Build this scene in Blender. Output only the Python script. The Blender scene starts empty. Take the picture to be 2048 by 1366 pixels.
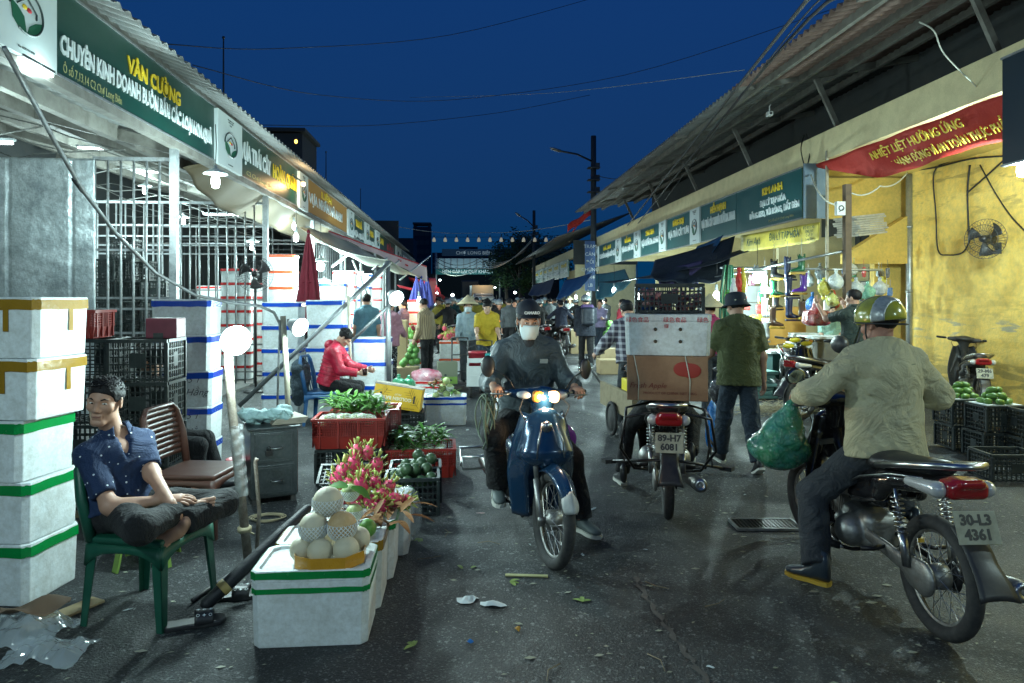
import bpy, math, random
import numpy as np
from mathutils import Vector as V, Matrix, noise
random.seed(7)
R = math.radians
C = bpy.context.scene.collection
F, CX, HY, H = 1365.0, 1024.0, 597.0, 1.6
TH = math.atan(94/1365.0); CS, SN = math.cos(TH), math.sin(TH)

def W(px, py, d=None, X=None, Y=None, Z=None):
    """photo pixel + one known quantity (view depth, world X, Y or Z) -> world point"""
    a = (px-CX)/F; b = (HY-py)/F
    D = V((SN+a*CS, CS-a*SN, b))
    if d is not None: t = d
    elif X is not None: t = X/D.x
    elif Y is not None: t = Y/D.y
    else: t = ((Z or 0)-H)/D.z
    return V((D.x*t, D.y*t, H+D.z*t))
def G(px, py): return W(px, py, Z=0)
def GD(px, d):
    p = W(px, HY, d=d); p.z = 0; return p

# ------------------------------------------------------------ materials
MATS = {}
def mat(name, col=(.5,.5,.5), rough=.6, metal=0., bump=None, var=None, emit=None, trans=0., alpha=1., spec=.5, coat=0., sheen=0., bdist=.01, dis=0.):
    if name in MATS: return MATS[name]
    m = bpy.data.materials.new(name); MATS[name] = m
    m.use_nodes = True; nt = m.node_tree; N = nt.nodes; L = nt.links
    b = N['Principled BSDF']
    b.inputs['Base Color'].default_value = (*col, 1); b.inputs['Roughness'].default_value = rough
    b.inputs['Metallic'].default_value = metal; b.inputs['Specular IOR Level'].default_value = spec
    if coat: b.inputs['Coat Weight'].default_value = coat; b.inputs['Coat Roughness'].default_value = .08
    if sheen: b.inputs['Sheen Weight'].default_value = sheen
    if trans: b.inputs['Transmission Weight'].default_value = trans
    if alpha < 1: b.inputs['Alpha'].default_value = alpha
    if emit: b.inputs['Emission Color'].default_value = (*emit[0], 1); b.inputs['Emission Strength'].default_value = emit[1]
    if bump or var:
        tc = N.new('ShaderNodeTexCoord'); oi = N.new('ShaderNodeObjectInfo'); ad = N.new('ShaderNodeVectorMath'); ad.operation = 'ADD'
        ml = N.new('ShaderNodeMath'); ml.operation = 'MULTIPLY'; ml.inputs[1].default_value = 37.
        L.new(oi.outputs['Random'], ml.inputs[0]); L.new(tc.outputs['Object'], ad.inputs[0]); L.new(ml.outputs[0], ad.inputs[1])
        vec = ad.outputs[0]
    if var:
        for i, (sc, amt, c2) in enumerate(var if isinstance(var, list) else [var]):
            n = N.new('ShaderNodeTexNoise'); n.inputs['Scale'].default_value = sc; n.inputs['Detail'].default_value = 6
            n.inputs['Roughness'].default_value = .65; L.new(vec, n.inputs['Vector'])
            r = N.new('ShaderNodeMapRange'); r.inputs[1].default_value = .42 if sc < 100 else .56; r.inputs[2].default_value = .68 if sc < 100 else .63
            r.inputs[4].default_value = amt; L.new(n.outputs['Fac'], r.inputs[0])
            mx = N.new('ShaderNodeMix'); mx.data_type = 'RGBA'; L.new(r.outputs[0], mx.inputs[0])
            if i == 0: mx.inputs[6].default_value = (*col, 1)
            else: L.new(prev, mx.inputs[6])
            mx.inputs[7].default_value = (*c2, 1); prev = mx.outputs[2]
        L.new(prev, b.inputs['Base Color'])
        if metal == 0:
            rr = N.new('ShaderNodeMapRange'); rr.inputs[3].default_value = max(rough-.12, .03); rr.inputs[4].default_value = min(rough+.15, 1)
            L.new(n.outputs['Fac'], rr.inputs[0]); L.new(rr.outputs[0], b.inputs['Roughness'])
    if bump:
        n2 = N.new('ShaderNodeTexNoise'); n2.inputs['Scale'].default_value = bump[0]; n2.inputs['Detail'].default_value = 7; n2.inputs['Roughness'].default_value = .62; n2.inputs['Distortion'].default_value = dis
        L.new(vec, n2.inputs['Vector'])
        bp = N.new('ShaderNodeBump'); bp.inputs['Strength'].default_value = bump[1]; bp.inputs['Distance'].default_value = bdist
        L.new(n2.outputs['Fac'], bp.inputs['Height']); L.new(bp.outputs[0], b.inputs['Normal'])
    return m

# ------------------------------------------------------------ mesh builder
def frame(d, up=V((0,0,1))):
    d = d.normalized()
    if abs(d.dot(up)) > .98: up = V((0,1,0))
    x = d.cross(up).normalized(); y = x.cross(d).normalized()
    return x, y
class MB:
    def __init__(s): s.v = []; s.f = []; s.sm = []; s.mi = []; s.m = 0; s.M = None; s.seg = []
    def nx(s): s.seg.append((len(s.v), len(s.f))); return s
    def pieces(s):
        if len(s.seg) < 2: return [s]
        out = []; e = s.seg+[(len(s.v), len(s.f))]; e[0] = (0, 0)
        for (a, fa), (b, fb) in zip(e[:-1], e[1:]):
            q = MB(); q.v = s.v[a:b]; q.f = [tuple(i-a for i in f) for f in s.f[fa:fb]]; q.sm = s.sm[fa:fb]; q.mi = s.mi[fa:fb]; out.append(q)
        return out
    def add(s, vs, fs, smooth=False):
        n = len(s.v)
        s.v += [tuple(s.M @ V(p)) if s.M else tuple(p) for p in vs]
        s.f += [tuple(i+n for i in f) for f in fs]; s.sm += [smooth]*len(fs); s.mi += [s.m]*len(fs)
        return s
    def box(s, c, d, rz=0, rx=0, ry=0, M=None):
        x, y, z = d[0]/2, d[1]/2, d[2]/2
        vs = [V((i*x, j*y, k*z)) for k in (-1,1) for j in (-1,1) for i in (-1,1)]
        m = M if M is not None else (Matrix.Rotation(rz,3,'Z') @ Matrix.Rotation(ry,3,'Y') @ Matrix.Rotation(rx,3,'X'))
        return s.add([m@p + V(c) for p in vs], [(0,2,3,1),(4,5,7,6),(0,1,5,4),(2,6,7,3),(0,4,6,2),(1,3,7,5)])
    def bar(s, a, b, w, h=None, up=V((0,0,1))):
        a, b = V(a), V(b); h = h or w; x, y = frame(b-a, up)
        vs = [p + x*i*w/2 + y*j*h/2 for p in (a,b) for i,j in ((-1,-1),(1,-1),(1,1),(-1,1))]
        return s.add(vs, [(3,2,1,0),(4,5,6,7),(0,1,5,4),(1,2,6,5),(2,3,7,6),(3,0,4,7)])
    def tube(s, pts, r, n=8, cap=True, up=V((0,0,1)), fl=1., closed=False):
        pts = [V(p) for p in pts]; k = len(pts)
        rs = r if isinstance(r, (list, tuple)) else [r]*k
        vs = []; px_ = None
        for i, p in enumerate(pts):
            if closed: d = pts[(i+1)%k]-pts[i-1]
            else: d = pts[min(i+1,k-1)]-pts[max(i-1,0)]
            if d.length < 1e-9: d = V((0,0,1))
            x, y = frame(d, up)
            if px_ is not None:
                x2 = px_ - d.normalized()*px_.dot(d.normalized())
                if x2.length > 1e-3: x = x2.normalized(); y = x.cross(d.normalized()).normalized()
            px_ = x
            for j in range(n):
                a = 2*math.pi*j/n
                vs.append(p + x*math.cos(a)*rs[i] + y*math.sin(a)*rs[i]*fl)
        fs = []
        for i in range(k if closed else k-1):
            i2 = (i+1)%k
            for j in range(n): fs.append((i*n+j, i*n+(j+1)%n, i2*n+(j+1)%n, i2*n+j))
        if cap and not closed: fs += [tuple(range(n))[::-1], tuple((k-1)*n+j for j in range(n))]
        return s.add(vs, fs, n > 4)
    def limb(s, a, b, ra, rb, n=8):
        a, b = V(a), V(b); d = (b-a).normalized()
        return s.tube([a-d*ra*.9, a-d*ra*.6, a, b, b+d*rb*.6, b+d*rb*.9], [ra*.4, ra*.8, ra, rb, rb*.8, rb*.4], n)
    def lathe(s, prof, n=16, o=(0,0,0), ax=V((0,0,1)), arc=1.):
        o = V(o); ax = V(ax).normalized(); x, y = frame(ax, V((0,1,0)) if abs(ax.z) > .9 else V((0,0,1)))
        vs = []; m = n if arc == 1 else n+1
        for r, z in prof:
            for j in range(m):
                a = 2*math.pi*j/n*arc; vs.append(o + ax*z + x*math.cos(a)*r + y*math.sin(a)*r)
        fs = [(i*m+j, i*m+(j+1)%m, (i+1)*m+(j+1)%m, (i+1)*m+j) for i in range(len(prof)-1) for j in range(m if arc == 1 else m-1)]
        return s.add(vs, fs, True)
    def ell(s, c, r, n=12, M=None):
        r = (r,r,r) if not isinstance(r, (tuple, list)) else r
        vs = []; m = max(n//2, 4)
        for i in range(m+1):
            t = math.pi*i/m
            for j in range(n):
                a = 2*math.pi*j/n; p = V((r[0]*math.sin(t)*math.cos(a), r[1]*math.sin(t)*math.sin(a), r[2]*math.cos(t)))
                vs.append((M@p if M else p)+V(c))
        fs = [(i*n+j, (i+1)*n+j, (i+1)*n+(j+1)%n, i*n+(j+1)%n) for i in range(m) for j in range(n)]
        return s.add(vs, fs, True)
    def prism(s, pts, h, M=None):
        n = len(pts); vs = [V((x,y,0)) for x,y in pts]+[V((x,y,h)) for x,y in pts]
        if M: vs = [M@p for p in vs]
        return s.add(vs, [tuple(range(n))[::-1], tuple(range(n,2*n))]+[(i,(i+1)%n,(i+1)%n+n,i+n) for i in range(n)])
    def grid(s, fn, nu, nv, smooth=True):
        vs = [fn(i/nu, j/nv) for j in range(nv+1) for i in range(nu+1)]
        return s.add(vs, [(j*(nu+1)+i, j*(nu+1)+i+1, (j+1)*(nu+1)+i+1, (j+1)*(nu+1)+i) for j in range(nv) for i in range(nu)], smooth)
    def arr(s, d): 
        return s.add(d[0], d[1], True)
    def mesh(s, name, ms):
        me = bpy.data.meshes.new(name); me.from_pydata([tuple(p) for p in s.v], [], s.f)
        for m in (ms if isinstance(ms, (list, tuple)) else [ms]): me.materials.append(m)
        me.polygons.foreach_set('use_smooth', s.sm); me.polygons.foreach_set('material_index', s.mi); me.update()
        return me

def smp(pts, k=5):
    pts = [V(p) for p in pts]; q = [pts[0]]+pts+[pts[-1]]; out = []
    for i in range(1, len(q)-2):
        for j in range(k):
            t = j/k; a, b, c, d = q[i-1:i+3]; out.append(.5*((2*b)+(c-a)*t+(2*a-5*b+4*c-d)*t*t+(3*b-a-3*c+d)*t**3))
    return out+[pts[-1]]
def tag(o, label=None, cat=None, group=None, kind=None):
    if label: o['label'] = label
    if cat: o['category'] = cat
    if group: o['group'] = group
    if kind: o['kind'] = kind
    return o
def part(name, mb, m, parent=None, label=None, bev=0, sol=0, sub=0, stuff=False):
    if isinstance(mb, MB) and len(mb.seg) > 1:
        return [part(name, q, m, parent, label, bev, sol, sub, stuff) for q in mb.pieces()][0]
    me = mb if isinstance(mb, bpy.types.Mesh) else mb.mesh(name, m)
    o = bpy.data.objects.new(name, me); C.objects.link(o)
    if parent is not None: o.parent = parent
    if label: o['label'] = label
    if sol: q = o.modifiers.new('sol','SOLIDIFY'); q.thickness = sol; q.offset = 0
    if bev: q = o.modifiers.new('bev','BEVEL'); q.width = bev; q.segments = 2; q.limit_method = 'ANGLE'; q.angle_limit = R(40)
    if sub: q = o.modifiers.new('sub','SUBSURF'); q.levels = sub; q.render_levels = sub
    if stuff: o['kind'] = 'stuff'
    return o
def thing(name, label, cat, loc=(0,0,0), rz=0, group=None):
    o = bpy.data.objects.new(name, None); C.objects.link(o); o.empty_display_size = .1
    o.location = loc; o.rotation_euler = (0,0,rz); return tag(o, label, cat, group)
def single(name, mb, m, label, cat, loc=(0,0,0), rz=0, group=None, **k):
    o = part(name, mb, m, None, **k); o.location = loc; o.rotation_euler = (0,0,rz); return tag(o, label, cat, group)
def struct(name, mb, m, **k):
    o = part(name, mb, m, None, **k); return tag(o, kind='structure')
KIDS = {}
def kids(o):
    if o.name not in KIDS: KIDS[o.name] = [c for c in C.objects if c.parent == o]
    return KIDS[o.name]
def dup(o, loc=None, rz=None, label=None, group=None, parent=None, swap=None, scale=None):
    c = o.copy(); C.objects.link(c)
    if parent is not None: c.parent = parent
    if loc is not None: c.location = loc
    if rz is not None: c.rotation_euler = (0,0,rz)
    if label: c['label'] = label
    if group: c['group'] = group
    if scale: c.scale = (scale,)*3
    if swap and o.type == 'MESH':
        for i, sl in enumerate(c.material_slots):
            if sl.material and sl.material.name in swap:
                sl.link = 'OBJECT'; sl.material = swap[o.material_slots[i].material.name if o.material_slots[i].material else '']
    for k in kids(o): dup(k, parent=c, swap=swap)
    return c
def text(name, s, size, m, parent=None, M=None, ext=.004, ax='CENTER', bold=0, sx=1, label=None, shear=0, fit=0):
    cu = bpy.data.curves.new(name, 'FONT'); cu.body = s; cu.size = size; cu.extrude = ext; cu.align_x = ax; cu.align_y = 'CENTER'
    cu.offset = bold; cu.resolution_u = 2; cu.shear = shear; cu.fill_mode = 'FRONT'
    o = bpy.data.objects.new(name, cu); C.objects.link(o)
    dg = bpy.context.evaluated_depsgraph_get(); me = bpy.data.meshes.new_from_object(o.evaluated_get(dg))
    bpy.data.objects.remove(o); bpy.data.curves.remove(cu)
    if fit:
        xs = [v.co.x for v in me.vertices]; sx = fit/max(max(xs)-min(xs), 1e-6)
    me.transform(Matrix.Diagonal((sx,1,1,1)))
    if M is not None: me.transform(M)
    me.materials.clear(); me.materials.append(m); me.name = name
    return part(name, me, m, parent, label)
def basis(o, x, y):
    """4x4 with local x, y axes and z = x cross y"""
    x = V(x).normalized(); y = V(y).normalized(); z = x.cross(y); m = Matrix((x,y,z)).transposed().to_4x4(); m.translation = V(o); return m

# ------------------------------------------------------------ implicit bodies -> one continuous mesh (surface nets)
def cap(a, b, ra, rb=None, fl=None, cut=None, k=None, op='+'):
    return dict(t='c', a=V(a), b=V(b), ra=ra, rb=ra if rb is None else rb, fl=fl, cut=cut, k=k, op=op)
def bx(c, d, rot=None, r=.02, **q):
    return dict(t='b', a=V(c), d=V(d), rot=rot, r=r, fl=None, cut=q.get('cut'), k=q.get('k'), op=q.get('op','+'))
def el(c, r, rot=None, **q):
    return dict(t='e', a=V(c), d=V(r), rot=rot, fl=None, cut=q.get('cut'), k=q.get('k'), op=q.get('op','+'))
def sdf(prims, res, k=.03, noi=None):
    lo = np.array([1e9]*3); hi = -lo; bbs = []
    for p in prims:
        if p['t'] == 'c':
            rr = max(p['ra'], p['rb'])*(1/min(1, p['fl'][1]) if p['fl'] else 1)
            l = np.minimum(p['a'], p['b'])-rr; h = np.maximum(p['a'], p['b'])+rr
        else:
            rr = p['d'].length if p['rot'] is not None else 0
            e = np.array([rr]*3) if rr else np.array(p['d'])
            l = np.array(p['a'])-e; h = np.array(p['a'])+e
        bbs.append((l, h))
        if p['op'] == '+': lo = np.minimum(lo, l); hi = np.maximum(hi, h)
    lo -= 2.5*res; hi += 2.5*res
    n = np.ceil((hi-lo)/res).astype(int)+1
    f = np.full(n, .2, np.float32)
    ax = [lo[i]+res*np.arange(n[i]) for i in range(3)]
    for p, (l, h) in zip(prims, bbs):
        kk = p['k'] if p['k'] is not None else k
        mg = kk+3*res+.02
        i0 = np.clip(((l-mg-lo)/res).astype(int), 0, n); i1 = np.clip(((h+mg-lo)/res).astype(int)+2, 0, n)
        if (i1 <= i0).any(): continue
        X = (ax[0][i0[0]:i1[0]])[:,None,None]; Y = (ax[1][i0[1]:i1[1]])[None,:,None]; Z = (ax[2][i0[2]:i1[2]])[None,None,:]
        qx, qy, qz = X-p['a'][0], Y-p['a'][1], Z-p['a'][2]
        if p['t'] == 'c':
            ba = p['b']-p['a']; L2 = max(ba.dot(ba), 1e-12)
            t = np.clip((qx*ba[0]+qy*ba[1]+qz*ba[2])/L2, 0, 1)
            qx, qy, qz = qx-t*ba[0], qy-t*ba[1], qz-t*ba[2]
            if p['fl']:
                nv, fk = p['fl']; dn = (qx*nv[0]+qy*nv[1]+qz*nv[2])*(fk-1)
                qx, qy, qz = qx+dn*nv[0], qy+dn*nv[1], qz+dn*nv[2]
            d = np.sqrt(qx*qx+qy*qy+qz*qz)-(p['ra']+(p['rb']-p['ra'])*t)
        else:
            if p['rot'] is not None:
                m = p['rot'].transposed()
                qx, qy, qz = [m[i][0]*qx+m[i][1]*qy+m[i][2]*qz for i in range(3)]
            if p['t'] == 'e':
                r = p['d']; k0 = np.sqrt((qx/r[0])**2+(qy/r[1])**2+(qz/r[2])**2)+1e-6
                k1 = np.sqrt((qx/r[0]**2)**2+(qy/r[1]**2)**2+(qz/r[2]**2)**2)+1e-6
                d = k0*(k0-1)/k1
            else:
                rd = p['r']; ex = np.abs(qx)-p['d'][0]+rd; ey = np.abs(qy)-p['d'][1]+rd; ez = np.abs(qz)-p['d'][2]+rd
                d = np.sqrt(np.maximum(ex,0)**2+np.maximum(ey,0)**2+np.maximum(ez,0)**2)+np.minimum(np.maximum(ex,np.maximum(ey,ez)),0)-rd
        if p['cut']:
            for pt, nn in p['cut']:
                nn = V(nn).normalized(); d = np.maximum(d, (X-pt[0])*nn[0]+(Y-pt[1])*nn[1]+(Z-pt[2])*nn[2])
        g = f[i0[0]:i1[0], i0[1]:i1[1], i0[2]:i1[2]]
        if p['op'] == '+':
            hh = np.maximum(kk-np.abs(g-d), 0)/max(kk, 1e-6); r_ = np.minimum(g, d)-hh*hh*kk*.25
        elif p['op'] == '-':
            hh = np.maximum(kk-np.abs(g+d), 0)/max(kk, 1e-6); r_ = np.maximum(g, -d)+hh*hh*kk*.25
        g[...] = r_
    ins = f < 0
    nx, ny, nz = n
    idx = -np.ones((nx-1, ny-1, nz-1), np.int64)
    cnt = np.zeros((nx-1, ny-1, nz-1), np.int8)
    for i in (0,1):
        for j in (0,1):
            for k_ in (0,1): cnt += ins[i:nx-1+i, j:ny-1+j, k_:nz-1+k_]
    act = (cnt > 0) & (cnt < 8); ci, cj, ck = np.nonzero(act); m = len(ci)
    if m == 0: return ([], [])
    idx[ci, cj, ck] = np.arange(m)
    acc = np.zeros((m,3)); num = np.zeros(m)
    cr = [(i,j,k_) for i in (0,1) for j in (0,1) for k_ in (0,1)]
    for a in cr:
        for axi in range(3):
            if a[axi]: continue
            b = list(a); b[axi] = 1
            fa = f[ci+a[0], cj+a[1], ck+a[2]]; fb = f[ci+b[0], cj+b[1], ck+b[2]]
            s = (fa < 0) != (fb < 0); t = np.where(s, fa/(fa-fb+1e-12), 0)
            for q in range(3): acc[:,q] += np.where(s, a[q]+(t if q == axi else 0), 0)
            num += s
    P = acc/num[:,None]+np.stack([ci,cj,ck],1); P = lo+P*res
    if noi:
        for q in range(len(P)):
            v = V(P[q])*noi[0]; w_ = noise.noise_vector(v*.45)*1.3
            r_ = 1-abs(noise.noise(V((v.x, v.y, v.z*1.5))+w_))*2.4; nn = noise.noise_vector(v*.8)
            P[q] += np.array(nn)*noi[1]+np.array(noise.noise_vector(v*.3+V((5,5,5))).normalized())*noi[1]*1.1*max(r_, 0)**2
    Fs = []
    for axi in range(3):
        sl0 = [slice(1,-1)]*3; sl0[axi] = slice(0,-1); sl1 = [slice(1,-1)]*3; sl1[axi] = slice(1,None)
        A = ins[tuple(sl0)]; B = ins[tuple(sl1)]
        e = np.array(np.nonzero(A != B)); 
        if e.shape[1] == 0: continue
        flip = A[e[0],e[1],e[2]]
        o = e.copy()
        u, w = [(1,2),(2,0),(0,1)][axi]
        for q in range(3):
            if q != axi: o[q] += 1
        def gi(du, dw):
            c = o.copy(); c[u] += du; c[w] += dw; return idx[c[0],c[1],c[2]]
        q = np.stack([gi(-1,-1), gi(0,-1), gi(0,0), gi(-1,0)], 1)
        q[~flip] = q[~flip][:, ::-1]; Fs.append(q)
    Fq = np.concatenate(Fs)
    return ([tuple(p) for p in P.tolist()], [tuple(q) for q in Fq.tolist()])
def blob(name, prims, res, m, parent, k=.03, noi=None, label=None):
    b = MB(); b.arr(sdf(prims, res, k, noi)); return part(name, b, m, parent, label)
# ------------------------------------------------------------ people
def skin(n, c): return mat('skin_'+n, c, .55, var=(22, .5, tuple(x*.72 for x in c)), bump=(60, .25), bdist=.003)
SKIN = skin('tan', (.42,.235,.16)); SKINP = skin('pale', (.5,.31,.22)); SKIND = skin('deep', (.22,.11,.065))
def cloth(n, c, dark=.7, rough=.85, wr=.5): return mat('cloth_'+n, c, rough, var=(9, .6, tuple(x*dark for x in c)), bump=(5.5, wr*1.5), sheen=.03, bdist=.09, dis=1.8)
HAIRM = mat('black_hair', (.008,.007,.008), .62, bump=(110, .7), bdist=.004, spec=.25)
EYEW = mat('eye_white', (.6,.58,.55), .3); EYEB = mat('eye_iris', (.015,.01,.008), .15)
LIPM = mat('lip_skin', (.24,.10,.075), .5); NAILM = mat('nail', (.45,.28,.22), .3)

def ik(a, c, l1, l2, pole):
    a, c = V(a), V(c); d = c-a; L = min(d.length, (l1+l2)*.995); dn = d.normalized()
    x = (l1*l1-l2*l2+L*L)/(2*L); h = math.sqrt(max(l1*l1-x*x, 0)); p = V(pole); p = (p-dn*p.dot(dn)).normalized()
    return a+dn*x+p*h, a+dn*L
def rot(axis, deg): return Matrix.Rotation(R(deg), 3, axis)

def pose(h=1.65, lean=0, side=0, twist=0, aL=(8,8,15), aR=(8,8,15), lL=(0,0), lR=(0,0), yaw=0, pitch=0, stand=True):
    """sagittal joint model, faces +Y, x right. a=(forward, outward, elbow bend); l=(forward, knee bend)"""
    s = h/1.7; J = dict(s=s)
    T = rot('X', -lean) @ rot('Y', side); Tt = T @ rot('Z', twist)
    P = V((0,0,.9*s)); J['P'] = P; J['W'] = P+T@V((0,0,.17*s)); J['C'] = P+T@V((0,-.01,.40*s)); J['N'] = P+Tt@V((0,-.01,.52*s))
    J['up'] = T@V((0,0,1)); J['fw'] = Tt@V((0,1,0)); J['rt'] = Tt@V((1,0,0))
    hr = T @ rot('Z', twist+yaw) @ rot('X', -pitch); J['hr'] = hr; J['H'] = J['N']+T@V((0,.015,.06*s))+hr@V((0,.01,.085*s))
    for nm, sg, a, l in (('L',-1,aL,lL), ('R',1,aR,lR)):
        S = J['P']+Tt@V((sg*.158*s, -.01, .452*s)); J['s'+nm] = S
        m = Tt @ rot('X', a[0]) @ rot('Y', -sg*a[1]); m2 = Tt @ rot('X', a[0]+a[2]) @ rot('Y', -sg*a[1]*.4+(sg*a[3] if len(a) > 3 else 0))
        J['e'+nm] = S+m@V((0,0,-.285*s)); J['w'+nm] = J['e'+nm]+m2@V((0,0,-.245*s)); J['hd'+nm] = (m2@rot('X',5))@V((0,0,-1)); J['hp'+nm] = m2@V((-sg,0,0))
        hp = P+V((sg*.085*s,0,-.02)); J['h'+nm] = hp; kk = hp+rot('X', l[0])@V((0,0,-.42*s)); J['k'+nm] = kk
        J['a'+nm] = kk+rot('X', l[0]-l[1])@V((0,0,-.405*s)); J['t'+nm] = rot('X', max(min(l[0]-l[1],20),-35))@V((sg*.12,1,-.12))
    if stand:
        dz = .075*s-min(J['aL'].z-(.03 if lL[0]-lL[1] < -20 else 0), J['aR'].z-(.03 if lR[0]-lR[1] < -20 else 0))
        for k in J:
            if k in ('P','W','C','N','H') or (len(k) == 2 and k[0] in 'sewhka' and k[1] in 'LR'): J[k] = J[k]+V((0,0,dz))
    return J

def hand(mb, w, d, pn, s=1., curl=25, side=1, n=7, spread=1., tcurl=1.):
    """palm + four unequal fingers + thumb; d = finger direction, pn = palm normal (side the fingers close to)"""
    d = V(d).normalized(); pn = V(pn); pn = (pn-d*pn.dot(d)).normalized(); x = d.cross(pn).normalized()*side
    w = V(w)
    mb.tube([w-d*.02*s, w+d*.01*s, w+d*.04*s, w+d*.075*s, w+d*.092*s], [.026*s,.029*s,.039*s,.041*s,.03*s], n+3, up=pn, fl=.5) if True else 0
    for i, (o, L, r) in enumerate(((-.03,.066,.0088),(-.010,.076,.0092),(.011,.071,.0088),(.030,.055,.0078))):
        p = w+d*(.082-.006*abs(i-1.3))*s+x*o*s; q = d*math.cos(0)+x*o*2.2*spread; pts = [p-q*.01]; a = curl*.55; rs = [r*s*1.05]
        for k_, f in enumerate((.45,.32,.25)):
            dd = (q.normalized()*math.cos(R(a))+pn*math.sin(R(a))); pts.append(p); rs.append(r*s*(1.06-.08*k_)); p = p+dd*L*f*s; a += curl*(1.1 if k_ == 0 else .8)
        pts.append(p); rs.append(r*s*.8); pts.append(p+dd*.006*s); rs.append(r*s*.4)
        mb.tube(pts, rs, n, up=x)
    p = w+d*.022*s-x*.028*s; a = (d*.62-x*.7+pn*.35*tcurl).normalized(); b_ = (d*.9-x*.2+pn*.5*tcurl).normalized()
    mb.tube([p-a*.012*s, p, p+a*.036*s, p+a*.036*s+b_*.026*s, p+a*.036*s+b_*.034*s], [.013*s,.0135*s,.0112*s,.0095*s,.005*s], n, up=pn)

def head_prims(H, hr, s=1., fem=False, jaw=1.):
    def q(p): return H+hr@(V(p)*s)
    P = [el(q((0,-.012,.032)), V((.075,.093,.082))*s, hr), el(q((0,.012,-.02)), V((.062,.076,.088))*s, hr),
         cap(q((-.034*jaw,.02,-.075)), q((-.018,.058,-.098)), .024*s, .018*s, k=.02), cap(q((.034*jaw,.02,-.075)), q((.018,.058,-.098)), .024*s, .018*s, k=.02),
         cap(q((-.010,.066,-.103)), q((.010,.066,-.103)), .017*s, k=.02),
         el(q((-.043,.052,-.022)), V((.022,.022,.02))*s, hr, k=.02), el(q((.043,.052,-.022)), V((.022,.022,.02))*s, hr, k=.02),
         cap(q((-.038,.066,.024)), q((-.008,.08,.02)), .009*s, k=.014), cap(q((.038,.066,.024)), q((.008,.08,.02)), .009*s, k=.014),
         el(q((-.031,.089,.003)), V((.019,.013,.011))*s, hr, op='-', k=.012), el(q((.031,.089,.003)), V((.019,.013,.011))*s, hr, op='-', k=.012),
         cap(q((0,.078,.012)), q((0,.099,-.030)), .0075*s, .012*s, k=.010), cap(q((-.013,.088,-.036)), q((.013,.088,-.036)), .0085*s, k=.008),
         cap(q((-.02,.079,-.062)), q((.02,.079,-.062)), .0075*s, .0075*s, k=.008), cap(q((-.016,.077,-.074)), q((.016,.077,-.074)), .0085*s, k=.006),
         cap(q((-.022,.09,-.067)), q((.022,.09,-.067)), .0022*s, op='-', k=.004)]
    for sg in (-1,1):
        P += [el(q((sg*.078,-.008,-.004)), V((.009,.02,.031))*s, hr@rot('Z', sg*-24), k=.008), el(q((sg*.088,-.004,-.002)), V((.006,.011,.019))*s, hr@rot('Z', sg*-24), op='-', k=.005)]
    return P

def neck_prims(J):
    s = J['s']; H = J['H']; hr = J['hr']
    return [cap(J['N']-J['up']*.06*s, H+hr@V((0,-.022,-.06))*s, .058*s, .052*s, k=.025)]

def body_prims(J, arms=True, legs=True, m=0., torso=True, fat=1.):
    s = J['s']; P = []; up, fw, rt = J['up'], J['fw'], J['rt']; fl = (rt, .74)
    if torso:
        P += [cap(J['P'], J['W'], (.105*fat+m)*s, (.098*fat+m)*s, (rt,.70)), cap(J['W'], J['C'], (.098*fat+m)*s, (.113+m)*s, (rt,.74)),
              cap(J['sL']-up*.005, J['sR']-up*.005, (.050+m)*s), cap(J['sL']*.5+J['N']*.5, J['N']+up*.01, (.05+m*.8)*s), cap(J['sR']*.5+J['N']*.5, J['N']+up*.01, (.05+m*.8)*s)]
    for n in 'LR':
        if arms: P += [cap(J['s'+n], J['e'+n], (.047+m)*s, (.038+m)*s), cap(J['e'+n], J['w'+n], (.038+m)*s, (.025+m)*s)]
        if legs: P += [cap(J['h'+n], J['k'+n], (.078+m)*s, (.053+m)*s), cap(J['k'+n], J['k'+n]*.65+J['a'+n]*.35, (.052+m)*s, (.054+m)*s), cap(J['k'+n]*.65+J['a'+n]*.35, J['a'+n], (.054+m)*s, (.034+m)*s)]
    return P

def shoe(mb, a, t, s, up=V((0,0,1)), L=.25, hi=.06):
    t = V(t).normalized(); x = t.cross(up).normalized(); u = x.cross(t).normalized()
    def ring(y, w, h0, h1, n=10):
        return [a+t*y*s+x*math.cos(2*math.pi*j/n)*w*s+u*((h0+h1)/2+(h1-h0)/2*math.sin(2*math.pi*j/n))*s for j in range(n)]
    st = ((-.075,.012,-.055,.0),(-.068,.030,-.068,hi),(-.03,.036,-.07,hi+.01),(.02,.038,-.07,.03),(.07,.042,-.07,-.005),(.12,.045,-.07,-.02),(.16,.036,-.066,-.03),(.178,.015,-.058,-.04))
    vs = [p for r in st for p in ring(*r)]; k = len(st)
    mb.add(vs, [(i*10+j, i*10+(j+1)%10, (i+1)*10+(j+1)%10, (i+1)*10+j) for i in range(k-1) for j in range(10)]+[tuple(range(10))[::-1], tuple((k-1)*10+j for j in range(10))], True)
def sole(mb, a, t, s, up=V((0,0,1)), th=.022):
    t = V(t).normalized(); x = t.cross(up).normalized(); u = x.cross(t).normalized()
    pts = [(-.08,.0),(-.072,.03),(-.03,.038),(.03,.036),(.09,.048),(.14,.045),(.175,.028),(.186,0)]
    pr = [(y,w) for y,w in pts]+[(y,-w) for y,w in pts[::-1]][1:-1]
    M = Matrix((t,x,u)).transposed().to_4x4(); M.translation = a-u*.082*s
    mb.prism([(y*s,w*s) for y,w in pr], th*s, M)

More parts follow.
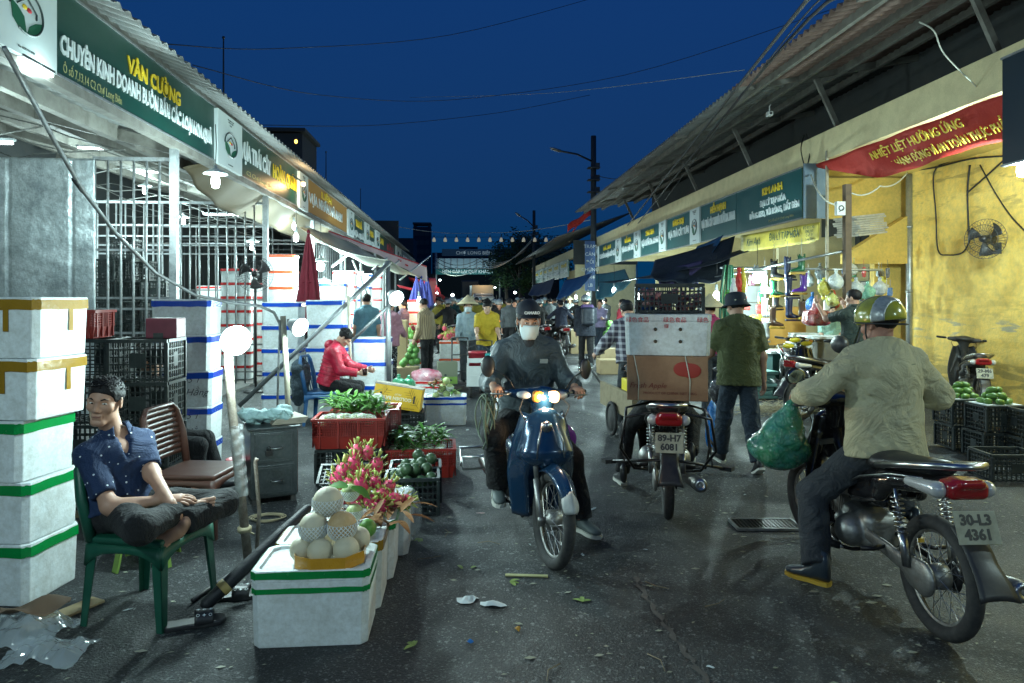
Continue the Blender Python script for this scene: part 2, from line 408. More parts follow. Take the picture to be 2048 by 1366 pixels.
def person(label, J, loc, rz, skin_=None, top=None, bottom=None, shoes=None, sleeve='short', res=.014, hres=.008, hair='short', hat=None, group=None,
           fat=1., noi=None, legs='long', bare_feet=False, curl=(28,28), collar=True, mask=None, m=.016, hem=.03, extra=None, shoe_sole=None, fem=False, hairm=None, hem_dir=None, ecurl=1., gloves=None, jacket_open=False, mb_=.013, side=(1,-1), vneck=False):
    skin_ = skin_ or SKIN; t = thing('person', label, 'person', loc, rz, group); s = J['s']; up, fw, rt = J['up'], J['fw'], J['rt']
    # body: one mesh
    b = MB(); b.arr(sdf(body_prims(J, fat=fat), res, .035*s))
    b.arr(sdf(head_prims(J['H'], J['hr'], s, fem)+neck_prims(J), hres, .02))
    for i, n in enumerate('LR'):
        hand(b, J['w'+n], J['hd'+n], J['hp'+n], s*.97, curl[i], side[i], n=8 if hres < .007 else 5)
    if bare_feet:
        for n in 'LR':
            if bare_feet != True and n not in bare_feet: continue
            foot(b, J['a'+n], J['t'+n], s*.97, J.get('fu'+n, V((0,0,1))))
    body = part('body', b, skin_, t)
    q = lambda p: J['H']+J['hr']@(V(p)*s)
    if hres < .012:
        e = MB(); e2 = MB(); br = MB()
        for sg in (-1,1):
            e.nx().ell(q((sg*.031,.0715,.003)), (.0125*s,.0115*s,.0047*s), 12, J['hr'])
            e2.nx().ell(q((sg*.031+J.get('gaze',0)*.004,.081,.003)), (.0056*s,.003*s,.0046*s), 10, J['hr'])
            br.nx().tube([q((sg*.017,.086,.021)), q((sg*.033,.082,.028)), q((sg*.048,.070,.022))], [.003*s,.0042*s,.002*s], 5)
        part('eye', e, EYEW, t); part('iris', e2, EYEB, t); part('eyebrow', br, HAIRM, t)
        if not mask:
            l = MB(); l.tube([q((-.021,.0835,-.067)), q((0,.0885,-.0665)), q((.021,.0835,-.067))], [.003*s,.0062*s,.003*s], 6, fl=.8); part('lips', l, LIPM, t)
    # trousers
    if legs == 'long': f0 = 1.
    elif legs == 'calf': f0 = .72
    else: f0 = .12 if legs == 'knee' else 1.
    P = [cap(J['P']-up*.0, J['W']-up*.03*s, (.108*fat+.013)*s, (.100*fat+.01)*s, (rt,.70), cut=[(J['P']+up*.13*s, up)])]
    for n in 'LR':
        h_, k_, a_ = J['h'+n], J['k'+n], J['a'+n]; ae = k_+(a_-k_)*f0*.97; r2 = (.062 if legs in ('long','calf') else .075)
        P += [cap(h_, k_, (.088+.004)*s, (.068+mb_*.5)*s)]
        if f0 > .2: P += [cap(k_, ae, (.066+mb_*.5)*s, (r2-.004+mb_*.6)*s, cut=[(ae, (a_-k_))])]
        else: P += [cap(k_, k_+(a_-k_)*.1, .07*s, .075*s, cut=[(k_+(a_-k_)*f0, a_-k_)])]
    if bottom: blob('trousers', P, res, bottom, t, .03*s, noi)
    # shirt
    if top:
        hm = J['P']-up*hem*s
        P = [cap(J['P']-up*(hem+.02)*s, J['W'], (.122*fat+m)*s, (.108*fat+m)*s, (rt,.70), cut=[(hm, -up)]), cap(J['W'], J['C'], (.108*fat+m)*s, (.120+m)*s, (rt,.74)),
             cap(J['sL']-up*.006, J['sR']-up*.006, (.050+m)*s), cap(J['sL']*.45+J['N']*.55, J['N']-up*.005, (.052+m)*s), cap(J['sR']*.45+J['N']*.55, J['N']-up*.005, (.052+m)*s)]
        for n in 'LR':
            S, E, Wr = J['s'+n], J['e'+n], J['w'+n]
            if sleeve == 'short': c = S+(E-S)*.80; P.append(cap(S, c, (.047+m)*s, (.046+m)*s, cut=[(c, E-S)]))
            elif sleeve == 'none': pass
            else:
                c = E+(Wr-E)*(.93 if sleeve == 'long' else .45)
                P += [cap(S, E, (.049+m)*s, (.042+m)*s), cap(E, c, (.042+m)*s, (.036+m*.8)*s, cut=[(c, Wr-E)])]
        nk = J['N']+up*.055*s+fw*.012*s
        P.append(cap(nk-up*.02*s+fw*.02*s, nk+up*.3*s, .060*s, .066*s, op='-', k=.008))
        if vneck: P.append(cap(J['N']+fw*.10*s-up*.0, J['C']+fw*.128*s-up*.02*s, .042*s, .006*s, op='-', k=.006))
        if jacket_open: P.append(cap(J['N']+fw*.16*s-up*.01*s, J['C']+fw*.17*s-up*.02*s, .058*s, .012*s, op='-', k=.01))
        blob('shirt' if sleeve != 'long' else 'jacket', P, res, top, t, .035*s, noi)
        if collar:
            c = MB(); ce = J['N']+up*.042*s+fw*.002
            def cf(u, v):
                a = (u*2-1)*math.pi*.86; rr = (.066+.016*v)*s; o = rt*math.sin(a)*rr*1.05-fw*math.cos(a)*rr
                return ce+o+up*(.022-.036*v+.006*math.cos(a))*s-up*(.03*s if abs(u-.5) > .38 else .0)*(v*1.2)-fw*(math.cos(a) < -.5)*0
            c.grid(cf, 28, 4); part('collar', c, top, t, sol=.004)
    # shoes
    if shoes and not (bare_feet == True):
        for n in 'LR':
            u = J.get('fu'+n, V((0,0,1)))
            sb = MB(); shoe(sb, J['a'+n], J['t'+n], s, u, hi=.1 if shoes.name.startswith('boot') else .05)
            so = part('shoe', sb, shoes, t)
            if shoe_sole: sl = MB(); sole(sl, J['a'+n], J['t'+n], s, u); part('sole', sl, shoe_sole, so)
    # hair and hats
    hm_ = hairm or HAIRM; hr = J['hr']; H = J['H']
    if hair:
        P = [el(q((0,-.016,.04)), V((.083,.10,.086))*s, hr)]
        if hair in ('long','bob'): P += [el(q((0,-.04,-.03)), V((.084,.066,.11 if hair == 'bob' else .17))*s, hr)]
        if hair == 'bun': P += [el(q((0,-.075,.085)), V((.036,.034,.034))*s, hr, k=.01)]
        if hair == 'pony': P += [cap(q((0,-.11,.03)), q((0,-.14,-.12)), .026*s, .012*s)]
        cutp = [el(q((0,.075,-.04)), V((.068 if hair in ('long','bob') else .10,.066,.098))*s, hr, op='-', k=.006)]
        if hair in ('short','bun','pony'): cutp += [el(q((0,.02,-.11)), V((.13,.10,.092))*s, hr, op='-', k=.01), el(q((-.1,.012,-.01)), V((.03,.026,.036))*s, hr, op='-', k=.004), el(q((.1,.012,-.01)), V((.03,.026,.036))*s, hr, op='-', k=.004)]
        hb = MB(); hb.arr(sdf(P+cutp, hres*1.0, .02, (60, .0022*s) if hres < .012 else None))
        if hres < .008 and not hat:
            rh = random.Random(3)
            for k_ in range(300):
                a = rh.uniform(0,6.283); e = rh.uniform(.05,1.35); d_ = V((math.cos(a)*math.cos(e), math.sin(a)*math.cos(e), math.sin(e)))
                if d_.y > .25 and d_.z < .52: continue
                p0 = V((d_.x*.080, -.016+d_.y*.097, .04+d_.z*.083)); f_ = V((.35,-.5 if d_.y < .5 else .35,.15))+V((rh.gauss(0,.2),rh.gauss(0,.2),rh.gauss(-.1,.15)))
                hb.tube([q(p0), q(p0+d_*.007+f_*.008), q(p0+d_*.008+f_*.024)], [.0036*s,.003*s,.0006], 4, cap=False)
        part('hair', hb, hm_, t)
    if hat: hat(t, J, q)
    if mask:
        mb = MB()
        def mf(u, v):
            a = (u*2-1)*1.12; rr = .077+.022*math.cos((v-.4)*1.7)*math.cos(a)+.0022*math.sin(v*19); return q((math.sin(a)*.076*(1-.34*v**2.5), .006+math.cos(a)*rr+(.010 if abs(a) < .3 else 0)*math.cos((v-.2)*3), -.012-.105*v+.01*math.cos(a*2)-.006*math.cos(a*1.4)))
        mb.grid(mf, 16, 8); o = part('face_mask', mb, mask, t, sol=.003)
        st = MB()
        for sg in (-1,1): st.nx().tube([q((sg*.066,.04,-.02)), q((sg*.083,-.01,.012)), q((sg*.086,-.026,-.01)), q((sg*.066,.035,-.10))], .0016, 5)
        part('mask_strap', st, mask, t)
    if extra: extra(t, J, q)
    return t

def foot(mb, a, t, s, up):
    t = V(t).normalized(); x = t.cross(up).normalized(); u = x.cross(t).normalized()
    a = V(a)
    P = [cap(a-t*.03*s-u*.035*s, a+t*.06*s-u*.03*s, .034*s, .03*s), cap(a, a+t*.02*s-u*.02*s, .034*s, .034*s), cap(a+t*.05*s-u*.035*s-x*.01, a+t*.13*s-u*.045*s-x*.012*s, .032*s, .02*s), cap(a+t*.05*s-u*.04*s+x*.012, a+t*.12*s-u*.048*s+x*.022*s, .026*s, .018*s)]
    mb.arr(sdf(P, .007, .03))
    for i, (o, L, r) in enumerate(((-.027,.062,.0125),(-.008,.058,.0085),(.007,.053,.008),(.021,.046,.0078),(.034,.038,.0075))):
        b = a+t*.125*s-u*.048*s+x*o*s; mb.tube([b-t*.02, b, b+t*L*.45*s+u*.004, b+t*L*.8*s, b+t*L*.9*s], [r*s,r*s*1.0,r*s*.9,r*s*1.05,r*s*.5], 7, up=x)

def cap_hat(m, badge=None):
    def f(t, J, q):
        s = J['s']; hr = J['hr']; P = [el(q((0,-.012,.062)), V((.088,.104,.088))*s, hr), bx(q((0,0,-.06)), V((.2,.2,.11))*s, hr, op='-', k=.004)]
        o = blob('cap', P, .007, m, t, .01); b = MB()
        b.grid(lambda u, v: q(((u*2-1)*.078*(1-.25*v*v), .078+v*.05*(1-.35*(u*2-1)**2)-.03*(u*2-1)**2, .054-.006*v-.014*(u*2-1)**2)), 12, 4); part('brim', b, m, o, sol=.004)
        if badge: badge(o, J, q)
    return f
def helmet(m, m2=None, peak=True):
    def f(t, J, q):
        s = J['s']; hr = J['hr']; b = MB()
        P = [el(q((0,-.014,.045)), V((.118,.138,.118))*s, hr), bx(q((0,0,-.115)), V((.3,.3,.12))*s, hr @ rot('X', -6), op='-', k=.006)]
        o = blob('helmet', P, .009, m, t, .01)
        if m2: blob('helmet_band', [el(q((0,-.016,.045)), V((.121,.141,.121))*s, hr, cut=[(q((0,-.03,0)), hr@V((0,1,.15))), (q((0,-.10,0)), hr@V((0,-1,-.15)))]), bx(q((0,0,-.115)), V((.3,.3,.12))*s, hr@rot('X', -6), op='-', k=.004)], .007, m2, o, .004)
        e = MB(); pts = []
        for j in range(25):
            a = 2*math.pi*j/24; pts.append(q((math.sin(a)*.1185, -.014+math.cos(a)*.1385, .006+.0146*math.cos(a))))
        e.tube(pts[:-1], .005, 6, closed=True); part('rim', e, mat('black_rubber', (.02,.02,.02), .6), o)
        if peak:
            e = MB(); e.grid(lambda u, v: q(((u*2-1)*.11*(1-.3*v*v), .08+v*.085*(1-.3*(u*2-1)**2)-.05*(u*2-1)**2+.03, .012-.016*v)), 12, 3); part('peak', e, mat('black_rubber'), o, sol=.005)
        st = MB()
        for sg in (-1,1): st.nx().tube([q((sg*.1,.0,.02)), q((sg*.085,.02,-.05)), q((sg*.03,.045,-.122)), q((0,.05,-.128))], .005, 5)
        part('chin_strap', st, mat('black_rubber'), o)
    return f
def cone_hat(m):
    def f(t, J, q):
        a = J['hr']@V((0,-.1,1)); b = MB(); b.lathe([(.215,.0),(.15,.055),(.08,.12),(.012,.185),(.0,.19)], 28, q((0,-.01,.03)), a); o = part('conical_hat', b, m, t, sol=.004)
        r = MB()
        for rr, z in ((.216,.0),(.18,.03),(.145,.06),(.11,.092),(.075,.125)):
            ring = MB(); x, y = frame(a.normalized(), V((0,1,0))); c = q((0,-.01,.03))+a.normalized()*z
            r.nx().tube([c+x*math.cos(2*math.pi*j/24)*rr+y*math.sin(2*math.pi*j/24)*rr for j in range(24)], .0022, 4, closed=True)
        part('hat_hoop', r, mat('straw_dark', (.3,.24,.13), .8), o)
    return f
def bucket_hat(m):
    def f(t, J, q):
        b = MB(); a = J['hr']@V((0,-.08,1)); b.lathe([(.135,-.012),(.108,.012),(.1,.03),(.096,.085),(.085,.108),(.05,.122),(0,.126)], 26, q((0,-.012,.015)), a); o = part('bucket_hat', b, m, t, sol=.004)
        e = MB()
        for k_ in (-.6, .3, 1.2): e.nx().ell(q((math.sin(k_)*.1, -.012-math.cos(k_)*.1, .05)), (.012,.012,.008), 8)
        part('hat_badge', e, mat('badge_pale', (.5,.5,.38), .5), o)
    return f
# ------------------------------------------------------------ motorbikes
RUB = mat('tyre_rubber', (.022,.022,.023), .8, var=(30,.5,(.07,.068,.062)), bump=(60,.3), bdist=.003)
CHR = mat('worn_chrome', (.5,.5,.5), .28, 1, var=(30,.4,(.18,.16,.14)))
ALU = mat('dull_alloy', (.28,.28,.27), .45, .8, var=(25,.5,(.12,.11,.10)), bump=(40,.2))
BLK = mat('black_plastic', (.018,.018,.02), .42, var=(12,.5,(.05,.048,.045)), bump=(120,.12), bdist=.003)
BLKM = mat('black_metal', (.02,.02,.022), .35, .5, var=(20,.4,(.07,.06,.05)))
VIN = mat('black_vinyl', (.015,.015,.016), .38, bump=(200,.2), bdist=.002, var=(8,.4,(.04,.04,.04)))
REDL = mat('red_lens', (.28,.008,.01), .15, coat=1.)
CLR = mat('clear_lens', (.55,.55,.55), .1, .3, coat=1.)
AMB = mat('amber_lens', (.6,.22,.03), .2, coat=.6)
PLT = mat('plate_white', (.30,.30,.23), .55, var=(18,.6,(.17,.16,.11)))
PLTB = mat('plate_ink', (.02,.02,.02), .5)
BLUP = mat('blue_paint', (.006,.035,.085), .25, .3, coat=1., var=(16,.35,(.03,.05,.08)))
BLKP = mat('black_paint', (.009,.009,.011), .18, .2, coat=1., var=(14,.4,(.045,.04,.036)))
GLASS = mat('mirror_glass', (.35,.4,.42), .06, 1.)
GLO = mat('lamp_glow_warm', (1,.6,.3), .5, emit=((1,.55,.22), 5))
GLOR = mat('tail_glow', (1,.05,.03), .5, emit=((1,.05,.03), 3))

def wheel(t, y, spokes=True, r=.285, tyr=.036, ang=0., nsp=18, drum=True, simple=False, x=0):
    Mr = Matrix.Translation((x,y,r)) @ Matrix.Rotation(ang, 4, 'Z')
    def ring(rr, k=40): return [V((0, math.cos(2*math.pi*j/k)*rr, math.sin(2*math.pi*j/k)*rr)) for j in range(k)]
    w = thing('wheel', None, None, (0,0,0)); w.parent = t
    if x or True: pass
    b = MB(); b.M = Mr; b.tube(ring(r-tyr, 24 if simple else 44), tyr, 8 if simple else 12, closed=True, up=V((1,0,0)))
    part('tyre', b, RUB, w)
    b = MB(); b.M = Mr; k = 24 if simple else 44
    rr = r-tyr*1.75
    b.tube(ring(rr, k), tyr*.62, 8, closed=True, up=V((1,0,0)), fl=.45); part('rim', b, ALU, w)
    b = MB(); b.M = Mr; b.lathe([(0,-.055),(.02,-.055),(.022,-.045),(.058,-.042),(.06,.0),(.06,.03),(.03,.04),(.022,.05),(0,.05)], 20, (0,0,0), V((1,0,0))); part('hub', b, ALU, w)
    if spokes:
        b = MB(); b.M = Mr
        for j in range(nsp):
            for sg in (-1,1):
                a = 2*math.pi*(j+.5*(sg > 0))/nsp; a2 = a+(.55 if j%2 else -.55)
                b.tube([V((sg*.035, math.cos(a2)*.055, math.sin(a2)*.055)), V((0, math.cos(a)*rr, math.sin(a)*rr))], .0016 if not simple else .0025, 4, cap=False)
        part('spokes', b, CHR, w)
    return w

def plate(t, c, rx, l1, l2, w=.19, h=.14, rz=0, back=True, tilt=0):
    """number plate; local faces -Y (back) or +Y"""
    M = Matrix.Translation(c) @ Matrix.Rotation(rz + (0 if back else math.pi), 4, 'Z') @ Matrix.Rotation(rx, 4, 'X') @ Matrix.Rotation(tilt, 4, 'Y')
    b = MB(); b.M = M; b.box((0,0,0), (w,.004,h)); p = part('number_plate', b, PLT, t, bev=.002)
    T = M @ Matrix(((1,0,0,0),(0,0,-1,-.0025),(0,1,0,0),(0,0,0,1)))
    if l2: text('plate_digits', l1, h*.44, PLTB, p, T @ Matrix.Translation((0,h*.22,0)), .001, bold=.0025); text('plate_digits', l2, h*.44, PLTB, p, T @ Matrix.Translation((0,-h*.22,0)), .001, bold=.0025)
    else: text('plate_digits', l1, h*.6, PLTB, p, T, .001, bold=.002)
    return p

def mirror(t, base, top, c, rz=0, shape=(.062,.042), rx=0, tilt=0, m=None):
    b = MB(); b.tube([base, V(base)*.5+V(top)*.5+V((0,.01,.01)), top, c], .0045, 6); mr = part('mirror', b, BLKM, t)
    M = (Matrix.Rotation(rz,3,'Z')@Matrix.Rotation(rx,3,'X')@Matrix.Rotation(tilt,3,'Y'))
    b = MB(); b.ell(c, (shape[0],.020,shape[1]), 18, M); part('mirror_back', b, BLK, mr)
    b = MB(); b.ell(V(c)+M@V((0,-.015,0)), (shape[0]*.9,.008,shape[1]*.88), 18, M); part('mirror_glass', b, m or GLASS, mr)

def moped(label, loc, rz, paint=BLKP, steer=0, plates=('29-H7','6034'), group=None, kind='wave', lit=False, front_detail=True, rack=False, basket=False, simple=False, mirrors=True, tail=True, lean=0, seat_m=VIN, stand=False):
    t = thing('motorbike', label, 'motorbike', loc, rz, group); t.rotation_euler = (0, lean, rz)
    ns = 10 if simple else 18
    wheel(t, -.61, nsp=ns, simple=simple)
    # rotating front assembly about the steering axis
    hx, hy, hz = 0, .36, .82; ax = V((0,-.36,.93)).normalized()
    S = Matrix.Translation((hx,hy,hz)) @ Matrix.Rotation(steer, 4, ax) @ Matrix.Translation((-hx,-hy,-hz))
    fw = wheel(t, .61, nsp=ns, simple=simple)
    for k_ in [o for o in C.objects if o.parent == fw]: k_.data.transform(S)
    def P(name, b, m, **k): return part(name, b, m, t, **k)
    b = MB(); b.M = S
    for sg in (-1,1):
        b.tube([(sg*.075,.40,.72),(sg*.075,.50,.5)], .016, 8); b.tube([(sg*.075,.50,.5),(sg*.075,.615,.25)], .022, 10); b.tube([(sg*.095,.61,.285),(sg*.05,.61,.285)], .017, 8)
    b.bar((-.09,.40,.72),(.09,.40,.72), .04, .03); P('front_fork', b, ALU)
    r = .285
    b = MB(); b.M = S
    def fen(u, v, r0=.315, y0=.61, a0=35, a1=150, w=.062):
        a = R(a0+(a1-a0)*v); x = (u*2-1); rr = r0+.0-.035*x*x+(.012 if abs(x) < .3 else 0)
        return V((x*w*(1-.35*(abs(v-.5)*2)**3), y0+math.cos(a)*rr, .285+math.sin(a)*rr))
    b.grid(lambda u, v: fen(u, v), 10, 22); P('front_fender', b, paint, sol=.004)
    if kind == 'dream':
        b = MB(); b.M = S; b.grid(lambda u, v: fen(u, v, .319, .61, 22, 44, .05), 8, 6); P('fender_tip', b, mat('dirty_white_plastic', (.36,.37,.36), .5, var=(14,.5,(.2,.19,.17))), sol=.004)
    # handlebar and head unit
    b = MB(); b.M = S
    b.tube([(-.33,.22,1.0),(-.2,.27,.995),(-.08,.31,.97),(.08,.31,.97),(.2,.27,.995),(.33,.22,1.0)], .011, 8); hb = P('handlebar', b, CHR)
    b = MB(); b.M = S
    for sg in (-1,1): b.nx().tube([(sg*.23,.258,.997),(sg*.24,.254,.997),(sg*.345,.213,1.002),(sg*.35,.211,1.002)], [.012,.017,.017,.012], 10)
    part('grip', b, mat('black_rubber', (.02,.02,.02), .7), hb)
    b = MB(); b.M = S
    for sg in (-1,1): b.nx().tube([(sg*.2,.295,.99),(sg*.24,.31,.985),(sg*.33,.275,.985)], [.008,.006,.005], 6)
    part('brake_lever', b, ALU, hb)
    pr = [el((0,.325,.985), (.125,.075,.055)), cap((-.12,.29,.985), (-.19,.275,.99), .038, .026), cap((.12,.29,.985), (.19,.275,.99), .038, .026), el((0,.27,1.0), (.11,.07,.035)), cap((0,.33,.96), (0,.36,.84), .075, .055)]
    b = MB(); b.M = S; b.arr(sdf(pr, .016 if simple else .009, .03)); P('handlebar_cover', b, paint)
    # headlamp: wide lens with indicators
    b = MB(); b.M = S; b.arr(sdf([bx((0,.368,.983), (.088,.034,.038), r=.028)], .009)); hl = P('headlight', b, (GLO if lit == True else AMB if kind == 'dream' else CLR))
    b = MB(); b.M = S
    for sg in (-1,1): b.nx().ell((sg*.128,.338,.987), (.052,.032,.026), 12, Matrix.Rotation(-sg*.5,3,'Z'))
    P('indicator', b, CLR if kind == 'dream' else AMB)
    if mirrors:
        for sg in (-1,1):
            q = MB()
            p0, p1, c = [S@V(v) for v in ((sg*.17,.28,1.01),(sg*.24,.27,1.10),(sg*.34,.22,1.15))]
            mirror(t, p0, p1, c, rz=-sg*.3+steer, shape=(.045,.07) if kind == 'dream' else (.065,.05))
    # leg shield
    hw = .215
    def ls(u, v, dy=0):
        x = u*2-1; z = .86-.64*v; w = hw*(.62+.38*math.sin(min(v*2.6,1.57)))*(1-.18*max(v-.6,0)/.4)
        cut = .25*max(0, (v-.35)/.65)
        xx = x*w if True else x
        y = .475-.10*v+.0*x-.13*abs(x)**1.6-.05*math.sin(v*3.14)*0
        if abs(x) < .5 and v > .4: y -= .09*(1-(abs(x)/.5)**2)*(min((v-.4)/.2,1))
        return V((xx, y+dy, z+.03*abs(x)*(1-v)))
    b = MB(); b.grid(ls, 24, 22); P('leg_shield', b, paint, sol=.008)
    if kind == 'dream':
        b = MB()
        b.arr(sdf([cap((0,.43,.87),(0,.475,.66),.055,.10,(V((1,0,0)),.6)), cap((-.1,.42,.84),(-.15,.40,.64),.02,.035,k=.05), cap((.1,.42,.84),(.15,.40,.64),.02,.035,k=.05)], .01, .05)); P('front_cowl', b, paint)
        b = MB(); b.lathe([(0,.03),(.03,.03),(.036,.02),(.03,-.02),(0,-.02)], 16, (0.01,.50,.82), V((0,1,-.1))); P('horn_lamp', b, CHR)
        b = MB()
        for sg in (-1,1): b.nx().tube([(sg*.045,.535,.845),(sg*.075,.575,.74),(sg*.085,.572,.64)], [.003,.006,.003], 6)
        P('cowl_crease', b, CHR)
    else:
        b = MB(); b.arr(sdf([cap((0,.42,.86),(0,.50,.62),.05,.075,(V((1,0,0)),.55)), cap((-.08,.42,.72),(-.17,.33,.5),.03,.02), cap((.08,.42,.72),(.17,.33,.5),.03,.02)], .016 if simple else .011, .04)); P('front_cowl', b, paint)
    # frame, engine
    b = MB(); b.tube([(0,.34,.80),(0,.2,.56),(0,.0,.47),(0,-.2,.52)], [.035,.05,.045,.035], 10); b.tube([(0,-.1,.5),(0,-.35,.68),(0,-.62,.72)], .028, 8); P('frame', b, paint)
    b = MB(); b.arr(sdf([bx((0,-.02,.335),(.10,.15,.10),r=.05), cap((0,.10,.37),(0,.26,.42),.062,.055), cap((.10,-.06,.32),(.125,-.06,.32),.085), cap((-.09,-.05,.32),(-.115,-.05,.32),.09), cap((-.09,.09,.34),(-.1,.09,.34),.04), el((0,.2,.41),(.09,.04,.075))], .014 if simple else .009, .015)); P('engine', b, ALU)
    if not simple:
        b = MB()
        for i in range(7): b.box((0,.13+i*.021,.378+i*.005), (.15,.007,.135), rx=.2)
        P('cylinder_fins', b, ALU)
    # chain case + swingarm
    b = MB(); b.arr(sdf([cap((-.085,-.14,.33),(-.085,-.6,.29),.032,.05,(V((1,0,0)),2.4)), cap((-.087,-.55,.29),(-.087,-.63,.285),.075,.085,(V((1,0,0)),3.5))], .011, .02)); P('chain_case', b, ALU if kind != 'dream' else BLKM)
    b = MB(); b.tube([(.07,-.12,.34),(.085,-.63,.285)], .016, 8); b.tube([(-.07,-.12,.34),(-.07,-.63,.285)], .014, 8); b.lathe([(0,0),(.055,0),(.075,.02),(0,.025)], 18, (.045,-.61,.285), V((1,0,0))); P('swingarm', b, BLKM)
    for sg in (-1,1):
        b = MB(); a_, c_ = V((sg*.115,-.55,.31)), V((sg*.12,-.46,.66)); b.tube([a_, a_*.5+c_*.5], .02, 10); b.tube([a_*.45+c_*.55, c_], .009, 6)
        sp = []
        for j in range(90 if not simple else 30):
            f = j/(89 if not simple else 29); p = a_.lerp(c_, .42+.5*f); x_, y_ = frame(c_-a_); an = f*2*math.pi*(8 if not simple else 5); sp.append(p+x_*math.cos(an)*.026+y_*math.sin(an)*.026)
        b.tube(sp, .0045, 5); P('rear_shock', b, CHR)
    # exhaust
    b = MB(); b.tube([(.03,.27,.38),(.07,.31,.28),(.10,.2,.19),(.12,-.1,.19),(.135,-.3,.22)], .017, 8); b.tube([(.135,-.28,.22),(.16,-.36,.235),(.18,-.44,.25),(.21,-.84,.31),(.21,-.86,.313)], [.02,.04,.047,.05,.035], 14); ex = P('exhaust', b, BLKM if kind == 'dream' else ALU)
    b = MB(); b.M = Matrix.Translation((.21,-.862,.314)); b.lathe([(.043,0),(.044,.006),(.016,.008),(.015,-.02)], 16, (0,0,0), V((0,-1,.2))); part('exhaust_tip', b, CHR, ex)
    b = MB(); b.arr(sdf([cap((.19,-.40,.255),(.215,-.62,.29),.035,.035,(V((1,0,0)),3))], .01, .01)); part('heat_guard', b, CHR, ex)
    # side panels, tail, seat
    pr = [cap((0,.02,.60),(0,-.3,.64),.07,.09,(V((1,0,0)),.72)), cap((0,-.3,.66),(0,-.72,.745),.075,.04,(V((1,0,0)),.62)), cap((-.09,-.05,.52),(-.11,-.3,.58),.045,.03), cap((.09,-.05,.52),(.11,-.3,.58),.045,.03),
          bx((0,-.57,.55),(.075,.35,.10),r=.04,op='-',k=.02)]
    b = MB(); b.arr(sdf(pr, .016 if simple else .011, .04)); P('rear_body', b, paint)
    if not simple:
        b = MB()
        for sg in (-1,1): b.nx().tube([(sg*.135,.0,.56),(sg*.152,-.2,.655),(sg*.14,-.45,.73),(sg*.11,-.66,.765)], [.002,.007,.006,.003], 6)
        P('body_stripe', b, CHR)
    b = MB(); b.arr(sdf([cap((0,.06,.715),(0,-.25,.735),.045,.055,(V((1,0,0)),.5)), cap((0,-.25,.745),(0,-.62,.80),.052,.04,(V((1,0,0)),.48)), bx((0,-.3,.66),(.2,.6,.05),r=.01,op='-',k=.02, rot=rot('X',-7))], .016 if simple else .010, .04)); P('seat', b, seat_m)
    b = MB(); b.tube([(-.125,-.3,.74),(-.14,-.55,.80),(-.12,-.76,.845),(-.04,-.83,.855),(.04,-.83,.855),(.12,-.76,.845),(.14,-.55,.80),(.125,-.3,.74)], .012, 8, up=V((0,0,1)), fl=1.3); P('grab_rail', b, CHR if kind == 'wave' else BLK)
    if tail:
        b = MB(); b.arr(sdf([bx((0,-.775,.745),(.095,.055,.042),r=.03), bx((0,-.80,.78),(.06,.05,.02),r=.015)], .009, .02)); tl = P('tail_light', b, REDL)
        b = MB()
        for sg in (-1,1): b.nx().arr(sdf([cap((sg*.115,-.56,.725),(sg*.112,-.77,.742),.022,.038)], .009, .01))
        part('rear_indicator', b, CLR, tl)
    def mud(u, v):
        a = R(70+(60 if kind == 'dream' else 52)*v); x = u*2-1; rr = .345+.12*max(0,v-.55)
        return V((x*(.062+.03*(v > .6)*(v-.6)*2), -.61-math.sin(a-R(40))*rr*1.0, .285+math.cos(a-R(40))*rr*1.02-.012*x*x))
    b = MB(); b.grid(mud, 6, 14); P('rear_fender', b, BLK, sol=.006)
    if plates: plate(t, (0,-.865,.60), R(-20), plates[0], plates[1])
    b = MB(); b.tube([(-.22,-.02,.235),(-.1,-.02,.2),(.1,-.02,.2),(.22,-.02,.235)], .011, 6); P('footrest_bar', b, BLKM)
    b = MB()
    for sg in (-1,1): b.nx().tube([(sg*.17,-.02,.22),(sg*.27,-.02,.25)], .02, 8)
    P('foot_peg', b, mat('black_rubber'))
    b = MB()
    for sg in (-1,1): b.nx().tube([(sg*.10,-.33,.33),(sg*.16,-.34,.32),(sg*.22,-.33,.32)], .012, 6)
    P('rear_foot_peg', b, BLKM)
    if not simple:
        b = MB(); b.nx().tube([(-.13,.14,.30),(-.17,.14,.26),(-.17,-.05,.22)], .008, 6); b.nx().tube([(.13,.1,.26),(.17,.14,.24),(.17,.2,.235)], .008, 6); P('gear_pedal', b, CHR)
        if stand: b = MB(); b.tube([(-.1,-.2,.25),(-.19,-.38,.10),(-.2,-.42,.08)], .01, 6); P('kickstand', b, BLKM) if stand else None
        b = MB(); b.M = S
        b.nx().tube([(-.1,.33,1.0),(-.16,.40,.93),(-.1,.42,.8)], .004, 5); b.nx().tube([(.12,.33,1.0),(.17,.38,.9),(.08,.43,.75),(.08,.6,.4)], .004, 5); P('brake_cable', b, mat('black_rubber'))
    return t

def low_bike(label, loc, rz, group, lit=True, taillit=False): 
    t = moped(label, loc, rz, simple=True, lit=lit, plates=None, group=group, mirrors=True)
    return t
